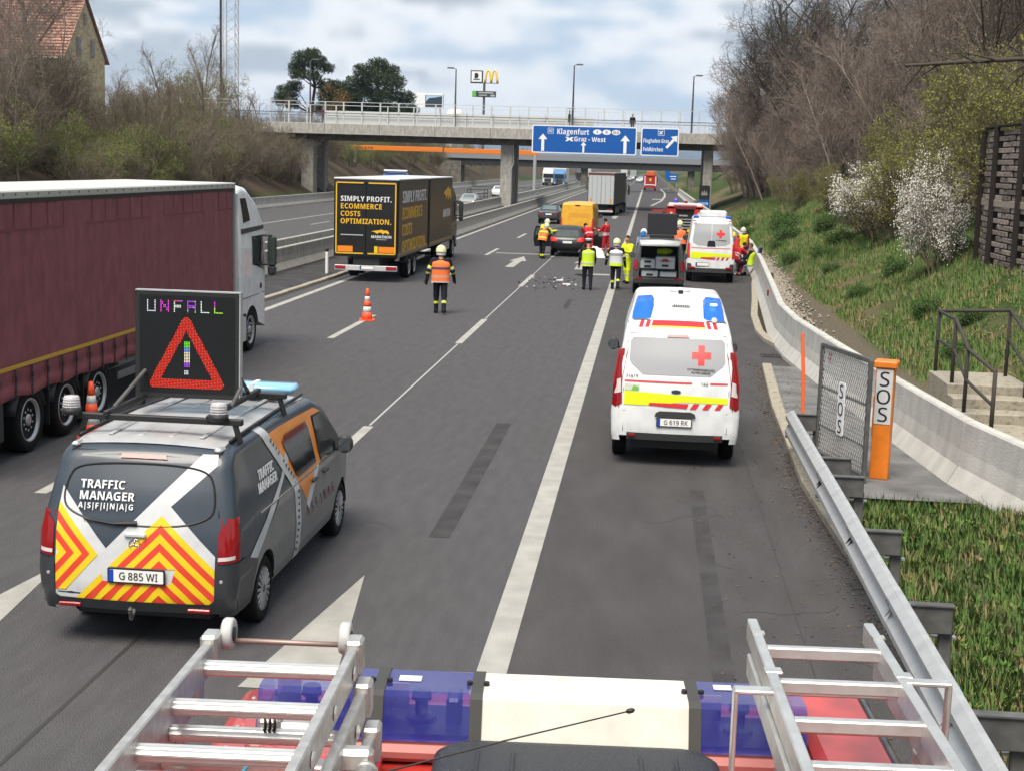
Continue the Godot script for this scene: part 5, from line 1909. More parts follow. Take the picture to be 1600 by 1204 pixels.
		var sideB := Basis(Vector3(0, 0, -1) if sg > 0 else Vector3(0, 0, 1), UPV.rotated(Vector3(0, 0, 1), 0.16 * sg), Vector3(sg, 0, 0))
		sideB = sideB.orthonormalized()
		for q in [["TRAFFIC", 1.49, 0.95], ["MANAGER", 1.37, 0.95]]:
			letters(v, "lettering", q[0], 0.1, Transform3D(sideB, side_pt(B, q[2] + 0.33, q[1], sg, 0.008)), M.print_white, true, 1.0, 1)
		var red = mat(lin(0.1, 0.02, 0.03), 0.4)
		for k in 7:
			letters(v, "lettering", "ASFINAG"[k if sg > 0 else 6 - k], 0.12, Transform3D(sideB, side_pt(B, 2.72 + 0.2 * k, 0.74, sg, 0.014)), red, false, 0.9)
		for k in 22:
			var f := k / 21.0
			var ps := lerpf(1.62, 2.3, minf(f * 1.9, 1.0))
			var py := lerpf(1.73, 1.12, minf(f * 1.9, 1.0)) - maxf(0.0, f - 0.526) * 1.5
			letters(v, "lettering", "GUTE FAHRT, ÖSTERREICH"[k], 0.042, Transform3D(sideB * Basis(Vector3(0, 0, 1), -0.9 if f < 0.52 else -1.45), side_pt(B, ps, py, sg, 0.016)), M.ink, true)
		side_patch(B, v2([2.42, 1.22, 2.54, 1.22, 2.5, 1.36, 2.38, 1.36]), sg, mat(lin(0.02, 0.2, 0.1), 0.4), v, "sticker", 0.016)
	# roof in pale grey, with rack, beacons, light bar and light board
	roof_patch(B, v2([-0.72, 0.1, 0.72, 0.1, 0.72, 3.6, -0.72, 3.6]), paint(lin(0.42, 0.43, 0.44)), v, "roof_panel", 0.006)
	for x in [-0.45, -0.15, 0.15, 0.45]:
		st = S()
		beam(st, Vector3(x, 1.925, -0.6), Vector3(x, 1.94, -3.4), 0.05, 0.016, 0.006)
		obj("roof_rib", st, paint(lin(0.42, 0.43, 0.44)), v)
	for z in [-0.72, -2.35]:
		st = S()
		beam(st, Vector3(-0.82, 2.07, z), Vector3(0.82, 2.07, z), 0.07, 0.06, 0.008)
		obj("cross_bar", st, M.black, v)
		for sg in [1, -1]:
			st = S()
			beam(st, Vector3(sg * 0.74, 2.06, z), Vector3(sg * 0.8, 1.86, z), 0.05, 0.05, 0.01)
			obj("rack_foot", st, M.black, v)
	for x in [-0.52, 0.5]:
		st = S()
		beam(st, Vector3(x, 2.11, -0.65), Vector3(x, 2.11, -2.4), 0.05, 0.05, 0.006)
		obj("rack_rail", st, M.black, v)
	for e in [[Vector3(-0.55, 2.12, -0.95), Vector3(-0.5, 2.4, -1.75)], [Vector3(0.5, 2.12, -2.05), Vector3(0.48, 2.35, -1.75)], [Vector3(0.53, 2.12, -1.3), Vector3(0.5, 2.25, -1.75)]]:
		st = S()
		tube(st, e, 0.02, 8)
		obj("board_strut", st, M.galv_dark, v)
	for x in [-0.86, 0.6]:
		st = S(true)
		lathe(st, Vector3(x, 2.09, -0.66), UPV, [[0, 0.085], [0.01, 0.095], [0.055, 0.095], [0.06, 0.085]], 20)
		var bc = obj("beacon", st, M.black, v)
		st = S(true)
		lathe(st, Vector3(x, 2.148, -0.66), UPV, [[0, 0.084], [0.1, 0.076], [0.118, 0.066], [0.124, 0.0]], 20)
		obj("beacon_lens", st, mat(lin(0.42, 0.41, 0.43), 0.12), bc)
		st = S()
		for k in 4: tube(st, ring(Vector3(x, 2.165 + 0.024 * k, -0.66), Vector3(0.084 - 0.002 * k, 0, 0), Vector3(0, 0, 0.084 - 0.002 * k), 20), 0.003, 4)
		obj("lens_ribs", st, mat(lin(0.55, 0.54, 0.56), 0.15), bc)
	# light bar
	st = S(true)
	beam(st, Vector3(-0.62, 2.06, -2.95), Vector3(0.78, 2.06, -2.95), 0.3, 0.1, 0.04)
	var lbar = obj("light_bar", st, mat(lin(0.25, 0.5, 0.72), 0.12), v)
	st = S()
	box(st, Vector3(0.3, 2.06, -2.95), Vector3(0.05, 0.106, 0.306))
	obj("light_bar_band", st, M.print_white, lbar)
	st = S()
	beam(st, Vector3(-0.5, 1.97, -2.95), Vector3(0.6, 1.97, -2.95), 0.2, 0.08, 0.01)
	obj("light_bar_base", st, M.black, lbar)
	# light board
	var bt = T(-0.06, 2.66, -1.72, 0.02, -0.02)
	st = S()
	box(st, Vector3(0, 0, -0.04), Vector3(1.1, 1.1, 0.1), bt, 0.008)
	var brd = obj("light_board", st, M.black, v)
	st = S()
	beam(st, bt * Vector3(-0.545, 0.552, -0.03), bt * Vector3(0.552, 0.552, -0.03), 0.09, 0.012)
	beam(st, bt * Vector3(0.552, 0.55, -0.03), bt * Vector3(0.552, -0.55, -0.03), 0.09, 0.012, 0, Vector3.RIGHT)
	obj("board_trim", st, M.galv, brd)
	var q := MeshInstance3D.new()
	var qm := QuadMesh.new()
	qm.size = Vector2(1.0, 1.0)
	q.mesh = qm
	q.name = "led_screen"
	var sm = mat(Color.WHITE, 0.35)
	var pics = led_picture()
	sm.albedo_texture = pics[0]
	sm.emission_enabled = true
	sm.emission_texture = pics[1]
	sm.emission_energy_multiplier = 0.8
	q.material_override = sm
	brd.add_child(q)
	q.transform = bt * T(0, 0.005, 0.014)

func led_picture():
	var n := 64
	var px := 12
	var a := Image.create(n * px, n * px, false, Image.FORMAT_RGB8)
	var e := Image.create(n * px, n * px, false, Image.FORMAT_RGB8)
	a.fill(Color(0.05, 0.055, 0.06))
	e.fill(Color.BLACK)
	var glyph := {"U": ["10001", "10001", "10001", "10001", "10001", "10001", "11111"], "N": ["10001", "11001", "11001", "10101", "10011", "10011", "10001"], "F": ["11111", "10000", "10000", "11110", "10000", "10000", "10000"], "A": ["11111", "10001", "10001", "11111", "10001", "10001", "10001"], "L": ["10000", "10000", "10000", "10000", "10000", "10000", "11111"]}
	var tints := [Color(0.9, 0.9, 1), Color(1, 0.25, 0.9), Color(0.95, 0.95, 0.95), Color(0.75, 0.3, 1), Color(0.9, 1, 0.9), Color(0.7, 1, 0.2)]
	var lit := {}
	var word := "UNFALL"
	for c in 6:
		for r in 8:
			for k in 6:
				if glyph[word[c]][int(round(r * 6 / 7.0))][int(round(k * 4 / 5.0))] == "1":
					var col: Color = tints[c]
					if (r * 3 + k * 5 + c) % 7 == 0: col = tints[(c + 2) % 6]
					if c == 0 and k == 4 and r < 2: col = Color(1, 0.3, 0.2)
					if c == 2 and r == 0: col = [Color(1, 0.4, 0.1), Color(1, 0.4, 0.3), Color(1, 0.2, 0.6), Color(1, 0.3, 0.9), Color(0.8, 0.4, 1), Color(0.8, 0.4, 1)][k]
					if c == 5 and r < 4: col = Color(0.9, 0.2, 0.9)
					lit[Vector2i(5 + c * 9 + k, 3 + r)] = col
	for y in n:
		for x in n:
			var p := Vector2(x + 0.5, y + 0.5)
			var d := 1e9
			for k in 3: d = minf(d, p.distance_to(Geometry2D.get_closest_point_to_segment(p, [Vector2(31.5, 17), Vector2(9.5, 58), Vector2(54, 58)][k], [Vector2(31.5, 17), Vector2(9.5, 58), Vector2(54, 58)][(k + 1) % 3])))
			if d < 2.9: lit[Vector2i(x, y)] = Color(1, 0.12, 0.1) if (x * 7 + y * 3) % 11 > 2 else Color(1, 0.35, 0.1)
			if x >= 30 and x <= 33 and y >= 30 and y <= 46: lit[Vector2i(x, y)] = Color(0.5, 1, 0.1) if y < 34 else Color(0.5, 0.7, 1) if y < 37 else Color(1, 0.95, 0.8) if y < 44 else Color(0.7, 0.3, 1)
			if x >= 30 and x <= 32 and y >= 49 and y <= 51: lit[Vector2i(x, y)] = Color(0.9, 0.9, 0.95)
	for y in n:
		for x in n:
			var k := Vector2i(x, y)
			var on: bool = lit.has(k)
			var s := 7 if on else 4
			var o := (px - s) / 2
			a.fill_rect(Rect2i(x * px + o, y * px + o, s, s), lit[k] * 0.5 if on else Color(0.16, 0.17, 0.17))
			if on: e.fill_rect(Rect2i(x * px + o, y * px + o, s, s), lit[k])
	return [ImageTexture.create_from_image(a), ImageTexture.create_from_image(e)]

# ---------- the two ambulances
func red_cross(x, y, a, t):
	return v2([x - t, y - a, x + t, y - a, x + t, y - t, x + a, y - t, x + a, y + t, x + t, y + t, x + t, y + a, x - t, y + a, x - t, y + t, x - a, y + t, x - a, y - t, x - t, y - t])

func livery_rear(B, v, y0, k, xr, red, x_shift = 0.0):   # yellow-green band with slanted red bars
	rear_patch(B, v2([-xr, y0 + 0.21 * k, xr, y0 + 0.15 * k, xr, y0 + 0.06 * k, 0.1, y0 + 0.07 * k, -0.42, y0, -xr, y0]), M.yellow_green, v, "yellow_band", 0.006)
	rear_patch(B, v2([-0.42, y0 + 0.005, 0.17, y0 - 0.025 * k, 0.2, y0 + 0.05 * k, -0.4, y0 + 0.045 * k]), red, v, "red_bar", 0.009)
	for q in [[0.22, 0.35], [0.41, 0.54], [0.6, 0.72]]:
		rear_patch(B, v2([q[0], y0 - 0.03 * k, q[1] - 0.04, y0 - 0.03 * k, q[1] + 0.02, y0 + 0.055 * k, q[0] + 0.06, y0 + 0.055 * k]), red, v, "red_bar", 0.009)

func near_ambulance():
	var v = thing("ambulance", "white ambulance with grey rear window, red cross and two blue roof lights", "ambulance", Vector3(0.56, 0, -22.15), 0.0)
	var B := {"L": 5.34, "w": [[0, 0.985], [0.6, 0.993], [4.4, 0.993], [5.0, 0.93], [5.34, 0.75]], "top": [[0, 2.06], [0.15, 2.11], [0.42, 2.21], [0.8, 2.38], [1.15, 2.5], [1.7, 2.56], [2.9, 2.55], [3.3, 2.4], [3.9, 1.95], [4.25, 1.45], [4.45, 1.27], [5.1, 1.08], [5.34, 0.85]],
		"bot": [[0, 0.42], [0.3, 0.36], [5.0, 0.3], [5.34, 0.36]], "prof": [[0.3, 0.95], [0.5, 0.985], [0.8, 1.0], [1.1, 0.985], [1.4, 0.95], [1.7, 0.9], [2.05, 0.835], [2.3, 0.76], [2.6, 0.68]], "rc": 0.13, "re": 0.12,
		"lean": [[0.4, 0.012], [0.55, 0.0], [0.95, 0.02], [1.3, 0.07], [1.7, 0.2], [2.05, 0.34], [2.3, 0.42], [2.6, 0.5]], "bulge": 0.05, "crown": 0.02, "arch": [[0.95, 0.4, 0.34], [4.25, 0.4, 0.34]]}
	body(B, M.white, v)
	underbody(B, v, 0.34)
	wheels4(B, v, 0.34, 0.22, M.galv_dark, 8)
	var red = mat(lin(0.55, 0.02, 0.03), 0.4)
	rear_patch(B, v2([-0.69, 1.985, 0.69, 1.985, 0.73, 1.93, 0.74, 1.64, 0.7, 1.58, 0.52, 1.43, -0.52, 1.43, -0.7, 1.58, -0.74, 1.64, -0.73, 1.93]), mat(lin(0.3, 0.31, 0.33), 0.45, 0, 0.35), v, "rear_window", 0.006)
	rear_patch(B, red_cross(0.37, 1.745, 0.15, 0.05), mat(lin(0.7, 0.03, 0.03), 0.4), v, "red_cross", 0.01)
	letters(v, "lettering", "ÖSTERREICHISCHES", 0.03, T(0.37, 1.53, rear_z(B, 0.37, 1.53) + 0.014, 0, -0.25), M.ink, true, 1.1)
	letters(v, "lettering", "ROTES KREUZ", 0.03, T(0.37, 1.485, rear_z(B, 0.37, 1.485) + 0.014, 0, -0.2), M.ink, true, 1.1)
	rear_patch(B, v2([-0.8, 1.315, 0.24, 1.315, 0.24, 1.34, -0.8, 1.34]), red, v, "red_line")
	rear_patch(B, v2([0.52, 1.315, 0.79, 1.315, 0.79, 1.34, 0.52, 1.34]), red, v, "red_line")
	letters(v, "lettering", "144", 0.05, T(0.43, 1.325, rear_z(B, 0.4, 1.325) + 0.014, 0, -0.12), M.ink, false)
	letters(v, "lettering", "71619", 0.05, T(-0.69, 1.4, rear_z(B, 0.69, 1.4) + 0.012, 0, -0.15), M.ink, false)
	rear_patch(B, v2([-0.8, 1.18, -0.57, 1.18, -0.57, 1.28, -0.8, 1.28]), mat(lin(0.5, 0.55, 0.45), 0.4), v, "sticker")
	rear_patch(B, v2([-0.69, 1.19, -0.58, 1.19, -0.58, 1.24, -0.66, 1.26]), mat(lin(0.12, 0.4, 0.05), 0.4), v, "sticker_mark", 0.01)
	livery_rear(B, v, 0.965, 1.0, 0.8, red)
	var oval := []
	for i in 16: oval.append(Vector2(cos(TAU * i / 16) * 0.075, 1.19 + sin(TAU * i / 16) * 0.03))
	rear_patch(B, oval, mat(lin(0.02, 0.03, 0.06), 0.3), v, "badge", 0.012)
	groove(B, v2([-0.81, 0.87, 0.81, 0.87]), v, "door_seam", 0, 0.004, M.galv_dark)
	groove(B, v2([-0.8, 0.55, -0.815, 1.2, -0.77, 1.9, -0.74, 2.04, 0.74, 2.04, 0.77, 1.9, 0.815, 1.2, 0.8, 0.55]), v, "door_seam", 0, 0.005, M.galv_dark)
	rear_patch(B, v2([-0.32, 0.8, 0.32, 0.8, 0.3, 0.86, 0.24, 0.89, -0.24, 0.89, -0.3, 0.86]), M.plastic, v, "plate_lamp", 0.03)
	number_plate(v, "G 619 RK", T(-0.01, 0.72, 0.075))
	rear_patch(B, v2([-0.74, 0.43, 0.74, 0.43, 0.74, 0.54, -0.74, 0.54]), M.plastic, v, "bumper_strip", 0.03)
	for sg in [1, -1]:
		var st = S()
		box(st, Vector3(sg * 0.66, 0.5, 0.06), Vector3(0.1, 0.045, 0.03), Transform3D(), 0.006)
		obj("reflector", st, M.lamp_red, v)
		side_patch(B, v2([0, 0.4, 0.55, 0.36, 0.56, 0.56, 0.5, 0.9, 0, 0.94]), sg, M.white, v, "bumper_corner", 0.012)
		side_patch(B, v2([0.5, 1.9, 1.9, 1.9, 1.9, 1.3, 0.5, 1.3]), sg, mat(lin(0.25, 0.26, 0.28), 0.2), v, "window", 0.006)
		side_patch(B, v2([2.2, 1.9, 3.2, 1.88, 3.2, 1.3, 2.2, 1.3]), sg, M.glass, v, "window", 0.006)
		side_patch(B, v2([3.35, 1.88, 3.8, 1.8, 4.2, 1.35, 3.35, 1.28]), sg, M.glass, v, "window", 0.006)
		side_patch(B, v2([0.55, 1.0, 4.4, 0.98, 4.4, 1.16, 0.55, 1.2]), sg, M.yellow_green, v, "yellow_band", 0.006)
		side_patch(B, v2([1.4, 0.86, 3.8, 0.86, 3.8, 0.96, 1.4, 0.96]), sg, red, v, "red_band", 0.006)
		door_mirror(B, v, 4.0, 1.42, sg)
		# roof pods
		st = S(true)
		var rings := []
		for q in [[0.0, 0.4, 0.02], [0.04, 0.9, 0.03], [0.42, 1.0, 0.085], [0.7, 1.0, 0.1], [0.78, 0.7, 0.05]]:
			var s: float = 0.44 + q[0]
			var yb: float = btop(B, s) - 0.02
			var x0: float = 0.38 + 0.1 * (1.0 - q[1])
			var x1: float = bside(B, s, yb - 0.05) + 0.015
			var z: float = bz(B, s, yb)
			rings.append([Vector3(sg * x0, yb + 0.02, z), Vector3(sg * (x0 + 0.05), yb + q[2], z), Vector3(sg * (x1 - 0.07), yb + q[2] * 0.8, z), Vector3(sg * x1, yb - 0.09, z), Vector3(sg * (x1 - 0.02), yb - 0.14, z)])
		if sg < 0:
			for r in rings: r.reverse()
		skin(st, rings, true, true)
		var lamp = mat(lin(0.015, 0.13, 0.62), 0.12)
		var pod = obj("blue_light", st, lamp, v)
		st = S()
		for r in rings.slice(0, 2): pass
		tube(st, rings[0] + [rings[0][0]], 0.02, 6)
		obj("light_trim", st, M.plastic, pod)
		st = S()
		lathe(st, (rings[1][1] + rings[1][2]) / 2 + Vector3(-sg * 0.02, 0.0, 0.05), Vector3(0, 0.5, 0.9), [[0, 0.05], [0.03, 0.042], [0.04, 0.0]], 14)
		obj("work_lamp", st, M.lamp_clear, pod)
		if sg > 0:
			st = S()
			var g0: Vector3 = rings[2][1].lerp(rings[2][2], 0.5)
			box(st, g0 + Vector3(0, 0.012, 0.0), Vector3(0.11, 0.03, 0.14), Transform3D(), 0.01)
			obj("flash", st, glow(Color(0.75, 0.9, 1.0), 1.6), pod)
	tail_lamp(B, v, v2([0.83, 0.98, 0.985, 0.9, 0.98, 1.3, 0.92, 1.75, 0.87, 1.84, 0.85, 1.5]), v2([0, 0.9, 0.16, 1.0, 0.16, 1.5, 0.05, 1.8, 0, 1.8]))
	for sg in [1, -1]:
		rear_patch(B, v2([0.85, 1.15, 0.955, 1.12, 0.95, 1.32, 0.86, 1.36]) if sg > 0 else mirror_x(v2([0.85, 1.15, 0.955, 1.12, 0.95, 1.32, 0.86, 1.36])), M.lamp_clear, v, "indicator_lamp", 0.018)
	# roof markings, vent, dome, camera
	rear_patch(B, v2([-0.18, 2.0, 0.18, 2.0, 0.15, 2.04, -0.15, 2.04]), M.lamp_red, v, "brake_lamp", 0.02)
	roof_patch(B, v2([-0.42, 0.2, 0.42, 0.2, 0.4, 0.4, -0.4, 0.4]), red, v, "red_bar", 0.004)
	roof_patch(B, v2([-0.44, 0.16, 0.44, 0.16, 0.43, 0.2, -0.43, 0.2]), M.yellow_green, v, "yellow_bar", 0.004)
	for sg in [1, -1]:
		for x in [0.46, 0.56]:
			var p = v2([x, 0.16, x + 0.06, 0.16, x + 0.03, 0.4, x - 0.03, 0.4])
			roof_patch(B, p if sg > 0 else mirror_x(p), red, v, "red_bar", 0.004)
	var st = S()
	box(st, Vector3(0.04, 2.44, bz(B, 0.9, 2.42)), Vector3(0.3, 0.05, 0.12), Transform3D(Basis(Vector3.RIGHT, -0.4), Vector3(0, 0, 0)) if false else Transform3D(), 0.015)
	var vt = obj("roof_vent", st, M.white, v)
	st = S()
	for k in 7: box(st, Vector3(-0.07 + 0.036 * k, 2.44, bz(B, 0.9, 2.42) + 0.062), Vector3(0.02, 0.03, 0.004))
	obj("vent_slots", st, M.galv_dark, vt)
	st = S(true)
	lathe(st, Vector3(0.04, 2.59, -1.95), UPV, [[-0.04, 0.1], [0.0, 0.17], [0.02, 0.16], [0.05, 0.08], [0.06, 0.0]], 20)
	obj("roof_dome", st, M.white, v)
	st = S()
	box(st, Vector3(0.04, 2.6, -1.62), Vector3(0.08, 0.06, 0.08), Transform3D(), 0.01)
	obj("camera", st, M.black, v)

func far_ambulance():
	var v = thing("ambulance", "white ambulance with a roof box and wide grey rear windows beside the wall", "ambulance", Vector3(2.66, 0, -59.6), -0.02)
	var B := {"L": 6.0, "w": [[0, 0.98], [0.6, 0.995], [5.2, 0.995], [5.7, 0.93], [6.0, 0.75]], "top": [[0, 2.5], [0.25, 2.6], [0.8, 2.65], [3.9, 2.63], [4.4, 2.4], [5.0, 1.5], [5.3, 1.3], [5.8, 1.1], [6.0, 0.9]],
		"bot": [[0, 0.45], [6.0, 0.4]], "prof": [[0.3, 0.95], [0.6, 0.99], [0.9, 1.0], [1.2, 0.98], [1.7, 0.92], [2.2, 0.85], [2.65, 0.79]], "rc": 0.16, "re": 0.1,
		"lean": [[0.4, 0.0], [1.1, 0.02], [1.5, 0.06], [2.0, 0.13], [2.6, 0.26]], "bulge": 0.05, "arch": [[1.0, 0.4, 0.35], [4.66, 0.4, 0.35]]}
	body(B, M.white, v)
	underbody(B, v, 0.35)
	wheels4(B, v, 0.35, 0.24, M.galv_dark, 8)
	var red = mat(lin(0.55, 0.02, 0.03), 0.4)
	var win = mat(lin(0.32, 0.34, 0.36), 0.4, 0, 0.4)
	for sg in [1, -1]:
		var p = v2([0.01, 1.5, 0.55, 1.53, 0.74, 1.62, 0.76, 1.72, 0.7, 2.36, 0.66, 2.4, 0.01, 2.4])
		rear_patch(B, p if sg > 0 else mirror_x(p), win, v, "rear_window", 0.006)
		door_mirror(B, v, 4.7, 1.6, sg)
		side_patch(B, v2([0.5, 1.0, 4.0, 1.0, 4.0, 1.2, 0.5, 1.25]), sg, M.yellow_green, v, "yellow_band")
		side_patch(B, v2([0.5, 2.2, 2.2, 2.2, 2.2, 1.5, 0.5, 1.5]), sg, win, v, "window")
	rear_patch(B, red_cross(0.36, 2.0, 0.17, 0.06), mat(lin(0.7, 0.03, 0.03), 0.4), v, "red_cross", 0.01)
	letters(v, "lettering", "ROTES KREUZ", 0.045, T(0.38, 1.74, rear_z(B, 0.37, 1.74) + 0.014, 0, -0.15), M.ink, true, 1.1)
	rear_patch(B, v2([-0.17, 1.48, 0.17, 1.48, 0.15, 1.68, 0.1, 1.72, -0.1, 1.72, -0.15, 1.68]), M.black_gloss, v, "lock_plate", 0.014)
	livery_rear(B, v, 0.98, 1.35, 0.82, red)
	rear_patch(B, v2([-0.8, 1.4, 0.8, 1.4, 0.8, 1.425, -0.8, 1.425]), red, v, "red_line")
	groove(B, v2([0, 0.6, 0, 2.5]), v, "door_seam", 0, 0.006, M.galv_dark)
	rear_patch(B, v2([-0.83, 0.42, 0.83, 0.42, 0.95, 0.42, 0.95, 0.78, 0.8, 0.78, 0.74, 0.6, -0.74, 0.6, -0.8, 0.78, -0.95, 0.78, -0.95, 0.42]), M.plastic, v, "bumper", 0.03)
	number_plate(v, "", T(-0.33, 0.75, 0.06))
	for sg in [1, -1]:
		var st = S()
		box(st, Vector3(sg * 0.75, 0.6, 0.03), Vector3(0.26, 0.1, 0.1), Transform3D(), 0.02)
		obj("bumper_lamp", st, M.lamp_red, v)
	tail_lamp(B, v, v2([0.85, 1.0, 0.975, 1.0, 0.97, 1.55, 0.87, 1.62]), v2([0, 1.0, 0.1, 1.0, 0.1, 1.5, 0, 1.55]), mat(lin(0.5, 0.03, 0.03), 0.2))
	var st = S()
	box(st, Vector3(0.05, 2.78, -1.4), Vector3(1.1, 0.26, 1.4), Transform3D(), 0.06)
	obj("roof_box", st, M.white, v)
	for sg in [1, -1]:
		st = S()
		box(st, Vector3(0.0 + sg * 0.66, 2.66, -0.6), Vector3(0.22, 0.12, 0.26), Transform3D(), 0.03)
		obj("blue_light", st, mat(lin(0.02, 0.1, 0.5), 0.2), v)
		st = S()
		box(st, Vector3(sg * 0.72, 2.52, -0.16), Vector3(0.16, 0.05, 0.06), Transform3D(), 0.02)
		obj("marker_lamp", st, mat(lin(0.6, 0.1, 0.03), 0.3), v)

# ---------- grey command van with its tailgate up
func grey_van():
	var v = thing("command_van", "dark grey van with its tailgate raised over silver equipment drawers", "van", Vector3(0.5, 0, -52.6), 0.0)
	var B := {"L": 4.95, "w": [[0, 0.94], [0.5, 0.952], [4.1, 0.952], [4.7, 0.88], [4.95, 0.7]], "top": [[0, 1.9], [0.3, 1.97], [1.5, 1.99], [3.1, 1.95], [3.5, 1.8], [4.1, 1.2], [4.75, 1.02], [4.95, 0.9]],
		"bot": [[0, 0.4], [4.95, 0.32]], "prof": [[0.3, 0.95], [0.6, 0.99], [0.85, 1.0], [1.1, 0.98], [1.4, 0.93], [1.7, 0.87], [2.0, 0.8]], "rc": 0.13, "re": 0.08,
		"lean": [[0.4, 0.0], [1.0, 0.03], [1.4, 0.12], [1.9, 0.28]], "bulge": 0.0, "arch": [[0.95, 0.39, 0.34], [3.95, 0.39, 0.34]]}
	var grey = paint(lin(0.06, 0.064, 0.07))
	body(B, grey, v, "body", true)
	underbody(B, v, 0.34)
	wheels4(B, v, 0.335, 0.21, M.galv_dark, 8)
	# rear frame around the opening
	var st = S()
	for sg in [1, -1]:
		var a := []
		for y in [0.62, 0.9, 1.2, 1.5, 1.8]:
			a.append([Vector3(sg * (bside(B, 0.08, y) - 0.02), y, rear_z(B, 0, y) - 0.02), Vector3(sg * 0.72 * lerps([[0.6, 1.0], [1.2, 0.98], [1.8, 0.86]], y), y, rear_z(B, 0, y) - 0.03)])
		for i in 4:
			if sg > 0: quad(st, a[i][1], a[i][0], a[i + 1][0], a[i + 1][1])
			else: quad(st, a[i][0], a[i][1], a[i + 1][1], a[i + 1][0])
	box(st, Vector3(0, 1.82, -0.28), Vector3(1.36, 0.09, 0.06), Transform3D(), 0.02)
	obj("rear_frame", st, grey, v)
	st = S()
	box(st, Vector3(0, 0.53, 0.0), Vector3(1.84, 0.24, 0.16), Transform3D(), 0.05)
	obj("bumper", st, M.plastic, v)
	for sg in [1, -1]:
		st = S()
		box(st, Vector3(sg * 0.72, 0.62, 0.07), Vector3(0.28, 0.07, 0.03), Transform3D(), 0.01)
		obj("reflector", st, M.lamp_red, v)
	tail_lamp(B, v, v2([0.76, 0.92, 0.93, 0.92, 0.92, 1.22, 0.84, 1.3, 0.76, 1.22]), v2([0, 0.92, 0.12, 0.92, 0.1, 1.22, 0, 1.25]))
	# load space: floor, back wall, drawer units
	st = S()
	box(st, Vector3(0, 0.66, -0.8), Vector3(1.5, 0.04, 1.5))
	box(st, Vector3(0, 1.2, -1.6), Vector3(1.7, 1.2, 0.04))
	obj("load_floor", st, M.black, v)
	var silver = mat(lin(0.5, 0.53, 0.55), 0.35, 0.3)
	for q in [[-0.42, 1.16, 0.56, 0.36, 0], [0.22, 1.2, 0.72, 0.46, 1], [-0.33, 0.8, 0.62, 0.24, 0], [0.34, 0.79, 0.62, 0.2, 2]]:
		st = S()
		box(st, Vector3(q[0], q[1], -0.26), Vector3(q[2], q[3], 0.5), Transform3D(), 0.01)
		var d = obj("drawer", st, silver, v)
		st = S()
		for s in [1, -1]:
			box(st, Vector3(q[0] + s * (q[2] / 2 - 0.01), q[1], -0.005), Vector3(0.025, q[3], 0.03))
			box(st, Vector3(q[0], q[1] + s * (q[3] / 2 - 0.01), -0.005), Vector3(q[2], 0.025, 0.03))
		obj("drawer_edge", st, mat(lin(0.16, 0.17, 0.18), 0.4, 0.4), d)
		if q[4] < 2:
			st = S()
			for y in ([0.07, -0.1] if q[3] > 0.3 else [-0.04]):
				box(st, Vector3(q[0], q[1] + y, -0.005), Vector3(0.24, 0.075, 0.03), Transform3D(), 0.01)
			obj("drawer_handle", st, M.black, d)
		if q[4] == 1:
			st = S()
			box(st, Vector3(q[0], q[1] + 0.07, 0.008), Vector3(0.4, 0.03, 0.012))
			box(st, Vector3(q[0], q[1] + 0.09, 0.012), Vector3(0.16, 0.11, 0.012))
			obj("red_label", st, mat(lin(0.4, 0.03, 0.05), 0.4), d)
	st = S(true)
	lathe(st, Vector3(0.2, 1.58, -0.7), Vector3(1, 0.05, 0), [[-0.3, 0.02], [-0.26, 0.11], [0.0, 0.14], [0.2, 0.1], [0.3, 0.02]], 12)
	obj("safety_jacket", st, mat(lin(0.42, 0.62, 0.02), 0.8), v)
	# raised tailgate
	st = S(true)
	var rings := []
	for q in [[0.0, 0.0, 0.68], [0.35, 0.07, 0.71], [0.8, 0.1, 0.74], [1.05, 0.05, 0.72], [1.12, -0.03, 0.68]]:
		var z: float = -0.24 + q[0]
		var y: float = 1.93 + q[1]
		rings.append([Vector3(-q[2], y, z), Vector3(-q[2], y - 0.06, z), Vector3(q[2], y - 0.06, z), Vector3(q[2], y, z), Vector3(0.0, y + 0.035, z)])
	skin(st, rings)
	obj("tailgate", st, paint(lin(0.5, 0.51, 0.52)), v)
	for sg in [1, -1]:
		st = S()
		tube(st, [Vector3(sg * 0.66, 1.5, -0.16), Vector3(sg * 0.68, 1.94, 0.42)], 0.014, 6)
		obj("gas_strut", st, M.black, v)
		side_patch(B, v2([0.5, 1.75, 1.6, 1.78, 1.7, 1.2, 0.45, 1.2]), sg, M.glass, v, "window")
		side_patch(B, v2([1.8, 1.78, 2.8, 1.76, 2.85, 1.2, 1.8, 1.2]), sg, M.glass, v, "window")
		side_patch(B, v2([2.95, 1.76, 3.3, 1.7, 3.8, 1.2, 2.95, 1.18]), sg, M.glass, v, "window")
		door_mirror(B, v, 3.6, 1.25, sg)
	# folded light board on the roof
	st = S()
	box(st, Vector3(0.08, 2.52, -2.1), Vector3(1.12, 0.8, 0.1), Transform3D(), 0.02)
	obj("light_board", st, mat(lin(0.012, 0.013, 0.018), 0.6), v)
	st = S()
	box(st, Vector3(0.08, 2.04, -2.1), Vector3(0.9, 0.18, 0.3), Transform3D(), 0.02)
	obj("board_base", st, M.black, v)
	st = S()
	box(st, Vector3(-0.62, 2.12, -2.4), Vector3(0.18, 0.24, 0.2), Transform3D(), 0.05)
	obj("blue_light", st, mat(lin(0.03, 0.2, 0.55), 0.2), v)

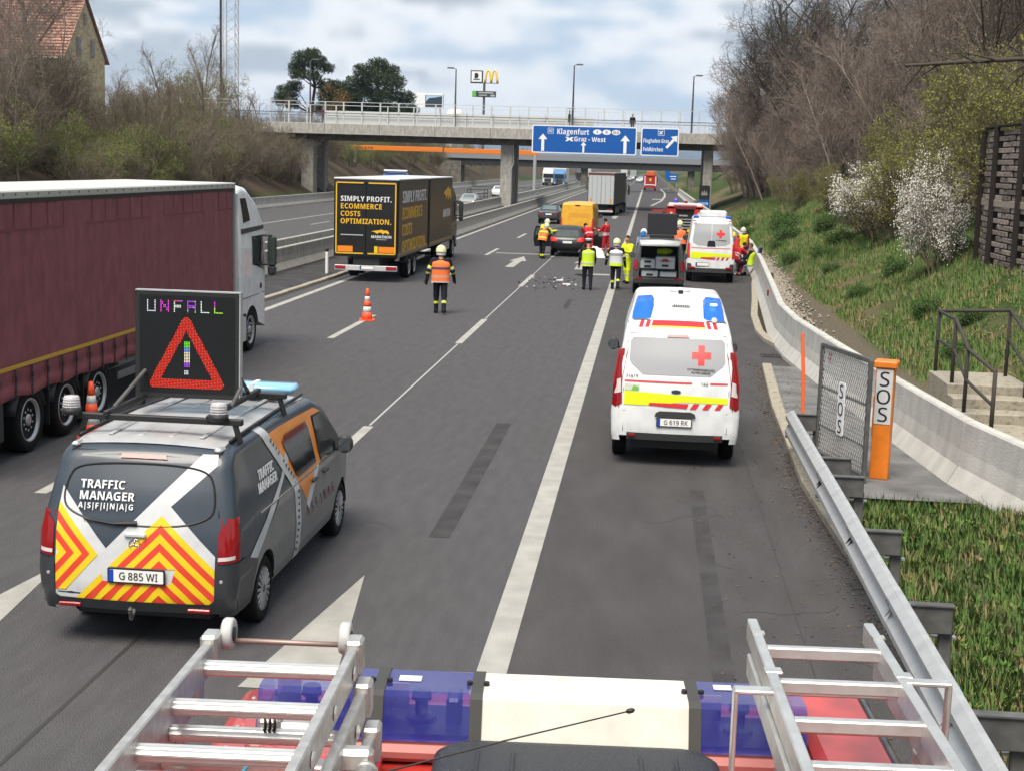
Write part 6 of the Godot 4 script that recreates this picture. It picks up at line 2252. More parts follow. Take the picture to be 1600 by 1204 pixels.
func small_van(called, label, at, turn, col, k):
	var v = thing(called, label, "van", at, turn)
	var B := {"L": 5.9, "w": [[0, 0.99], [0.5, 1.01], [5.0, 1.01], [5.6, 0.93], [5.9, 0.75]], "top": [[0, 2.32], [0.25, 2.4], [3.9, 2.4], [4.4, 2.2], [5.1, 1.4], [5.7, 1.1], [5.9, 0.95]], "bot": [[0, 0.45], [5.9, 0.4]],
		"prof": [[0.3, 0.96], [0.7, 1.0], [1.3, 0.99], [1.9, 0.95], [2.5, 0.89]], "rc": 0.14, "re": 0.07, "lean": [[0.4, 0.0], [1.2, 0.01], [2.5, 0.14]], "bulge": 0.02, "arch": [[1.0, 0.39, 0.34], [4.9, 0.39, 0.34]]}
	body(B, col, v)
	underbody(B, v, 0.34)
	wheels4(B, v, 0.34, 0.22, M.galv_dark, 6)
	groove(B, v2([0, 0.6, 0, 2.24]), v, "door_seam", 0, 0.008, M.galv_dark)
	groove(B, v2([-0.86, 0.7, -0.84, 2.22, 0.84, 2.22, 0.86, 0.7]), v, "door_seam", 0, 0.006, mat(lin(0.3, 0.17, 0.01), 0.6))
	rear_patch(B, v2([-0.5, 1.55, 0.72, 1.55, 0.72, 1.8, -0.5, 1.8]), mat(lin(0.55, 0.26, 0.02), 0.6), v, "faded_panel", 0.004)
	rear_patch(B, v2([-0.16, 2.24, 0.16, 2.24, 0.14, 2.3, -0.14, 2.3]), M.black, v, "camera_housing", 0.03)
	tail_lamp(B, v, v2([0.86, 0.85, 0.98, 0.85, 0.98, 1.5, 0.9, 1.55]), v2([0, 0.85, 0.08, 0.85, 0.08, 1.5, 0, 1.5]), mat(lin(0.45, 0.04, 0.04), 0.2))
	rear_patch(B, v2([-0.96, 0.46, 0.96, 0.46, 0.96, 0.68, -0.96, 0.68]), M.plastic, v, "bumper", 0.03)
	for sg in [1, -1]:
		side_patch(B, v2([0.5, 0.75, 3.4, 0.75, 3.4, 2.1, 0.5, 2.1]), sg, mat(lin(0.36, 0.22, 0.08), 0.7), v, "weathered_panel", 0.004)
		side_patch(B, v2([3.8, 2.0, 4.3, 1.95, 4.9, 1.4, 3.8, 1.35]), sg, M.glass, v, "window")
		door_mirror(B, v, 4.8, 1.5, sg)
	number_plate(v, "", T(0.2, 0.95, 0.05))
	return v

func hatchback(label, at, turn):
	var v = thing("hatchback_car", label, "car", at, turn)
	var B := {"L": 4.35, "w": [[0, 0.84], [0.5, 0.885], [3.5, 0.885], [4.1, 0.8], [4.35, 0.62]], "top": [[0, 1.36], [0.3, 1.45], [1.0, 1.52], [2.0, 1.5], [2.5, 1.36], [3.2, 0.98], [4.1, 0.84], [4.35, 0.7]], "bot": [[0, 0.34], [0.3, 0.26], [4.35, 0.28]],
		"prof": [[0.25, 0.93], [0.5, 0.99], [0.75, 1.0], [0.95, 0.98], [1.1, 0.9], [1.3, 0.82], [1.5, 0.74]], "rc": 0.1, "re": 0.16, "lean": [[0.3, 0.08], [0.5, 0.0], [0.7, 0.0], [0.9, 0.06], [1.0, 0.14], [1.2, 0.38], [1.5, 0.72]], "bulge": 0.07, "arch": [[0.85, 0.36, 0.32], [3.5, 0.36, 0.32]]}
	var black = paint(lin(0.012, 0.013, 0.014))
	body(B, black, v)
	underbody(B, v, 0.32)
	wheels4(B, v, 0.315, 0.2, M.rim, 5)
	var gl = mat(lin(0.05, 0.06, 0.06), 0.06, 0, 0.7)
	rear_patch(B, v2([-0.58, 1.02, 0.58, 1.02, 0.5, 1.34, -0.5, 1.34]), gl, v, "rear_window", 0.01)
	roof_patch(B, v2([-0.5, 0.5, 0.5, 0.5, 0.5, 1.9, -0.5, 1.9]), mat(lin(0.35, 0.37, 0.39), 0.12), v, "glass_roof", -0.01)
	tail_lamp(B, v, v2([0.48, 0.8, 0.8, 0.78, 0.87, 0.9, 0.8, 1.0, 0.55, 0.92]), v2([0, 0.8, 0.2, 0.86, 0.12, 0.98, 0, 0.98]), glow(Color(0.85, 0.07, 0.04), 0.45))
	rear_patch(B, v2([-0.4, 0.86, 0.4, 0.86, 0.4, 0.885, -0.4, 0.885]), M.chrome, v, "chrome_strip", 0.015)
	number_plate(v, "", T(0, 0.75, 0.1))
	for sg in [1, -1]:
		side_patch(B, v2([0.75, 1.3, 1.5, 1.4, 1.55, 1.02, 0.7, 1.02]), sg, gl, v, "window")
		side_patch(B, v2([1.65, 1.4, 2.1, 1.37, 2.75, 1.0, 1.65, 1.0]), sg, gl, v, "window")
		door_mirror(B, v, 2.75, 1.02, sg)
	# driver's door standing open on the left
	var d := Vector3(-0.86, 0, -2.75)
	var t := Transform3D(Basis(UPV, 1.15), d)   # door plane runs backwards from the hinge, swung out
	var st = S()
	var dp = v2([0.0, 0.36, 1.05, 0.36, 1.12, 0.7, 1.1, 0.98, 0.98, 1.4, 0.5, 1.4, 0.0, 1.0])
	var dt := Transform3D(Basis(Vector3(-sin(1.2), 0, cos(1.2)), UPV, Vector3(-cos(1.2), 0, -sin(1.2))), d)
	prism(st, v2([0.0, 0.36, 1.05, 0.36, 1.12, 0.7, 1.1, 0.98, 0.0, 0.98]), dt, 0.09)
	for e in [[0, 0.98, 0.5, 1.4], [0.5, 1.4, 0.98, 1.4], [0.98, 1.4, 1.1, 0.98]]:
		beam(st, dt * Vector3(e[0], e[1], -0.045), dt * Vector3(e[2], e[3], -0.045), 0.06, 0.06)
	var od = obj("open_door", st, black, v)
	st = S()
	prism(st, v2([0.06, 1.0, 1.06, 1.0, 0.96, 1.37, 0.52, 1.37]), dt * T(0, 0, -0.04), 0.006)
	obj("door_window", st, pane(lin(0.06, 0.08, 0.08), 0.55), od)
	# passenger door open on the right
	var dt2 := Transform3D(Basis(Vector3(sin(1.2), 0, cos(1.2)), UPV, Vector3(-cos(1.2), 0, sin(1.2))), Vector3(0.86, 0, -2.75))
	st = S()
	prism(st, v2([0.0, 0.36, 1.0, 0.36, 1.05, 0.98, 0.0, 0.98]), dt2, 0.09)
	for e in [[0, 0.98, 0.5, 1.4], [0.5, 1.4, 0.94, 1.4], [0.94, 1.4, 1.05, 0.98]]:
		beam(st, dt2 * Vector3(e[0], e[1], -0.045), dt2 * Vector3(e[2], e[3], -0.045), 0.06, 0.06)
	obj("open_door", st, black, v)
	return v

func sedan(label, at, turn, col, front_lights = false):
	var v = thing("sedan_car", label, "car", at, turn)
	var B := {"L": 4.5, "w": [[0, 0.8], [0.4, 0.86], [3.8, 0.87], [4.3, 0.8], [4.5, 0.62]], "top": [[0, 0.95], [0.5, 1.0], [0.75, 1.05], [1.25, 1.38], [1.6, 1.42], [2.5, 1.4], [3.2, 0.98], [4.3, 0.85], [4.5, 0.7]], "bot": [[0, 0.34], [4.5, 0.28]],
		"prof": [[0.25, 0.93], [0.5, 0.99], [0.75, 1.0], [0.95, 0.97], [1.1, 0.88], [1.4, 0.74]], "rc": 0.09, "re": 0.1, "lean": [[0.3, 0.05], [0.5, 0.0], [0.9, 0.03], [1.4, 0.06]], "bulge": 0.04, "arch": [[0.9, 0.34, 0.31], [3.55, 0.34, 0.31]]}
	body(B, col, v)
	underbody(B, v, 0.31)
	wheels4(B, v, 0.305, 0.19, M.rim, 6)
	var gl = mat(lin(0.1, 0.13, 0.14), 0.06, 0, 0.7)
	roof_patch(B, v2([-0.56, 0.78, 0.56, 0.78, 0.5, 1.22, -0.5, 1.22]), gl, v, "rear_window", 0.01)
	roof_patch(B, v2([-0.52, 2.6, 0.52, 2.6, 0.6, 3.15, -0.6, 3.15]), gl, v, "windscreen", 0.01)
	tail_lamp(B, v, v2([0.4, 0.72, 0.76, 0.72, 0.76, 0.86, 0.4, 0.86]), null)
	rear_patch(B, v2([-0.76, 0.42, 0.76, 0.42, 0.76, 0.56, -0.76, 0.56]), M.plastic, v, "bumper", 0.05)
	number_plate(v, "", T(0, 0.76, 0.05))
	for sg in [1, -1]:
		side_patch(B, v2([1.1, 1.28, 1.85, 1.34, 1.85, 1.02, 0.95, 1.02]), sg, gl, v, "window")
		side_patch(B, v2([1.95, 1.34, 2.5, 1.32, 3.0, 1.0, 1.95, 1.02]), sg, gl, v, "window")
		if front_lights:
			var st = S()
			box(st, Vector3(sg * 0.6, 0.66, -4.42), Vector3(0.26, 0.12, 0.14), Transform3D(), 0.02)
			obj("headlight", st, glow(Color(1.0, 0.95, 0.7), 1.2), v)
	return v

# ---------- lorries
func truck_wheel(v, x, z, r = 0.5, deep = 0.0): wheel(v, x, r, z, r, 0.34, M.rim, 10, 0.05 if deep == 0.0 else deep)

func cab(v, z0, col, w, h, detail):   # cab-over tractor, its back at local z0, towards -z
	var B := {"L": 2.3, "w": [[0, w], [1.9, w], [2.2, w * 0.985], [2.3, w * 0.94]], "top": [[0, h - 0.12], [0.5, h], [1.0, h - 0.05], [1.6, h - 0.35], [2.0, h - 0.75], [2.3, h - 1.0]], "bot": [[0, 0.95], [1.9, 0.55], [2.3, 0.45]],
		"prof": [[0.4, 1.0], [2.6, 1.0], [3.2, 0.95], [4.0, 0.86]], "rc": 0.2, "re": 0.06, "lean": [[0, 0.0], [4, 0.0]], "bulge": 0.0, "arch": [[0.95, 0.58, 0.5]]}
	var c := Node3D.new()
	c.name = "cab"
	v.add_child(c, true)
	c.position.z = z0
	body(B, col, c, "cab_shell")
	var st = S()
	box(st, Vector3(0, 0.75, -1.1), Vector3(w * 2 - 0.75, 0.6, 1.9))
	obj("cab_chassis", st, M.black, c)
	for sg in [1, -1]:
		side_patch(B, v2([0.95, 2.72, 1.85, 2.72, 2.12, 2.0, 2.1, 1.85, 1.35, 2.0, 1.0, 2.05]), sg, M.glass, c, "side_window", 0.008)
		side_patch(B, v2([0.32, 3.62, 0.8, 3.62, 0.95, 3.1, 0.36, 3.05]), sg, M.black_gloss, c, "upper_window", 0.008)
		side_patch(B, v2([0.1, 2.8, 2.1, 2.86, 2.1, 2.95, 0.1, 2.92]), sg, M.plastic, c, "trim_line", 0.01)
		groove(B, v2([0.8, 1.2, 0.85, 2.8]), c, "door_seam", sg)
		groove(B, v2([0.1, 1.3, 2.1, 1.32]), c, "door_seam", sg, 0.012)
		st = S()
		box(st, Vector3(sg * (w + 0.2), 2.32, -2.05), Vector3(0.22, 0.75, 0.16), Transform3D(), 0.06)
		box(st, Vector3(sg * (w + 0.2), 1.85, -2.05), Vector3(0.21, 0.24, 0.16), Transform3D(), 0.05)
		var mr = obj("door_mirror", st, M.plastic, c)
		st = S()
		for y in [2.7, 2.0]: tube(st, [Vector3(sg * (w - 0.05), y, -1.9), Vector3(sg * (w + 0.2), y, -2.02)], 0.03, 6)
		obj("mirror_arm", st, M.plastic, mr)
		st = S()
		box(st, Vector3(sg * (w + 0.2), 2.32, -1.965), Vector3(0.17, 0.66, 0.01))
		obj("mirror_glass", st, mat(lin(0.06, 0.08, 0.07), 0.05, 0.3), mr)
		st = S()
		lathe(st, Vector3(sg * (w + 0.004), 1.5, -1.72), Vector3(sg, 0, 0), [[0, 0.07], [0.02, 0.06]], 12)
		obj("filler_cap", st, M.plastic, c)
		truck_wheel(c, sg * (w - 0.02), -0.95, 0.5, 0.02)
	return c

func mudguard(v, x, z, r):
	var st = S(true)
	var rings := []
	for k in 11:
		var a := PI * (0.08 + 0.84 * k / 10.0)
		rings.append([Vector3(x - 0.32 * signf(x), 0.5 + sin(a) * r, z + cos(a) * r), Vector3(x, 0.5 + sin(a) * r, z + cos(a) * r), Vector3(x, 0.5 + sin(a) * (r + 0.02), z + cos(a) * (r + 0.02)), Vector3(x - 0.32 * signf(x), 0.5 + sin(a) * (r + 0.02), z + cos(a) * (r + 0.02))])
	skin(st, rings, true, true)
	obj("mudguard", st, M.plastic, v)

func red_lorry():
	var v = thing("articulated_lorry", "white lorry tractor with a long dark red curtain-sided trailer", "lorry", Vector3(-10.53, 0, -18.3), 0.0)
	var red = over(tri(mat(lin(0.29, 0.086, 0.1), 0.55, 0, 0.4), M.dirt_tex, 0.4, M.soft, 0.2), grain(0.012, 0.84, 1.0, 512, 5, 71), Vector3(0.5, 0.15, 0.5))
	var red2 = tri(mat(lin(0.25, 0.068, 0.08), 0.6, 0, 0.4), M.dirt_tex, 0.6, M.soft, 0.3)
	var red3 = mat(lin(0.17, 0.045, 0.05), 0.7)  # darker red holding the shade of the webbing and crease lines
	var L := 13.6
	# side curtains with soft folds
	for sg in [1, -1]:
		var st = S(true)
		var rings := []
		var nz := 137
		for k in nz:
			var z := -0.12 - (L - 0.24) * k / (nz - 1.0)
			var r := []
			for j in 15:
				var y := lerpf(1.38, 3.84, j / 14.0)
				var fold := 0.003 * sin(z * 10.3 + sin(y * 2.0)) * sin(z * 0.9) + 0.008 * sin(z * 1.7 + y * 0.8) + 0.005 * sin(z * 4.3 - y * 1.5 + sin(z)) - 0.012 * exp(-pow((y - 3.42) / 0.03, 2.0))
				r.append(Vector3(sg * (1.262 + fold), y, z))
			rings.append(r)
		for r in rings: if sg < 0: r.reverse()
		skin(st, rings, false, false)
		var cu = obj("curtain", st, red, v)
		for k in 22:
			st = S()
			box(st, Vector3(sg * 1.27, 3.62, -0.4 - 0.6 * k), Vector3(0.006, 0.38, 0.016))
			obj("webbing", st, red3, cu)  # webbing lines, their shading put into the strip colour
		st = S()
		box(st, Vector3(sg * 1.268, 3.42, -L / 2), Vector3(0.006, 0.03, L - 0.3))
		obj("webbing", st, red3, cu)  # curtain crease, its shade painted on as a darker strip
		# hem with yellow band, gathered folds and straps
		st = S(true)
		rings = []
		for k in nz:
			var z := -0.12 - (L - 0.24) * k / (nz - 1.0)
			var r := []
			for j in 10:
				var t := j / 9.0
				var y := lerpf(0.93, 1.38, t) + 0.022 * sin(z * 5.2) * (1.0 - t) * (1.0 - t)
				r.append(Vector3(sg * (1.262 + 0.02 * sin(t * 9.4 + sin(z * 4.0) * 0.6) * (1.0 - t) + 0.008 * sin(z * 9.0) * (1.0 - t)), y, z))
			rings.append(r)
		for r in rings: if sg < 0: r.reverse()
		skin(st, rings, false, false)
		obj("curtain_hem", st, red2, cu)
		st = S()
		beam(st, Vector3(sg * 1.278, 1.4, -0.12), Vector3(sg * 1.278, 1.4, -L + 0.12), 0.008, 0.06)
		obj("yellow_band", st, mat(lin(0.5, 0.3, 0.03), 0.6), cu)
		for k in 23:
			var z := -0.35 - 0.575 * k
			st = S()
			box(st, Vector3(sg * 1.292, 1.13, z), Vector3(0.012, 0.46, 0.035))
			box(st, Vector3(sg * 1.3, 1.22, z), Vector3(0.025, 0.1, 0.06), Transform3D(), 0.006)
			obj("strap", st, M.black, cu)
		st = S()
		beam(st, Vector3(sg * 1.24, 3.93, -0.0), Vector3(sg * 1.24, 3.93, -L), 0.1, 0.13, 0.02)
		obj("roof_rail", st, mat(lin(0.5, 0.5, 0.48), 0.4, 0.4), v)
		st = S()
		beam(st, Vector3(sg * 1.265, 3.85, -0.02), Vector3(sg * 1.265, 3.85, -L + 0.02), 0.03, 0.07)
		obj("curtain_track", st, M.black, v)
		st = S()
		for k in 34: box(st, Vector3(sg * 1.293, 3.94, -0.2 - 0.4 * k), Vector3(0.012, 0.03, 0.03))
		obj("rail_rivets", st, M.galv_dark, v)
		st = S()
		box(st, Vector3(sg * 1.24, 2.45, -L + 0.03), Vector3(0.09, 3.0, 0.1), Transform3D(), 0.01)
		box(st, Vector3(sg * 1.24, 2.45, -0.05), Vector3(0.09, 3.0, 0.1), Transform3D(), 0.01)
		obj("corner_post", st, mat(lin(0.25, 0.25, 0.25), 0.5, 0.3), v)
		st = S()
		beam(st, Vector3(sg * 1.14, 0.62, -6.6), Vector3(sg * 1.14, 0.62, -10.2), 0.04, 0.14, 0.01)
		beam(st, Vector3(sg * 1.14, 0.86, -6.6), Vector3(sg * 1.14, 0.86, -10.2), 0.04, 0.1, 0.01)
		obj("side_guard", st, mat(lin(0.2, 0.2, 0.2), 0.5, 0.4), v)
		for z in [-2.7, -4.1, -5.5]:
			truck_wheel(v, sg * 1.235, z)
			mudguard(v, sg * 1.23, z, 0.56)
		for z in [-3.4, -4.8]:
			st = S()
			box(st, Vector3(sg * 1.08, 0.62, z), Vector3(0.3, 0.62, 0.02))
			obj("mud_flap", st, M.black, v)
		st = S()
		box(st, Vector3(sg * 0.95, 0.62, -1.0), Vector3(0.55, 0.6, 1.6), Transform3D(), 0.03)
		obj("storage_box", st, M.steel_dark, v)
	var st = S()
	box(st, Vector3(0, 3.97, -L / 2), Vector3(2.42, 0.05, L))
	obj("roof", st, mat(lin(0.5, 0.5, 0.47), 0.6), v)
	st = S()
	box(st, Vector3(0, 2.45, -L + 0.06), Vector3(2.44, 3.0, 0.06))
	obj("bulkhead", st, mat(lin(0.4, 0.4, 0.4), 0.6), v)
	for sg in [1, -1]:
		st = S()
		box(st, Vector3(sg * 0.62, 2.45, -0.03), Vector3(1.22, 2.9, 0.05), Transform3D(), 0.01)
		obj("rear_door", st, mat(lin(0.4, 0.4, 0.4), 0.6), v)
	st = S()
	box(st, Vector3(0, 0.97, -L / 2), Vector3(2.4, 0.14, L - 0.1))
	box(st, Vector3(0.45, 0.75, -L / 2), Vector3(0.14, 0.4, L - 0.4))
	box(st, Vector3(-0.45, 0.75, -L / 2), Vector3(0.14, 0.4, L - 0.4))
	for z in [-2.7, -4.1, -5.5]: box(st, Vector3(0, 0.5, z), Vector3(1.8, 0.14, 0.14))
	obj("chassis", st, M.steel_dark, v)
	st = S()
	box(st, Vector3(0, 0.6, -12.6), Vector3(0.9, 0.3, 5.0))
	box(st, Vector3(0.95, 0.65, -13.1), Vector3(0.5, 0.5, 0.9), Transform3D(), 0.04)
	obj("tractor_frame", st, M.steel_dark, v)
	for sg in [1, -1]:
		truck_wheel(v, sg * 1.22, -11.2)
		mudguard(v, sg * 1.2, -11.2, 0.56)
	cab(v, -L - 0.6, paint(lin(0.76, 0.78, 0.8)), 1.24, 3.92, true)
	for sg in [1, -1]:
		st = S()
		box(st, Vector3(sg * 1.16, 0.62, -14.45), Vector3(0.16, 0.7, 0.5), Transform3D(), 0.03)
		box(st, Vector3(sg * 1.2, 2.4, -13.82), Vector3(0.06, 2.7, 0.34), Transform3D(), 0.01)
		obj("side_fairing", st, paint(lin(0.55, 0.57, 0.6)), v)

func amber_lines(v, pts, m, called, t = 0.02):
	var st = S()
	for i in range(0, pts.size(), 2): beam(st, pts[i], pts[i + 1], t, t)
	return obj(called, st, m, v)

func black_lorry():
	var v = thing("box_lorry", "black lorry and trailer with yellow lettering about ecommerce costs", "lorry", Vector3(-10.55, 0, -53.8), 0.0)
	var blk = over(tri(mat(lin(0.014, 0.014, 0.015), 0.35, 0, 0.5), M.dirt_tex, 0.4), M.coarse, 0.3)
	var side_m = over(tri(mat(lin(0.03, 0.029, 0.027), 0.38, 0, 0.5), M.dirt_tex, 0.5, M.soft, 0.15), M.coarse, 0.3)
	var yel = mat(lin(0.72, 0.42, 0.02), 0.45)
	var wht = mat(lin(0.68, 0.7, 0.72), 0.45)
	var parts := [[0.0, 7.3], [7.75, 14.9]]
	for q in parts:
		var z0: float = -q[0]
		var z1: float = -q[1]
		var st = S()
		box(st, Vector3(0, 2.4, (z0 + z1) / 2), Vector3(2.44, 2.9, z0 - z1), Transform3D(), 0.03)
		var bd = obj("box_body", st, blk, v)
		st = S()
		box(st, Vector3(0, 3.87, (z0 + z1) / 2), Vector3(2.5, 0.07, z0 - z1 + 0.02), Transform3D(), 0.02)
		obj("roof", st, mat(lin(0.5, 0.52, 0.54), 0.5), bd)
		for sg in [1, -1]:
			st = S()
			box(st, Vector3(sg * 1.232, 2.46, (z0 + z1) / 2), Vector3(0.03, 2.7, z0 - z1 - 0.16))
			obj("curtain", st, side_m, bd)
			st = S()
			box(st, Vector3(sg * 1.236, 1.02, (z0 + z1) / 2), Vector3(0.03, 0.16, z0 - z1 - 0.1))
			obj("side_rail", st, mat(lin(0.1, 0.1, 0.1), 0.5), bd)
			st = S()
			var k := 0
			while z0 - 0.3 - 0.42 * k > z1 + 0.2:
				box(st, Vector3(sg * 1.256, 1.08, z0 - 0.3 - 0.42 * k), Vector3(0.012, 0.12, 0.14))
				k += 1
			obj("strap_buckles", st, mat(lin(0.45, 0.3, 0.08), 0.5), bd)
	# rear doors
	var st = S()
	for sg in [1, -1]:
		st = S()
		box(st, Vector3(sg * 0.6, 2.38, 0.015), Vector3(1.18, 2.78, 0.04), Transform3D(), 0.008)
		obj("rear_door", st, blk, v)
	var zf := 0.042
	amber_lines(v, [Vector3(-1.13, 3.72, zf), Vector3(-0.09, 3.72, zf), Vector3(0.09, 3.72, zf), Vector3(1.13, 3.72, zf), Vector3(-1.13, 1.08, zf), Vector3(-0.09, 1.08, zf), Vector3(0.09, 1.08, zf), Vector3(1.13, 1.08, zf), Vector3(-1.13, 1.08, zf), Vector3(-1.13, 3.72, zf), Vector3(1.13, 1.08, zf), Vector3(1.13, 3.72, zf)], yel, "yellow_frame", 0.045)
	var words := ["SIMPLY PROFIT.", "ECOMMERCE", "COSTS", "OPTIMIZATION."]
	for k in 4:
		letters(v, "lettering", words[k], 0.19, T(-0.98, 3.12 - 0.28 * k, zf), wht if k == 0 else yel, true, 0.98, 0)
	letters(v, "lettering", "MARATHON", 0.1, T(0.6, 1.72, zf), wht, true, 1.0)
	var lion = v2([0.2, 1.92, 0.34, 1.9, 0.42, 1.84, 0.46, 1.83, 0.48, 1.88, 0.6, 1.88, 0.64, 1.83, 0.7, 1.83, 0.72, 1.88, 0.8, 1.86, 0.84, 1.83, 0.9, 1.84, 0.88, 1.92, 0.8, 1.98, 0.7, 1.96, 0.6, 2.0, 0.5, 1.97, 0.4, 1.96])
	for q in [[0.0, 0.0, 0.0, 1.0]]:
		st = S()
		prism(st, lion, T(0, 0, zf), 0.004)
		obj("logo", st, yel, v)
	st = S()
	box(st, Vector3(-0.53, 1.77, zf), Vector3(0.86, 0.035, 0.004))
	box(st, Vector3(0.6, 1.62, zf), Vector3(0.4, 0.02, 0.004))
	obj("small_print", st, mat(lin(0.4, 0.42, 0.43), 0.5), v)
	for q in [[-0.78, 0.58], [0.8, 0.6]]:
		st = S()
		box(st, Vector3(q[0], 1.24, zf + 0.004), Vector3(q[1], 0.22, 0.012))
		obj("marker_board", st, mat(lin(0.75, 0.22, 0.01), 0.4), v)
	st = S()
	box(st, Vector3(0.4, 1.24, zf + 0.004), Vector3(0.13, 0.25, 0.012))
	obj("warning_label", st, M.yellow_refl, v)
	st = S()
	box(st, Vector3(0, 0.52, -0.1), Vector3(2.4, 0.2, 0.12), Transform3D(), 0.015)
	obj("rear_bumper", st, mat(lin(0.55, 0.56, 0.56), 0.4, 0.3), v)
	for sg in [1, -1]:
		st = S()
		box(st, Vector3(sg * 0.98, 0.54, -0.03), Vector3(0.4, 0.12, 0.04), Transform3D(), 0.01)
		obj("tail_lamp", st, mat(lin(0.3, 0.01, 0.02), 0.2), v)
	number_plate(v, "", T(0.05, 0.54, -0.03))
	st = S()
	box(st, Vector3(0, 0.8, -3.6), Vector3(1.0, 0.3, 7.0))
	box(st, Vector3(0, 0.8, -11.5), Vector3(1.0, 0.34, 8.0))
	box(st, Vector3(0, 0.7, -7.5), Vector3(0.2, 0.15, 1.6))
	for z in [-2.9, -4.2, -11.2, -15.9]: box(st, Vector3(0, 0.46, z), Vector3(1.8, 0.14, 0.14))
	obj("chassis", st, M.steel_dark, v)
	for sg in [1, -1]:
		for z in [-2.9, -4.2]:
			truck_wheel(v, sg * 1.2, z, 0.44)
			mudguard(v, sg * 1.2, z, 0.5)
		truck_wheel(v, sg * 1.2, -11.2, 0.47)
		st = S()
		beam(st, Vector3(sg * 1.16, 0.62, -5.0), Vector3(sg * 1.16, 0.62, -7.0), 0.04, 0.1, 0.01)
		beam(st, Vector3(sg * 1.16, 0.7, -12.2), Vector3(sg * 1.16, 0.7, -14.6), 0.05, 0.4, 0.02)
		obj("side_guard", st, mat(lin(0.45, 0.46, 0.47), 0.4, 0.5), v)
	# side lettering, right
	var sb := Basis(Vector3(0, 0, -1), UPV, Vector3(1, 0, 0))
	for k in 4:
		letters(v, "lettering", words[k], 0.44, Transform3D(sb, Vector3(1.254, 3.2 - 0.63 * k, -0.75)), wht if k == 0 else yel, true, 1.3, 0)
	letters(v, "lettering", "MARATHON", 0.34, Transform3D(sb, Vector3(1.254, 2.25, -13.0)), wht, true, 0.9)
	st = S()
	prism(st, lion.map(func(p): return Vector2(p.x * 3.6, (p.y - 1.8) * 3.6)), Transform3D(sb, Vector3(1.252, 2.75, -11.2)), 0.004)
	obj("logo", st, yel, v)
	cab(v, -15.0, paint(lin(0.02, 0.02, 0.022)), 1.2, 3.6, false)

func white_lorry():
	var v = thing("curtain_lorry", "lorry with pale grey rear doors and dark grey curtain trailer", "lorry", Vector3(-4.4, 0, -136.0), -0.06)
	var st = S()
	box(st, Vector3(0, 2.5, -6.8), Vector3(2.5, 2.9, 13.6), Transform3D(), 0.03)
	obj("curtain", st, tri(mat(lin(0.06, 0.056, 0.052), 0.6), M.dirt_tex, 0.4, M.soft, 0.2), v)
	st = S()
	box(st, Vector3(0, 3.98, -6.8), Vector3(2.54, 0.08, 13.64), Transform3D(), 0.02)
	obj("roof", st, mat(lin(0.2, 0.2, 0.2), 0.6), v)
	for sg in [1, -1]:
		st = S()
		box(st, Vector3(sg * 0.6, 2.45, 0.02), Vector3(1.17, 2.72, 0.05), Transform3D(), 0.01)
		obj("rear_door", st, mat(lin(0.42, 0.45, 0.47), 0.5), v)
		for x in [0.4, 0.85]:
			st = S()
			tube(st, [Vector3(sg * x, 1.15, 0.06), Vector3(sg * x, 3.75, 0.06)], 0.018, 6)
			obj("lock_rod", st, M.galv, v)
		st = S()
		box(st, Vector3(sg * 0.95, 1.35, 0.055), Vector3(0.14, 0.5, 0.02))
		obj("marker_board", st, mat(lin(0.6, 0.28, 0.05), 0.5), v)
		st = S()
		box(st, Vector3(sg * 0.9, 0.62, 0.06), Vector3(0.4, 0.1, 0.03))
		obj("tail_lamp", st, M.lamp_red, v)
		for z in [-2.7, -4.0, -5.3, -11.3]: truck_wheel(v, sg * 1.22, z)
		st = S()
		box(st, Vector3(sg * 1.18, 0.65, -8.5), Vector3(0.05, 0.5, 3.2))
		obj("side_guard", st, M.steel_dark, v)
	st = S()
	box(st, Vector3(0, 3.82, 0.03), Vector3(2.4, 0.08, 0.06))
	obj("red_header", st, mat(lin(0.2, 0.03, 0.03), 0.5), v)
	st = S()
	box(st, Vector3(0, 0.45, 0.02), Vector3(2.3, 0.16, 0.08))
	obj("rear_bumper", st, mat(lin(0.5, 0.5, 0.5), 0.5), v)
	st = S()
	box(st, Vector3(0, 0.85, -7.0), Vector3(1.1, 0.5, 13.0))
	obj("chassis", st, M.steel_dark, v)
	cab(v, -14.0, paint(lin(0.4, 0.4, 0.42)), 1.2, 3.7, false)

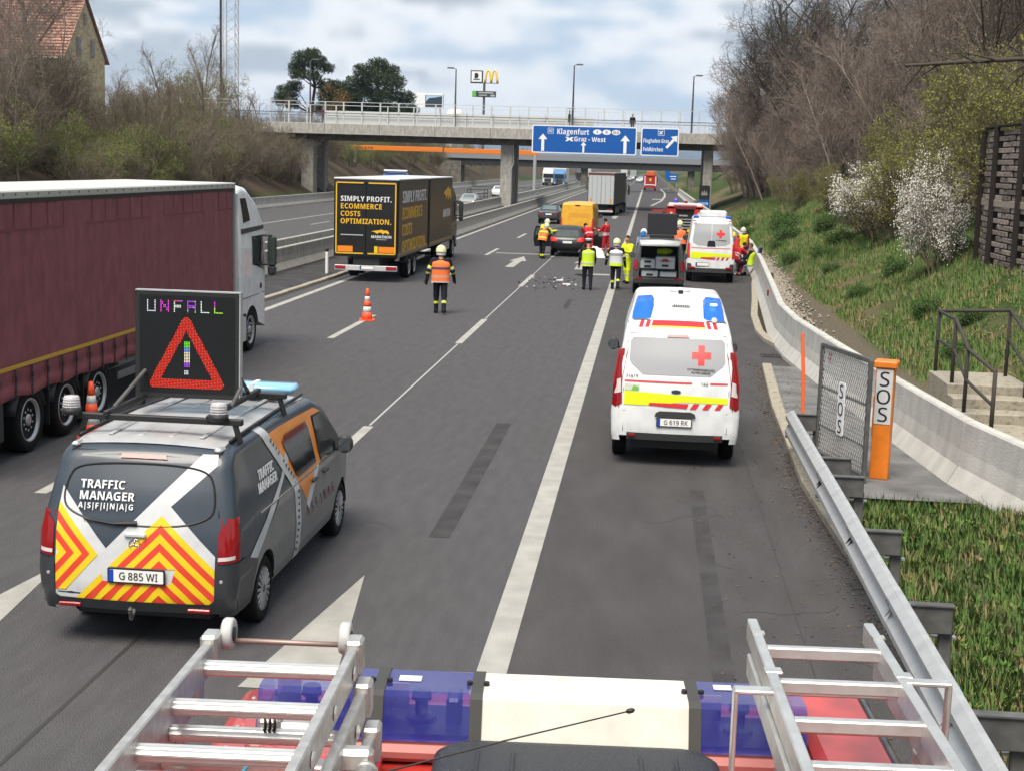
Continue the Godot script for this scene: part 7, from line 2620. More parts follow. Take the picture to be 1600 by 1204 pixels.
func fire_engine(label, at, turn, full):
	var v = thing("fire_engine", label, "fire engine", at, turn)
	var st = S()
	box(st, Vector3(-0.93, 1.85, -2.0), Vector3(0.62, 2.5, 4.0), Transform3D(), 0.05)
	box(st, Vector3(0.93, 1.85, -2.0), Vector3(0.62, 2.5, 4.0), Transform3D(), 0.05)
	box(st, Vector3(0, 3.0, -2.0), Vector3(2.48, 0.24, 4.0), Transform3D(), 0.04)
	box(st, Vector3(0, 1.9, -2.2), Vector3(1.3, 2.3, 3.4))
	box(st, Vector3(0, 0.62, -0.25), Vector3(2.46, 0.3, 0.5), Transform3D(), 0.03)
	obj("body", st, M.red_paint, v)
	if full:
		st = S()
		box(st, Vector3(0, 1.75, -0.38), Vector3(1.24, 2.2, 0.3))
		obj("pump_bay", st, M.black, v)
		st = S()
		for k in 6: box(st, Vector3(0, 2.2 - 0.2 * k, -0.22), Vector3(1.1, 0.06, 0.04))
		box(st, Vector3(-0.1, 2.45, -0.2), Vector3(0.6, 0.1, 0.04))
		obj("pump_panel", st, M.galv, v)
		for q in [[-0.15, 1.45, 0.3], [0.3, 1.42, 0.22]]:
			st = S()
			lathe(st, Vector3(q[0], q[1], -0.24), Vector3.BACK, [[0, q[2] * 0.5], [0.12, q[2] * 0.5]], 14)
			obj("hose_coupling", st, M.yellow_refl, v)
		for sg in [1, -1]:
			st = S()
			box(st, Vector3(sg * 0.95, 2.5, 0.005), Vector3(0.16, 0.4, 0.02))
			obj("crest", st, mat(lin(0.6, 0.5, 0.3), 0.5), v)
			st = S()
			box(st, Vector3(sg * 0.98, 3.16, -0.3), Vector3(0.34, 0.18, 0.3), Transform3D(), 0.03)
			obj("corner_lamp", st, M.print_white, v)
		st = S()
		box(st, Vector3(0, 3.02, 0.005), Vector3(1.5, 0.18, 0.02))
		obj("shutter_box", st, mat(lin(0.12, 0.02, 0.03), 0.5), v)
		st = S()
		box(st, Vector3(0, 3.2, -1.8), Vector3(2.2, 0.14, 3.0), Transform3D(), 0.03)
		obj("roof_equipment", st, mat(lin(0.5, 0.5, 0.5), 0.5), v)
		st = S()
		lathe(st, Vector3(-0.62, 3.27, -2.6), UPV, [[0, 0.14], [0.2, 0.14], [0.3, 0.08], [0.32, 0]], 14)
		obj("blue_light", st, mat(lin(0.08, 0.06, 0.45), 0.2), v)
		st = S()
		lathe(st, Vector3(0.1, 3.27, -2.2), UPV, [[0, 0.12], [0.14, 0.12], [0.18, 0]], 12)
		obj("red_light", st, M.lamp_red, v)
		# rack swung out on the left with a white panel
		st = S()
		for e in [[-2.25, 2.75, -1.2, 2.75], [-2.25, 2.2, -2.25, 2.75], [-2.2, 1.4, -2.2, 2.2]]:
			beam(st, Vector3(e[0], e[1], -0.5), Vector3(e[2], e[3], -0.5), 0.1, 0.1)
		beam(st, Vector3(-1.24, 1.35, -0.5), Vector3(-2.25, 1.35, -0.5), 0.08, 0.08)
		var rk = obj("side_rack", st, M.red_paint, v)
		st = S()
		box(st, Vector3(-1.72, 1.9, -0.42), Vector3(0.96, 0.95, 0.04))
		obj("white_panel", st, M.print_white, rk)
		st = S()
		for q in [[-2.05, 2.0, 0.16, 0.5], [-1.85, 1.85, 0.05, 0.7], [-1.66, 1.9, 0.14, 0.6], [-1.42, 1.95, 0.05, 0.75]]: box(st, Vector3(q[0], q[1], -0.39), Vector3(q[2], q[3], 0.02))
		obj("black_bars", st, M.ink, rk)
	else:
		st = S()
		box(st, Vector3(0, 1.9, 0.02), Vector3(1.2, 1.6, 0.04))
		obj("shutter", st, mat(lin(0.3, 0.03, 0.03), 0.5), v)
		st = S()
		box(st, Vector3(0, 2.2, 0.05), Vector3(0.4, 0.5, 0.03))
		obj("crest", st, M.yellow_refl, v)
		for sg in [1, -1]:
			st = S()
			box(st, Vector3(sg * 1.1, 1.9, 0.02), Vector3(0.16, 1.9, 0.04))
			obj("reflective_strip", st, M.print_white, v)
		st = S()
		box(st, Vector3(0, 1.15, 0.03), Vector3(1.9, 0.18, 0.05))
		obj("white_beam", st, M.print_white, v)
		st = S()
		box(st, Vector3(0, 3.5, -2.0), Vector3(1.6, 0.8, 3.0), Transform3D(), 0.1)
		obj("crane_body", st, mat(lin(0.55, 0.1, 0.02), 0.5), v)
	st = S()
	box(st, Vector3(0, 0.6, -3.5), Vector3(1.4, 0.4, 6.8))
	obj("chassis", st, M.steel_dark, v)
	for sg in [1, -1]:
		truck_wheel(v, sg * 1.2, -1.4, 0.48)
	cab(v, -4.2, M.red_paint, 1.2, 2.95, false)
	return v

func opposite_lorry(label, x, z, col, body_col):
	var v = thing("oncoming_lorry", label, "lorry", Vector3(x, 0, z), PI)
	cab(v, -2.4, col, 1.22, 3.7, false)
	var st = S()
	box(st, Vector3(0, 2.35, 4.4), Vector3(2.5, 3.1, 12.4), Transform3D(), 0.04)
	obj("trailer_box", st, body_col, v)
	st = S()
	box(st, Vector3(0, 2.15, -4.72), Vector3(2.0, 0.9, 0.06))
	obj("windscreen", st, M.glass, v)
	st = S()
	box(st, Vector3(0, 1.2, -4.74), Vector3(1.5, 0.7, 0.05))
	box(st, Vector3(0, 0.6, -4.72), Vector3(2.3, 0.3, 0.12))
	obj("grille", st, M.plastic, v)
	for sg in [1, -1]:
		st = S()
		box(st, Vector3(sg * 0.95, 0.75, -4.78), Vector3(0.3, 0.16, 0.05))
		obj("headlight", st, mat(lin(0.7, 0.7, 0.65), 0.2), v)
		for zz in [3.5, 7.5, 8.9]: truck_wheel(v, sg * 1.2, zz)
	st = S()
	box(st, Vector3(0, 0.75, 4.0), Vector3(1.2, 0.3, 12.0))
	obj("chassis", st, M.steel_dark, v)
	return v

func vehicles():
	traffic_van()
	near_ambulance()
	far_ambulance()
	grey_van()
	small_van("yellow_van", "yellow delivery van standing behind the black car", Vector3(-4.15, 0, -86.0), -0.03, paint(lin(0.72, 0.37, 0.012)), 1)
	hatchback("black hatchback with open doors and lit tail lamps", Vector3(-4.0, 0, -73.2), 0.0)
	sedan("old dark blue-grey saloon ahead of the yellow van", Vector3(-7.75, 0, -113.5), -0.02, paint(lin(0.02, 0.035, 0.045)))
	sedan("silver car with headlights on, towing a trailer on the open carriageway", Vector3(-18.3, 0, -150.5), PI, paint(lin(0.3, 0.31, 0.33)), true)
	sedan("white car on the open carriageway beyond the median pier", Vector3(-21.0, 0, -206.0), PI, M.white, true)
	var t = thing("car_trailer", "dark flat trailer with a frame behind the silver car", "trailer", Vector3(-18.3, 0, -153.5))
	var st = S()
	box(st, Vector3(0, 0.7, -1.6), Vector3(1.9, 0.12, 3.4))
	box(st, Vector3(0, 0.6, 1.0), Vector3(0.08, 0.08, 2.2))
	obj("bed", st, M.steel_dark, t)
	st = S()
	for x in [-0.9, 0.9]:
		for z in [-0.1, -3.2]: box(st, Vector3(x, 1.25, z), Vector3(0.06, 1.1, 0.06))
	for y in [1.0, 1.35, 1.75]:
		box(st, Vector3(0, y, -0.1), Vector3(1.86, 0.06, 0.06))
		for x in [-0.9, 0.9]: box(st, Vector3(x, y, -1.65), Vector3(0.05, 0.06, 3.1))
	obj("frame", st, M.steel_dark, t)
	for sg in [1, -1]: wheel(t, sg * 0.98, 0.31, -1.6, 0.31, 0.18, M.rim, 6)
	red_lorry()
	black_lorry()
	white_lorry()
	fire_engine("red fire engine with an open rear pump bay beside the wall", Vector3(2.1, 0, -82.0), 0.0, true).scale = Vector3.ONE * 0.81
	fire_engine("distant red and orange fire truck on the clear motorway", Vector3(0.3, 0, -297.0), 0.0, false)
	opposite_lorry("oncoming lorry with a bright blue cab and pale trailer", -19.3, -318.0, paint(lin(0.06, 0.2, 0.42)), mat(lin(0.55, 0.56, 0.56), 0.5))
	opposite_lorry("oncoming white lorry half hidden by the blue one", -22.6, -330.0, M.white, mat(lin(0.5, 0.5, 0.5), 0.5))
	opposite_lorry("dark oncoming lorry beside the pier of the dark bridge", -18.2, -392.0, paint(lin(0.03, 0.03, 0.035)), mat(lin(0.1, 0.1, 0.1), 0.5))
	# blue and white recovery truck hidden but for its roof
	var c = thing("patrol_truck", "blue vehicle roof with a white light bar showing over the black lorry", "truck", Vector3(-21.6, 0, -124.0), PI)
	cab(c, 0.0, paint(lin(0.03, 0.07, 0.25)), 1.15, 3.55, false)
	st = S()
	box(st, Vector3(0, 3.7, -1.0), Vector3(2.0, 0.16, 0.5), Transform3D(), 0.05)
	obj("light_bar", st, M.print_white, c)
	st = S()
	box(st, Vector3(0, 1.9, 3.2), Vector3(2.3, 2.2, 6.0), Transform3D(), 0.05)
	obj("box_body", st, paint(lin(0.05, 0.1, 0.3)), c)
	for sg in [1, -1]: truck_wheel(c, sg * 1.15, 4.0)
	st = S()
	box(st, Vector3(0, 0.7, 2.0), Vector3(1.2, 0.3, 8.0))
	obj("chassis", st, M.steel_dark, c)
	# traffic far ahead, queueing towards the horizon
	var cols := [M.white, paint(lin(0.3, 0.31, 0.33)), paint(lin(0.05, 0.06, 0.08)), paint(lin(0.25, 0.05, 0.04))]
	var k := 0
	for q in [[-2.9, -430.0, 0], [-2.6, -458.0, 0], [-6.2, -470.0, 1], [-6.0, -520.0, 0], [-9.5, -500.0, 2], [0.6, -480.0, 3], [-2.8, -540.0, 1], [-9.3, -455.0, 1]]:
		sedan(["white car far ahead on the motorway", "silver car far ahead on the motorway", "dark car far ahead on the motorway", "red car far ahead on the motorway"][q[2]], Vector3(q[0], 0, q[1]), 0.0, cols[q[2]]).set_meta("group", ["white cars far ahead", "silver cars far ahead", "dark cars far ahead", "red cars far ahead"][q[2]])
		k += 1
	for q in [[-9.6, -560.0, 0.5], [-6.3, -585.0, 0.3], [-20.0, -470.0, 0.45]]:
		st = S()
		var lt = thing("far_lorry", "pale box lorry far off near the vanishing point of the road", "lorry", Vector3(q[0], 0, q[1]), 0.0, "pale lorries far off")
		box(st, Vector3(0, 2.4, -4.0), Vector3(2.5, 2.9, 8.0), Transform3D(), 0.05)
		obj("box_body", st, mat(lin(q[2], q[2], q[2]), 0.6), lt)
		cab(lt, -8.2, M.white, 1.2, 3.4, false)
		for sg in [1, -1]: truck_wheel(lt, sg * 1.2, -2.0)
		st = S()
		box(st, Vector3(0, 0.75, -4.0), Vector3(1.2, 0.4, 8.0))
		obj("chassis", st, M.steel_dark, lt)

# ============ people: one continuous skin over a posed skeleton (surface nets of a smooth union of tapered limbs)
func net(bones: Array, cell: float, paint_fn: Callable):
	var lo := Vector3.ONE * 1e9
	var hi := -lo
	for b in bones:
		var r: float = maxf(b[2], b[3]) + 0.05
		lo = lo.min(b[0] - Vector3.ONE * r).min(b[1] - Vector3.ONE * r)
		hi = hi.max(b[0] + Vector3.ONE * r).max(b[1] + Vector3.ONE * r)
	var n := Vector3i(((hi - lo) / cell).ceil()) + Vector3i.ONE * 2
	var f := PackedFloat32Array()
	f.resize(n.x * n.y * n.z)
	f.fill(1.0)
	var sk := 0.035
	for b in bones:
		var a: Vector3 = b[0]
		var ab: Vector3 = b[1] - a
		var l2 := maxf(ab.length_squared(), 1e-8)
		var ra: float = b[2]
		var dr: float = b[3] - ra
		var rm: float = maxf(ra, b[3]) + 0.07
		var p0 := Vector3i(((a.min(b[1]) - Vector3.ONE * rm - lo) / cell).floor()).clamp(Vector3i.ZERO, n - Vector3i.ONE)
		var p1 := Vector3i(((a.max(b[1]) + Vector3.ONE * rm - lo) / cell).ceil()).clamp(Vector3i.ZERO, n - Vector3i.ONE)
		for z in range(p0.z, p1.z + 1):
			for y in range(p0.y, p1.y + 1):
				var base := (z * n.y + y) * n.x
				for x in range(p0.x, p1.x + 1):
					var q := lo + Vector3(x, y, z) * cell - a
					var t := clampf(q.dot(ab) / l2, 0.0, 1.0)
					var d := (q - ab * t).length() - ra - dr * t
					var e := f[base + x]
					var h := maxf(sk - absf(d - e), 0.0)
					f[base + x] = minf(d, e) - h * h * 0.25 / sk
	var st := SurfaceTool.new()
	st.begin(Mesh.PRIMITIVE_TRIANGLES)
	st.set_smooth_group(0)
	var ids := PackedInt32Array()
	ids.resize(f.size())
	ids.fill(-1)
	var cnt := 0
	var sx := 1
	var sy := n.x
	var sz := n.x * n.y
	var co := [0, sx, sy, sx + sy, sz, sx + sz, sy + sz, sx + sy + sz]
	var edges := [[0, 1], [2, 3], [4, 5], [6, 7], [0, 2], [1, 3], [4, 6], [5, 7], [0, 4], [1, 5], [2, 6], [3, 7]]
	var V := []
	for z in n.z - 1:
		for y in n.y - 1:
			for x in n.x - 1:
				var i := (z * n.y + y) * n.x + x
				if absf(f[i]) > cell * 1.9: continue
				var neg := 0
				for k in 8: if f[i + co[k]] < 0.0: neg += 1
				if neg == 0 or neg == 8: continue
				var s := Vector3.ZERO
				var m := 0
				for e in edges:
					var fa := f[i + co[e[0]]]
					var fb := f[i + co[e[1]]]
					if (fa < 0.0) != (fb < 0.0):
						var t := fa / (fa - fb)
						var pa := Vector3(e[0] & 1, (e[0] >> 1) & 1, e[0] >> 2)
						var pb := Vector3(e[1] & 1, (e[1] >> 1) & 1, e[1] >> 2)
						s += pa.lerp(pb, t)
						m += 1
				var p: Vector3 = lo + (Vector3(x, y, z) + s / m) * cell
				ids[i] = cnt
				cnt += 1
				V.append(p)
				var best := 1e9
				var bb: Array = bones[0]
				var bt := 0.0
				for b in bones:
					var ab: Vector3 = b[1] - b[0]
					var t := clampf((p - b[0]).dot(ab) / maxf(ab.length_squared(), 1e-8), 0, 1)
					var d: float = (p - b[0] - ab * t).length() - lerpf(b[2], b[3], t)
					if d < best:
						best = d
						bb = b
						bt = t
				st.set_color(paint_fn.call(bb[4], bt, p))
				st.add_vertex(p)
	for z in range(1, n.z - 1):
		for y in range(1, n.y - 1):
			for x in range(1, n.x - 1):
				var i := (z * n.y + y) * n.x + x
				if ids[i] < 0: continue
				var a := f[i] < 0.0
				for ax in 3:
					var st1: int = [sx, sy, sz][ax]
					if (f[i + st1] < 0.0) == a: continue
					var u: int = [sy, sz, sx][ax]
					var w: int = [sz, sx, sy][ax]
					var q := [ids[i], ids[i - u], ids[i - u - w], ids[i - w]]
					if q.has(-1): continue
					if a: q.reverse()
					for k in [0, 1, 2, 0, 2, 3]: st.add_index(q[k])
	st.generate_normals()
	return st.commit()

# pose: torso pitch forward, legs [left, right] hip pitch and knee bend, arms [left, right] [pitch, spread, elbow]; clothes: colours
func person(label, at, yaw, o):
	var P = thing("person", label, "person", at, yaw, o.get("group", ""))
	var k: float = o.get("h", 1.78) / 1.67
	var pitch: float = o.get("lean", 0.0)
	var legs: Array = o.get("legs", [[0.12, 0.1], [-0.1, 0.1]])
	var arms: Array = o.get("arms", [[0.05, 0.16, 0.25], [0.0, 0.16, 0.25]])
	var bones := []
	var hipc := Vector3(0, 0.94, 0)
	var feet := []
	var low := 1e9
	for s in 2:
		var sg := -1.0 if s == 0 else 1.0
		var hip := hipc + Vector3(sg * 0.09, -0.03, 0)
		var d := Vector3(sg * 0.04, -cos(legs[s][0]), -sin(legs[s][0])).normalized()
		var knee := hip + d * 0.43
		var a2: float = legs[s][0] - legs[s][1]
		var ank := knee + Vector3(0, -cos(a2), -sin(a2)) * 0.41
		var toe := ank + Vector3(sg * 0.025, -0.045, -0.15)
		bones.append([hip, knee, 0.105, 0.075, "thigh"])
		bones.append([knee, ank, 0.075, 0.055, "shin"])
		bones.append([ank + Vector3(0, -0.03, 0.03), toe, 0.052, 0.042, "shoe"])
		low = minf(low, minf(ank.y - 0.085, toe.y - 0.042))
	var R := Basis(Vector3.RIGHT, -pitch)
	var tp := func(x, y, z): return hipc + R * Vector3(x, y, z)
	var bulk: float = o.get("bulk", 1.0)
	for sg in [-1.0, 1.0]:
		bones.append([tp.call(sg * 0.07, 0.0, 0), tp.call(sg * 0.09, 0.36, 0), 0.115 * bulk, 0.12 * bulk, "torso"])
		bones.append([tp.call(sg * 0.06, 0.4, 0), tp.call(sg * 0.17, 0.455, 0), 0.1, 0.072, "torso"])
	bones.append([tp.call(0, 0.44, 0), tp.call(0, 0.58, -0.01), 0.06, 0.055, "neck"])
	var hd: float = o.get("nod", 0.0)
	var head: Vector3 = tp.call(0, 0.6, -0.01) + R * Basis(Vector3.RIGHT, -hd) * Vector3(0, 0.1, -0.02)
	bones.append([head + Vector3(0, -0.055, -0.02), head + Vector3(0, 0.035, 0.0), 0.072, 0.092, "head"])
	bones.append([head + Vector3(0, -0.03, -0.1), head + Vector3(0, -0.045, -0.115), 0.014, 0.016, "head"])   # nose
	for sg in [-1.0, 1.0]: bones.append([head + Vector3(sg * 0.09, -0.02, 0), head + Vector3(sg * 0.095, 0.01, 0.01), 0.018, 0.018, "head"])
	var hands := []
	for s in 2:
		var sg := -1.0 if s == 0 else 1.0
		var A: Array = arms[s]
		var sh: Vector3 = tp.call(sg * 0.2, 0.44, 0)
		var d := Vector3(sg * sin(A[1]), -cos(A[1]) * cos(A[0]), -sin(A[0])).normalized()
		var el := sh + d * 0.29
		var a2: float = A[0] + A[2]
		var d2 := Vector3(sg * sin(A[1]) * 0.4, -cos(a2), -sin(a2)).normalized()
		var wr := el + d2 * 0.25
		bones.append([sh, el, 0.068 * bulk, 0.055 * bulk, "upper_arm"])
		bones.append([el, wr, 0.054 * bulk, 0.042, "forearm"])
		bones.append([wr, wr + d2 * 0.08, 0.036, 0.038, "hand"])
		hands.append([wr + d2 * 0.08, d2, sg])
	var C: Dictionary = o.c
	var skin_c: Color = o.get("skin", Color(0.42, 0.24, 0.17))
	var fn := func(tagn, t, p):
		match tagn:
			"torso":
				var y: float = (R.inverse() * (p - hipc)).y
				for s in C.get("torso_bands", []): if y > s[0] and y < s[1]: return s[2]
				return C.torso if y > C.get("hem", 0.0) else C.legs
			"upper_arm", "forearm":
				var q: float = t * 0.5 + (0.5 if tagn == "forearm" else 0.0)
				for s in C.get("arm_bands", []): if q > s[0] and q < s[1]: return s[2]
				return C.arms
			"hand": return C.get("hands", skin_c)
			"thigh", "shin":
				var q: float = t * 0.5 + (0.5 if tagn == "shin" else 0.0)
				for s in C.get("leg_bands", []): if q > s[0] and q < s[1]: return s[2]
				return C.legs
			"shoe": return C.get("shoes", Color(0.012, 0.012, 0.012))
			"neck": return C.get("neck", skin_c)
			"head":
				if o.get("hair") != null and (p - head).y > 0.0 - (p - head).z * 0.6: return o.hair
		return skin_c
	var cell: float = o.get("cell", 0.024)
	var m = mat(Color.WHITE, 0.8, 0, 0.3)
	m.vertex_color_use_as_albedo = true
	var lift := Vector3(0, -low, 0)
	var body_o = obj("body", net(bones, cell, fn), m, P)
	body_o.position = lift * k
	body_o.scale = Vector3.ONE * k
	var st = S(true)   # fingers, each a bent chain rooted in the palm
	for h in hands:
		var c: Vector3 = h[0]
		var d: Vector3 = h[1]
		var x := d.cross(Vector3(0, 0, 1) if absf(d.z) < 0.8 else UPV).normalized()
		var nn := x.cross(d)
		for i in 4:
			var b := c + x * (i - 1.5) * 0.018
			var l: float = [0.06, 0.072, 0.068, 0.052][i]
			tube(st, [b, b + d * l * 0.55, b + d * l * 0.95 + nn * 0.02 * h[2]], [0.0105, 0.0095, 0.008], 5)
		var tb := c - d * 0.05 + x * 0.032
		tube(st, [tb, tb + d * 0.03 + x * 0.022, tb + d * 0.06 + x * 0.026], [0.012, 0.0105, 0.009], 5)
	var fo = obj("fingers", st, mat(C.get("hands", skin_c).linear_to_srgb(), 0.8), body_o)
	if o.get("helmet") != null:
		st = S(true)
		lathe(st, head + Vector3(0, 0.0, 0.0), Vector3(0, 1, 0.05), [[-0.03, 0.142], [-0.01, 0.138], [0.05, 0.13], [0.1, 0.105], [0.14, 0.06], [0.155, 0.0]], 16)
		beam(st, head + Vector3(0, 0.16, 0.07), head + Vector3(0, 0.13, -0.1), 0.03, 0.03, 0.01)
		obj("helmet", st, mat(o.helmet, 0.35), body_o)
		st = S(true)   # neck guard
		var gr := []
		for q in [[-0.11, 0.122], [-0.05, 0.126], [-0.02, 0.13]]:
			var rr := []
			for i in 11: rr.append(head + Vector3(cos(PI * i / 10.0) * q[1], q[0], sin(PI * i / 10.0) * q[1]))
			gr.append(rr)
		skin(st, gr, false, false)
		obj("neck_guard", st, mat(o.get("guard", lin(0.5, 0.52, 0.54)), 0.8), body_o)
	if o.get("cap") != null:
		st = S(true)
		lathe(st, head + Vector3(0, 0.05, 0), UPV, [[0.0, 0.098], [0.04, 0.1], [0.055, 0.125], [0.075, 0.125], [0.09, 0.0]], 16)
		obj("cap", st, mat(o.cap, 0.6), body_o)
	if o.get("vest") != null:   # vest: a shell a little outside the torso, open at the arms
		var W: Array = o.vest   # [colour, bands]
		st = S(true)
		var rings := []
		var ys := [-0.12, -0.05, 0.02, 0.1, 0.18, 0.26, 0.34, 0.41, 0.455]
		for y in ys:
			var rr := []
			for i in 20:
				var a := TAU * i / 20.0
				var wx: float = lerps([[-0.12, 0.235], [0.1, 0.222], [0.34, 0.238], [0.41, 0.22], [0.455, 0.15]], y) * bulk
				var wz: float = lerps([[-0.12, 0.16], [0.1, 0.15], [0.34, 0.158], [0.41, 0.13], [0.455, 0.095]], y) * bulk
				rr.append(tp.call(signf(cos(a)) * pow(absf(cos(a)), 0.8) * wx, y, -sin(a) * wz))
			rings.append(rr)
		var bands: Array = W[1]
		skin(st, rings, true, false)
		var vo = obj("vest", st, mat(W[0], 0.75), body_o)
		for bd in bands:   # reflective bands as rings just outside
			st = S(true)
			var rg := []
			for y in [bd[0], bd[1]]:
				var rr := []
				for i in 20:
					var a := TAU * i / 20.0
					var wx: float = lerps([[-0.12, 0.238], [0.1, 0.225], [0.34, 0.241], [0.41, 0.223], [0.455, 0.153]], y) * bulk
					var wz: float = lerps([[-0.12, 0.163], [0.1, 0.153], [0.34, 0.161], [0.41, 0.133], [0.455, 0.098]], y) * bulk
					rr.append(tp.call(signf(cos(a)) * pow(absf(cos(a)), 0.8) * wx, y, -sin(a) * wz))
				rg.append(rr)
			skin(st, rg, true, false)
			obj("reflective_band", st, mat(bd[2], 0.5), vo)
	return P

func people():
	var navy := Color(0.012, 0.014, 0.022)
	var fl := Color(0.62, 0.72, 0.02)       # fluorescent yellow
	var sil := Color(0.4, 0.41, 0.42)
	var red := Color(0.42, 0.02, 0.03)
	var or_c = lin(0.85, 0.16, 0.03)
	var fl_c = lin(0.55, 0.75, 0.02)
	var sil_c = lin(0.42, 0.43, 0.44)
	var cream = lin(0.62, 0.62, 0.35)
	var ff_leg := [[0.7, 0.735, fl], [0.735, 0.75, sil], [0.75, 0.785, fl]]
	var ff_arm := [[0.28, 0.36, fl], [0.36, 0.42, sil], [0.55, 0.62, fl], [0.62, 0.66, sil]]
	person("firefighter in orange vest and pale yellow helmet walking along the empty lane", Vector3(-6.2, 0, -43.5), 0.1, {"h": 1.95, "cell": 0.016, "bulk": 1.08, "legs": [[0.22, 0.15], [-0.18, 0.25]], "arms": [[-0.15, 0.42, 0.35], [0.12, 0.4, 0.4]], "nod": 0.1,
		"helmet": cream, "vest": [or_c, [[-0.12, -0.09, sil_c], [0.0, 0.07, lin(0.5, 0.28, 0.2)], [0.22, 0.28, lin(0.06, 0.07, 0.12)]]], "c": {"torso": navy, "arms": navy, "legs": navy, "hands": navy, "leg_bands": ff_leg, "arm_bands": ff_arm}})
	person("police officer in yellow-green vest and white cap walking past the debris", Vector3(-2.14, 0, -54.0), 0.1, {"h": 1.8, "legs": [[0.16, 0.15], [-0.14, 0.1]], "arms": [[0.0, 0.25, 0.3], [0.3, 0.15, 0.6]], "cap": lin(0.75, 0.76, 0.78), "hair": Color(0.02, 0.015, 0.012),
		"vest": [fl_c, [[-0.06, 0.0, sil_c], [0.3, 0.36, sil_c]]], "c": {"torso": navy, "arms": navy, "legs": navy, "hands": Color(0.35, 0.2, 0.15)}})
	person("firefighter in white command vest and cream helmet on the white line", Vector3(-1.1, 0, -54.6), -0.1, {"h": 1.8, "bulk": 1.06, "legs": [[0.12, 0.1], [-0.16, 0.35]], "arms": [[0.1, 0.45, 0.5], [0.1, 0.25, 0.4]], "helmet": cream,
		"vest": [lin(0.6, 0.62, 0.62), [[-0.12, -0.02, fl_c], [0.24, 0.33, lin(0.3, 0.31, 0.4)]]], "c": {"torso": navy, "arms": navy, "legs": navy, "hands": navy, "hem": -0.3, "leg_bands": ff_leg, "arm_bands": ff_arm, "torso_bands": [[-0.3, -0.08, fl]]}})
	person("man in bright yellow jacket and trousers with dark hair", Vector3(-0.72, 0, -57.8), 2.4, {"h": 1.8, "bulk": 1.05, "arms": [[0.5, 0.2, 1.2], [0.4, 0.2, 1.2]], "hair": Color(0.02, 0.014, 0.01), "c": {"torso": fl, "arms": fl, "legs": fl, "hem": -0.3, "leg_bands": [[0.7, 0.78, sil]], "torso_bands": [[0.05, 0.1, sil]]}})
	person("paramedic in red uniform with white bands standing by the yellow van", Vector3(-2.1, 0, -75.2), 1.0, {"h": 1.84, "bulk": 1.05, "nod": 0.3, "arms": [[0.6, 0.2, 1.3], [0.5, 0.2, 1.2]], "hair": Color(0.02, 0.015, 0.012), "c": {"torso": red, "arms": red, "legs": red, "hem": -0.2, "torso_bands": [[0.02, 0.06, Color(0.6, 0.6, 0.6)], [0.1, 0.14, Color(0.6, 0.6, 0.6)]], "leg_bands": [[0.68, 0.72, Color(0.6, 0.6, 0.6)]], "arm_bands": [[0.6, 0.66, Color(0.6, 0.6, 0.6)]]}})
	person("paramedic in red leaning into the passenger side of the black car", Vector3(-2.92, 0, -74.9), 0.5, {"h": 1.8, "lean": 0.75, "nod": 0.3, "bulk": 1.08, "legs": [[0.1, 0.05], [-0.05, 0.05]], "arms": [[1.2, 0.1, 0.4], [1.2, 0.1, 0.4]], "hair": Color(0.02, 0.015, 0.012), "c": {"torso": red, "arms": red, "legs": red, "hem": -0.2, "torso_bands": [[0.1, 0.14, Color(0.55, 0.55, 0.55)]], "leg_bands": [[0.68, 0.72, Color(0.6, 0.6, 0.6)]]}})
	person("firefighter in orange vest bending at the open driver door", Vector3(-5.1, 0, -71.2), -0.5, {"h": 1.72, "lean": 0.4, "nod": 0.4, "bulk": 1.05, "arms": [[0.9, 0.1, 0.9], [0.9, 0.1, 0.9]], "helmet": cream, "vest": [lin(0.75, 0.16, 0.05), [[0.0, 0.05, fl_c], [0.28, 0.34, fl_c]]], "c": {"torso": navy, "arms": navy, "legs": navy, "hands": navy, "leg_bands": [[0.84, 0.93, fl]], "arm_bands": ff_arm}})
	person("helper in fluorescent yellow jacket behind the open driver door", Vector3(-5.25, 0, -72.6), -0.9, {"h": 1.84, "lean": 0.35, "nod": 0.3, "bulk": 1.08, "arms": [[0.9, 0.1, 0.9], [0.8, 0.1, 0.9]], "helmet": lin(0.55, 0.55, 0.4), "c": {"torso": fl, "arms": fl, "legs": navy, "hem": -0.05, "leg_bands": ff_leg}})
	person("firefighter with pale helmet and orange collar beside the fire engine", Vector3(1.62, 0, -70.0), 0.3, {"h": 2.0, "lean": 0.15, "bulk": 1.1, "helmet": lin(0.6, 0.62, 0.4), "vest": [lin(0.75, 0.16, 0.05), [[0.05, 0.1, sil_c]]], "c": {"torso": navy, "arms": navy, "legs": navy, "hands": navy, "leg_bands": ff_leg, "arm_bands": ff_arm}})
	person("person in white helmet and blue sleeves half hidden by the dark roof board", Vector3(-0.12, 0, -63.5), 0.0, {"h": 1.82, "helmet": lin(0.65, 0.66, 0.68), "c": {"torso": Color(0.05, 0.15, 0.35), "arms": Color(0.3, 0.35, 0.42), "legs": navy}})
	person("helper with yellow helmet and red jacket bending beside the wall", Vector3(4.1, 0, -67.0), 0.3, {"h": 1.78, "lean": 0.5, "nod": 0.3, "bulk": 1.06, "arms": [[0.9, 0.1, 0.5], [0.9, 0.1, 0.5]], "helmet": lin(0.75, 0.55, 0.02), "c": {"torso": Color(0.36, 0.03, 0.03), "arms": red, "legs": navy, "hem": -0.2}})
	person("helper with white helmet and yellow jacket behind the others at the wall", Vector3(4.62, 0, -70.0), 0.2, {"h": 1.78, "helmet": lin(0.5, 0.48, 0.42), "c": {"torso": Color(0.6, 0.5, 0.01), "arms": Color(0.2, 0.03, 0.03), "legs": navy, "hem": -0.1}})
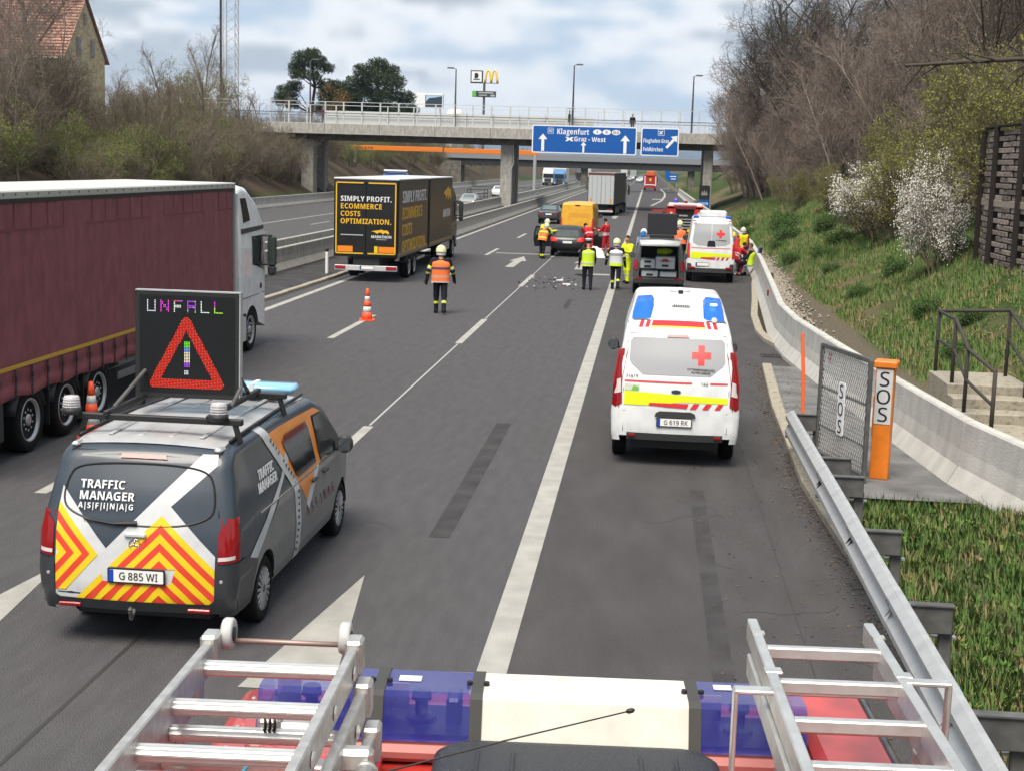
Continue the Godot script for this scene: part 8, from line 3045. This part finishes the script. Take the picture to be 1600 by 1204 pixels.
	person("paramedic in red crouching in front of the transport chair", Vector3(3.95, 0, -64.4), -1.2, {"h": 1.75, "lean": 0.55, "nod": 0.2, "legs": [[1.1, 1.5], [0.9, 1.5]], "arms": [[0.9, 0.1, 0.6], [0.9, 0.1, 0.6]], "hair": Color(0.03, 0.02, 0.015), "c": {"torso": red, "arms": red, "legs": red, "hem": -0.2, "torso_bands": [[0.1, 0.14, Color(0.6, 0.6, 0.6)], [0.2, 0.24, Color(0.6, 0.6, 0.6)]]}})
	# patient in a transport chair
	var ch = thing("transport_chair", "blue transport chair with a tall back beside the wall", "chair", Vector3(4.62, 0, -64.3), 1.25)
	var st = S()
	box(st, Vector3(0, 0.46, 0), Vector3(0.46, 0.07, 0.48), Transform3D(), 0.02)
	obj("seat", st, mat(lin(0.02, 0.05, 0.16), 0.7), ch)
	st = S()
	box(st, Vector3(0, 0.9, 0.27), Vector3(0.46, 0.85, 0.07), T(0, 0, 0, 0, 0.12), 0.02)
	obj("backrest", st, mat(lin(0.02, 0.06, 0.2), 0.7), ch)
	st = S()
	for x in [-0.24, 0.24]:
		tube(st, [Vector3(x, 0.08, 0.2), Vector3(x, 0.9, 0.3), Vector3(x, 1.35, 0.4)], 0.018, 6)
		tube(st, [Vector3(x, 0.08, -0.3), Vector3(x, 0.45, -0.22), Vector3(x, 0.45, 0.24)], 0.018, 6)
	tube(st, [Vector3(-0.24, 0.14, -0.34), Vector3(0.24, 0.14, -0.34)], 0.018, 6)
	obj("frame", st, M.galv, ch)
	for x in [-0.24, 0.24]:
		for z in [0.2, -0.3]:
			st = S(true)
			lathe(st, Vector3(x, 0.08, z), Vector3.RIGHT, [[-0.018, 0.03], [-0.018, 0.08], [0.018, 0.08], [0.018, 0.03]], 12)
			obj("castor", st, M.rubber, ch)
	person("seated patient in dark clothes and green vest on the transport chair", Vector3(4.62, 0.02, -64.3), 1.25, {"h": 1.72, "lean": -0.05, "legs": [[1.45, 1.35], [1.45, 1.35]], "arms": [[0.5, 0.1, 0.9], [0.5, 0.1, 0.9]], "hair": Color(0.1, 0.07, 0.05), "vest": [fl_c, []], "c": {"torso": navy, "arms": navy, "legs": navy, "shoes": Color(0.5, 0.5, 0.5)}})
	# on the bridge
	person("onlooker in dark clothes with a pink top at the bridge railing", Vector3(-35.4, 8.22, -155.9), PI, {"h": 1.75, "cell": 0.04, "hair": Color(0.05, 0.04, 0.03), "c": {"torso": Color(0.06, 0.03, 0.05), "arms": Color(0.2, 0.08, 0.1), "legs": Color(0.02, 0.02, 0.03)}})
	person("onlooker in black on the bridge above the blue signs", Vector3(-2.0, 8.22, -156.0), PI, {"h": 1.85, "cell": 0.04, "hair": Color(0.02, 0.02, 0.02), "c": {"torso": Color(0.015, 0.015, 0.02), "arms": Color(0.015, 0.015, 0.02), "legs": Color(0.02, 0.02, 0.03)}})

# ============ the fire engine under the camera
func alu_rail(st, a: Vector3, b: Vector3, h = 0.085, w = 0.028):   # channel-shaped stile
	beam(st, a, b, w, h, 0.004)

func fire_truck_roof():
	var yaw := 0.06
	var v = thing("fire_truck", "red fire truck roof with blue and white light bar", "fire engine", Vector3.ZERO, yaw)
	var red = over(tri(mat(lin(0.6, 0.045, 0.035), 0.42, 0, 0.5), M.dirt_tex, 0.8), M.coarse, 0.8)
	red.clearcoat_enabled = true
	red.clearcoat = 0.6
	red.clearcoat_roughness = 0.15
	# cab: rounded roof over a closed body
	var st = S(true)
	var rings := []
	for q in [[-5.42, 2.2, 0.08], [-5.4, 2.42, 0.08], [-5.3, 2.56, 0.08], [-5.15, 2.62, 0.08], [-4.6, 2.64, 0.08], [-3.4, 2.64, 0.08], [-2.6, 2.64, 0.08]]:
		var r := []
		var w := 1.2
		r.append(Vector3(0.05 + w, 0.5, q[0])); r.append(Vector3(0.05 + w, q[1] - q[2], q[0]))
		for i in 5:
			var a := PI / 2 * (i + 1) / 5.0
			r.append(Vector3(0.05 + w - q[2] + cos(a) * q[2], q[1] - q[2] + sin(a) * q[2], q[0]))
		r.append(Vector3(0.5, q[1] + 0.012, q[0])); r.append(Vector3(-0.3, q[1] + 0.012, q[0]))
		for i in range(4, -1, -1):
			var a := PI / 2 * (i + 1) / 5.0
			r.append(Vector3(0.05 - w + q[2] - cos(a) * q[2], q[1] - q[2] + sin(a) * q[2], q[0]))
		r.append(Vector3(0.05 - w, q[1] - q[2], q[0])); r.append(Vector3(0.05 - w, 0.5, q[0]))
		rings.append(r)
	rings.reverse()
	for r in rings: r.reverse()
	skin(st, rings, true, true)
	obj("cab", st, red, v)
	st = S()
	box(st, Vector3(0.1, 1.75, -5.44), Vector3(2.0, 0.75, 0.03), Transform3D(), 0.01)
	obj("windscreen", st, M.glass, v)
	st = S()
	box(st, Vector3(0.1, 0.6, -5.42), Vector3(2.3, 0.35, 0.2), Transform3D(), 0.05)
	obj("bumper", st, M.print_white, v)
	st = S()
	box(st, Vector3(0.1, 1.55, 1.6), Vector3(2.4, 2.1, 8.2), Transform3D(), 0.06)
	obj("superstructure", st, red, v)
	st = S()
	box(st, Vector3(0.1, 0.55, -1.0), Vector3(1.2, 0.3, 8.0))
	obj("chassis", st, M.steel_dark, v)
	for sg in [1, -1]:
		for z in [-4.3, 1.2]: truck_wheel(v, 0.1 * sg * sg + sg * 1.12, z, 0.48)
	st = S()   # raised red housings left and right on the roof
	box(st, Vector3(1.0, 2.7, -4.3), Vector3(0.26, 0.16, 1.5), Transform3D(), 0.03)
	box(st, Vector3(-0.72, 2.68, -3.75), Vector3(0.42, 0.12, 1.3), Transform3D(), 0.03)
	obj("roof_housing", st, red, v)
	# light bar: clear blue modules, white middle, straps
	var prof := [[-4.45, 2.73], [-4.5, 2.862], [-4.525, 2.875], [-4.72, 2.875], [-4.75, 2.862], [-4.8, 2.73]]
	var sec := func(x0, x1, m, called, parent, grow = 0.0):
		var s2 = S()
		var rg := []
		for x in [x0, x1]:
			var r := []
			for p in prof:
				var c := Vector2(-4.625, 2.79)
				var d := (Vector2(p[0], p[1]) - c)
				d = d + d.normalized() * grow
				r.append(Vector3(x, c.y + d.y, c.x + d.x))
			rg.append(r)
		skin(s2, rg, true, true)
		return obj(called, s2, m, parent)
	var blue = pane(lin(0.01, 0.012, 0.32), 0.45, 0.08)
	blue.albedo_color = Color(0.2, 0.22, 0.6, 0.42)
	var bar = sec.call(-0.205, 0.48, tri(mat(lin(0.66, 0.65, 0.58), 0.5), M.dirt_tex, 1.0), "light_bar", v)
	for q in [[-0.525, -0.235], [-0.94, -0.565], [0.51, 0.86]]:
		sec.call(q[0], q[1], blue, "blue_module", v)
		st = S()
		var cx: float = (q[0] + q[1]) / 2
		lathe(st, Vector3(cx - 0.03, 2.735, -4.62), UPV, [[0, 0.05], [0.02, 0.05], [0.025, 0.022], [0.075, 0.022], [0.08, 0.035], [0.11, 0.03], [0.115, 0.0]], 14)
		box(st, Vector3(cx + 0.08, 2.78, -4.64), Vector3(0.05, 0.1, 0.12), Transform3D(), 0.01)
		box(st, Vector3(cx, 2.735, -4.62), Vector3(q[1] - q[0] - 0.02, 0.012, 0.26))
		obj("rotating_lamp", st, mat(lin(0.03, 0.03, 0.06), 0.3, 0.5), v)
		st = S()
		box(st, Vector3(cx - 0.12, 2.79, -4.7), Vector3(0.08, 0.09, 0.01))
		obj("reflector", st, M.chrome, v)
	for x in [-0.545, -0.22, 0.495]:
		sec.call(x - 0.02, x + 0.02, tri(mat(lin(0.09, 0.09, 0.085), 0.7), M.fine, 2.0), "strap", v, 0.006)
		st = S()
		for s in [-1, 1]: lathe(st, Vector3(x + s * 0.028, 2.876, -4.6), UPV, [[0, 0.01], [0.012, 0.01], [0.016, 0.0]], 8)
		obj("strap_screw", st, M.black, v)
	st = S()
	box(st, Vector3(-0.45, 2.879, -4.63), Vector3(0.075, 0.003, 0.045))
	box(st, Vector3(0.6, 2.879, -4.66), Vector3(0.06, 0.003, 0.04))
	obj("sticker", st, M.print_white, v)
	st = S()
	box(st, Vector3(-0.05, 2.69, -4.62), Vector3(1.84, 0.06, 0.38), Transform3D(), 0.02)
	obj("bar_base", st, mat(lin(0.35, 0.1, 0.09), 0.5), v)
	st = S()
	for k in 22:
		for x in [-1.06, 1.17]: lathe(st, Vector3(x, 2.64, -5.0 + 0.09 * k), UPV, [[0.0, 0.009], [0.005, 0.007], [0.006, 0.0]], 6)
	obj("rivets", st, M.galv, v).set_meta("kind", "stuff")
	st = S()
	beam(st, Vector3(-0.98, 2.655, -5.05), Vector3(-0.98, 2.655, -2.8), 0.02, 0.012, 0.003)
	obj("drip_rail", st, M.rubber, v)
	st = S(true)
	tube(st, [Vector3(-0.9, 2.67, -4.35), Vector3(-0.75, 2.76, -4.2), Vector3(-0.6, 2.75, -4.0), Vector3(-0.5, 2.68, -3.8), Vector3(-0.42, 2.66, -3.4)], 0.012, 8)
	obj("cable", st, M.black, v)
	# dark roof hatch
	st = S(true)
	var hp: Array = rrect(0.9, 0.9, 0.1, 5)
	var hr := []
	for q in [[0.0, 0.0], [0.1, 0.0], [0.125, -0.03], [0.13, -0.06]]:
		var r := []
		for p in hp:
			var k: Vector2 = p * (1.0 + q[1] / 0.45)
			r.append(Vector3(0.11 + k.x, 2.64 + q[0], -3.98 - k.y))
		hr.append(r)
	skin(st, hr, true, true)
	var hat = tri(mat(lin(0.035, 0.04, 0.05), 0.55), grain(0.11, 0.55, 1.0, 512, 4, 88, 0.5), 1.6, M.bump, 0.8)
	var ho = obj("roof_hatch", st, hat, v)
	for x in [-0.2, -0.09, 0.31, 0.42]:
		st = S()
		beam(st, Vector3(x, 2.772, -3.6), Vector3(x, 2.772, -4.3), 0.012, 0.012, 0.004)
		obj("hatch_rib", st, hat, ho)
	# aerial
	st = S(true)
	tube(st, [Vector3(-0.62, 2.72, -3.52), Vector3(-0.6, 2.93, -3.55), Vector3(-0.4, 3.004, -3.6), Vector3(-0.1, 3.1, -3.6), Vector3(0.228, 3.197, -3.6)], [0.008, 0.0045, 0.003, 0.0025, 0.002], 6)
	lathe(st, Vector3(0.228, 3.197, -3.6), Vector3(0.95, 0.3, 0), [[-0.012, 0.003], [-0.006, 0.007], [0.006, 0.007], [0.012, 0.002]], 8)
	obj("aerial", st, M.black, v)
	# --- left ladder: three stacked sections with round ribbed rungs
	var l = thing("extension_ladder", "aluminium extension ladder with round rungs and grey guide wheels", "ladder", Vector3.ZERO, yaw)
	var worn = tri(mat(lin(0.62, 0.61, 0.59), 0.4, 0.7), grain(0.03, 0.82, 1.0, 512, 5, 55), 1.0, M.soft, 0.08)
	for s in 3:
		var y := 3.235 - 0.095 * s
		var g := 0.034 * s
		var z1 := -3.83 + 0.07 * s
		for sg in [-1, 1]:
			st = S()
			var xa: float = -0.725 + sg * (0.2 + g)
			alu_rail(st, Vector3(xa, y, z1), Vector3(xa - 0.04, y + 0.06, -1.2), 0.085, 0.028)
			obj("stile", st, worn, l)
			st = S()
			box(st, Vector3(xa, y + 0.012, z1 + 0.03), Vector3(0.048, 0.1, 0.075), Transform3D(), 0.008)
			obj("end_cap", st, worn, l)
			for k in 6:
				st = S()
				lathe(st, Vector3(xa + sg * 0.014 - 0.005 * k, y + 0.007 * k, z1 + 0.14 + 0.3 * k + 0.1 * s), Vector3(sg, 0, 0), [[0, 0.02], [0.004, 0.018], [0.005, 0.0]], 10)
				obj("rung_end", st, M.alu, l)
		for k in 7:
			var z: float = z1 + 0.14 + 0.3 * k + (0.15 if s == 1 else 0.02 * s)
			st = S()   # ribbed round rung
			var rr := []
			for e in [-1, 1]:
				var r := []
				for i in 32:
					var a := TAU * i / 32.0
					var rad := 0.0205 + (0.0014 if i % 4 < 2 else 0.0)
					r.append(Vector3(-0.725 + e * (0.19 + g) - 0.006 * k, y + 0.007 * k + sin(a) * rad, z + cos(a) * rad))
				rr.append(r)
			rr.reverse()
			for r in rr: r.reverse()
			skin(st, rr, true, false)
			obj("rung", st, M.alu, l)
	for sg in [-1, 1]:
		st = S(true)
		lathe(st, Vector3(-0.725 + sg * 0.165, 3.275, -3.86), Vector3(sg, 0, 0), [[-0.014, 0.02], [-0.016, 0.04], [-0.01, 0.045], [0.01, 0.045], [0.016, 0.04], [0.014, 0.02]], 22)
		var gw = obj("guide_wheel", st, mat(lin(0.42, 0.42, 0.42), 0.6), l)
		st = S(true)
		lathe(st, Vector3(-0.725 + sg * 0.165, 3.275, -3.86), Vector3(sg, 0, 0), [[-0.018, 0.0], [-0.018, 0.02], [0.018, 0.02], [0.018, 0.0]], 12)
		obj("wheel_hub", st, M.plastic, gw)
	st = S(true)
	tube(st, [Vector3(-0.93, 3.255, -3.86), Vector3(-0.52, 3.255, -3.86)], 0.008, 8)
	obj("axle", st, mat(lin(0.3, 0.22, 0.2), 0.5, 0.6), l)
	st = S()   # rope clamp and blue rope
	box(st, Vector3(-0.7, 3.15, -3.5), Vector3(0.06, 0.07, 0.05), Transform3D(), 0.01)
	box(st, Vector3(-0.64, 3.15, -3.51), Vector3(0.1, 0.035, 0.045), Transform3D(), 0.01)
	obj("rope_clamp", st, worn, l)
	st = S(true)
	for k in 3: tube(st, ring(Vector3(-0.71 + 0.012 * k, 3.18, -3.47), Vector3(0, 0.022, 0), Vector3(0.01, 0, 0.03), 12), 0.004, 5)
	obj("rope_loop", st, M.black, l)
	st = S(true)
	tube(st, [Vector3(-0.73, 3.1, -3.4), Vector3(-0.76, 3.07, -3.25), Vector3(-0.79, 3.05, -3.05), Vector3(-0.8, 3.05, -2.6)], 0.0055, 6)
	tube(st, [Vector3(-0.72, 3.02, -3.15), Vector3(-0.73, 3.02, -2.7)], 0.0055, 6)
	obj("rope", st, mat(lin(0.05, 0.3, 0.42), 0.7), l)
	for q in [[-0.425, 3.13, -3.3], [-1.03, 3.12, -3.25]]:   # stay poles beside the stiles
		st = S(true)
		tube(st, [Vector3(q[0], q[1], q[2]), Vector3(q[0] - 0.02, q[1] + 0.05, -1.2)], 0.026, 14)
		lathe(st, Vector3(q[0], q[1], q[2]), Vector3(0, 0, -1), [[-0.01, 0.03], [0.0, 0.03], [0.018, 0.018], [0.02, 0.0]], 14)
		var sp = obj("stay_pole", st, worn, l)
		st = S()
		box(st, Vector3(q[0] - 0.03 * signf(q[0] + 0.7), q[1] + 0.02, q[2] - 0.03), Vector3(0.09, 0.06, 0.05), Transform3D(), 0.012)
		obj("pole_bracket", st, worn, sp)
	for z in [-3.45, -2.2]:
		for x in [-0.95, -0.5]:
			st = S()
			box(st, Vector3(x, 2.83, z), Vector3(0.05, 0.34, 0.05), Transform3D(), 0.005)
			obj("roof_mount", st, worn, l)
	# --- right ladder: flat rungs
	l = thing("hook_ladder", "aluminium ladder with square rungs on the roof edge beside the guard rail", "ladder", Vector3.ZERO, yaw)
	for s in 2:
		var y := 3.15 - 0.075 * s
		for sg in [-1, 1]:
			var xa: float = 0.845 + sg * (0.185 + (0.012 if s == 1 else 0.0))
			st = S()
			alu_rail(st, Vector3(xa, y, -4.47 + 0.12 * s), Vector3(xa - 0.06, y + 0.03, -1.4), 0.07, 0.032)
			obj("stile", st, M.alu, l)
			if s == 0:
				st = S()
				box(st, Vector3(xa - 0.002, y + 0.037, -4.32), Vector3(0.038, 0.006, 0.03))
				box(st, Vector3(xa - 0.004, y + 0.037, -3.98), Vector3(0.05, 0.008, 0.045), Transform3D(), 0.003)
				obj("clip", st, M.alu, l)
		for k in 9:
			var z: float = -4.24 + 0.29 * k + 0.11 * s
			st = S()
			beam(st, Vector3(0.845 - 0.18 - 0.006 * k, y + 0.005, z), Vector3(0.845 + 0.18 - 0.006 * k, y + 0.005, z), 0.032, 0.036, 0.004)
			obj("rung", st, M.alu, l)
	for q in [[0.6, -3.86]]:   # hold-down brackets at the left stile
		st = S()
		box(st, Vector3(q[0] - 0.01, 3.17, q[1]), Vector3(0.12, 0.012, 0.045), Transform3D(), 0.003)
		box(st, Vector3(q[0] - 0.065, 3.05, q[1]), Vector3(0.012, 0.25, 0.045), Transform3D(), 0.003)
		obj("bracket", st, M.alu, l)
	st = S()
	box(st, Vector3(1.08, 3.19, -3.92), Vector3(0.13, 0.012, 0.04), Transform3D(), 0.003)
	box(st, Vector3(1.14, 3.07, -3.92), Vector3(0.012, 0.24, 0.04), Transform3D(), 0.003)
	obj("bracket", st, M.alu, l)
	for z in [-3.75, -2.3]:
		for x in [0.66, 1.03]:
			st = S()
			box(st, Vector3(x, 2.86, z), Vector3(0.04, 0.4, 0.04), Transform3D(), 0.005)
			obj("roof_mount", st, worn, l)
	st = S(true)
	tube(st, [Vector3(0.97, 3.02, -4.3), Vector3(0.95, 3.03, -2.0)], 0.012, 8)
	obj("lock_rod", st, mat(lin(0.25, 0.25, 0.25), 0.3, 0.8), l)

# ============ cones, debris and other small things
func cone(label, at):
	var c = thing("traffic_cone", label, "traffic cone", at, 0.2)
	var red = mat(lin(0.78, 0.09, 0.03), 0.55)
	var wht = mat(lin(0.55, 0.56, 0.57), 0.5)
	var st = S()
	prism(st, rrect(0.44, 0.44, 0.06), T(0, 0.035, 0, 0, -PI / 2), 0.035)
	obj("foot", st, red, c)
	var seg := [[0.035, 0.24, red], [0.24, 0.4, wht], [0.4, 0.57, red], [0.57, 0.7, wht], [0.7, 0.92, red]]
	for s in seg:
		st = S(true)
		var r := func(y): return lerpf(0.165, 0.035, y / 0.92)
		lathe(st, Vector3.ZERO, UPV, [[s[0], r.call(s[0])], [s[1], r.call(s[1])]], 20)
		obj("band", st, s[2], c)
	return c

func small_things():
	cone("orange and white traffic cone standing on the dashed lane line", Vector3(-7.95, 0, -40.9))
	cone("traffic cone standing on the road behind the traffic manager van", Vector3(-8.85, 0, -22.3))
	# delineator at the median
	var d = thing("delineator_post", "small white delineator post with black cap beside the median kerb", "post", Vector3(-12.75, -0.01, -57.0))
	var st = S()
	box(st, Vector3(0, 0.45, 0), Vector3(0.12, 0.9, 0.1), Transform3D(), 0.03)
	obj("post", st, M.print_white, d)
	st = S()
	box(st, Vector3(0, 0.97, 0), Vector3(0.124, 0.16, 0.104), Transform3D(), 0.03)
	obj("cap", st, M.black, d)
	# broken car parts on the lane
	rng.seed = 12
	var b := Buf.new()
	var b2 := Buf.new()
	for i in 62:
		var p := Vector3(-3.6 + rng.randfn(0, 0.62), 0.012, -56.2 + rng.randfn(0, 1.5))
		var u := Vector3(rng.randf_range(-1, 1), rng.randf_range(0, 0.25), rng.randf_range(-1, 1)).normalized() * rng.randf_range(0.04, 0.14)
		var w := u.cross(Vector3(rng.randf_range(-0.3, 0.3), 1, 0)).normalized() * rng.randf_range(0.02, 0.07)
		var q: Buf = b if i % 3 else b2
		q.twig([p, p + u * 0.5 + Vector3(0, 0.015, 0), p + u], w.length() * 0.5, w.length() * 0.25, 4)
	for q in [[b, "debris", "dark broken plastic strewn over the lane behind the black car", M.plastic], [b2, "debris", "pale glass and plastic shards strewn over the lane", mat(lin(0.6, 0.62, 0.64), 0.3)]]:
		var o = obj(q[1], q[0].mesh(), q[3])
		o.set_meta("kind", "stuff")
		tag(o, q[2], "debris")
	st = S()
	tube(st, [Vector3(-2.95, 0.05, -60.9), Vector3(-2.7, 0.06, -61.0), Vector3(-2.4, 0.05, -60.95), Vector3(-2.2, 0.03, -60.8)], [0.03, 0.06, 0.05, 0.02], 6)
	tag(obj("bumper_piece", st, M.plastic), "black piece of bumper lying on the lane", "car part")
	for q in [[-3.35, -57.3, 0.16], [-3.0, -55.6, 0.2]]:
		st = S()
		box(st, Vector3(q[0], 0.05, q[1]), Vector3(q[2] * 1.6, 0.08, q[2]), Transform3D(), 0.02)
		tag(obj("headlamp_shard", st, M.lamp_clear), "pale broken lamp piece among the debris", "car part", "pale lamp pieces in the debris")
	# white sheet on the road
	st = S(true)
	var n := FastNoiseLite.new()
	n.frequency = 2.5
	var rows := []
	for i in 15:
		var r := []
		for j in 15:
			var x := -0.5 + 1.0 * j / 14.0
			var z := -0.4 + 0.8 * i / 14.0
			var e := maxf(0.0, 1.0 - (x * x / 0.25 + z * z / 0.16))
			r.append(Vector3(x, 0.01 + pow(e, 0.6) * (0.5 + 0.25 * n.get_noise_2d(x * 3, z * 3)), z))
		rows.append(r)
	for i in 14:
		for j in 14: quad(st, rows[i + 1][j], rows[i + 1][j + 1], rows[i][j + 1], rows[i][j])
	tag(obj("white_sheet", st, mat(lin(0.68, 0.69, 0.72), 0.8)), "crumpled white sheet on the road beside the black car", "sheet").position = Vector3(-2.55, 0.0, -73.6)
	# leaflets and litter on the asphalt, a drain grating by the stairs
	st = S()
	for k in 9: beam(st, Vector3(3.05 + 0.1 * k, 0.012, -36.6), Vector3(3.05 + 0.1 * k, 0.012, -36.2), 0.03, 0.02)
	beam(st, Vector3(3.0, 0.012, -36.62), Vector3(3.9, 0.012, -36.62), 0.03, 0.02)
	beam(st, Vector3(3.0, 0.012, -36.18), Vector3(3.9, 0.012, -36.18), 0.03, 0.02)
	tag(obj("drain_grate", st, M.steel_dark), "dark drain grating across the gutter before the phone bay", "drain")
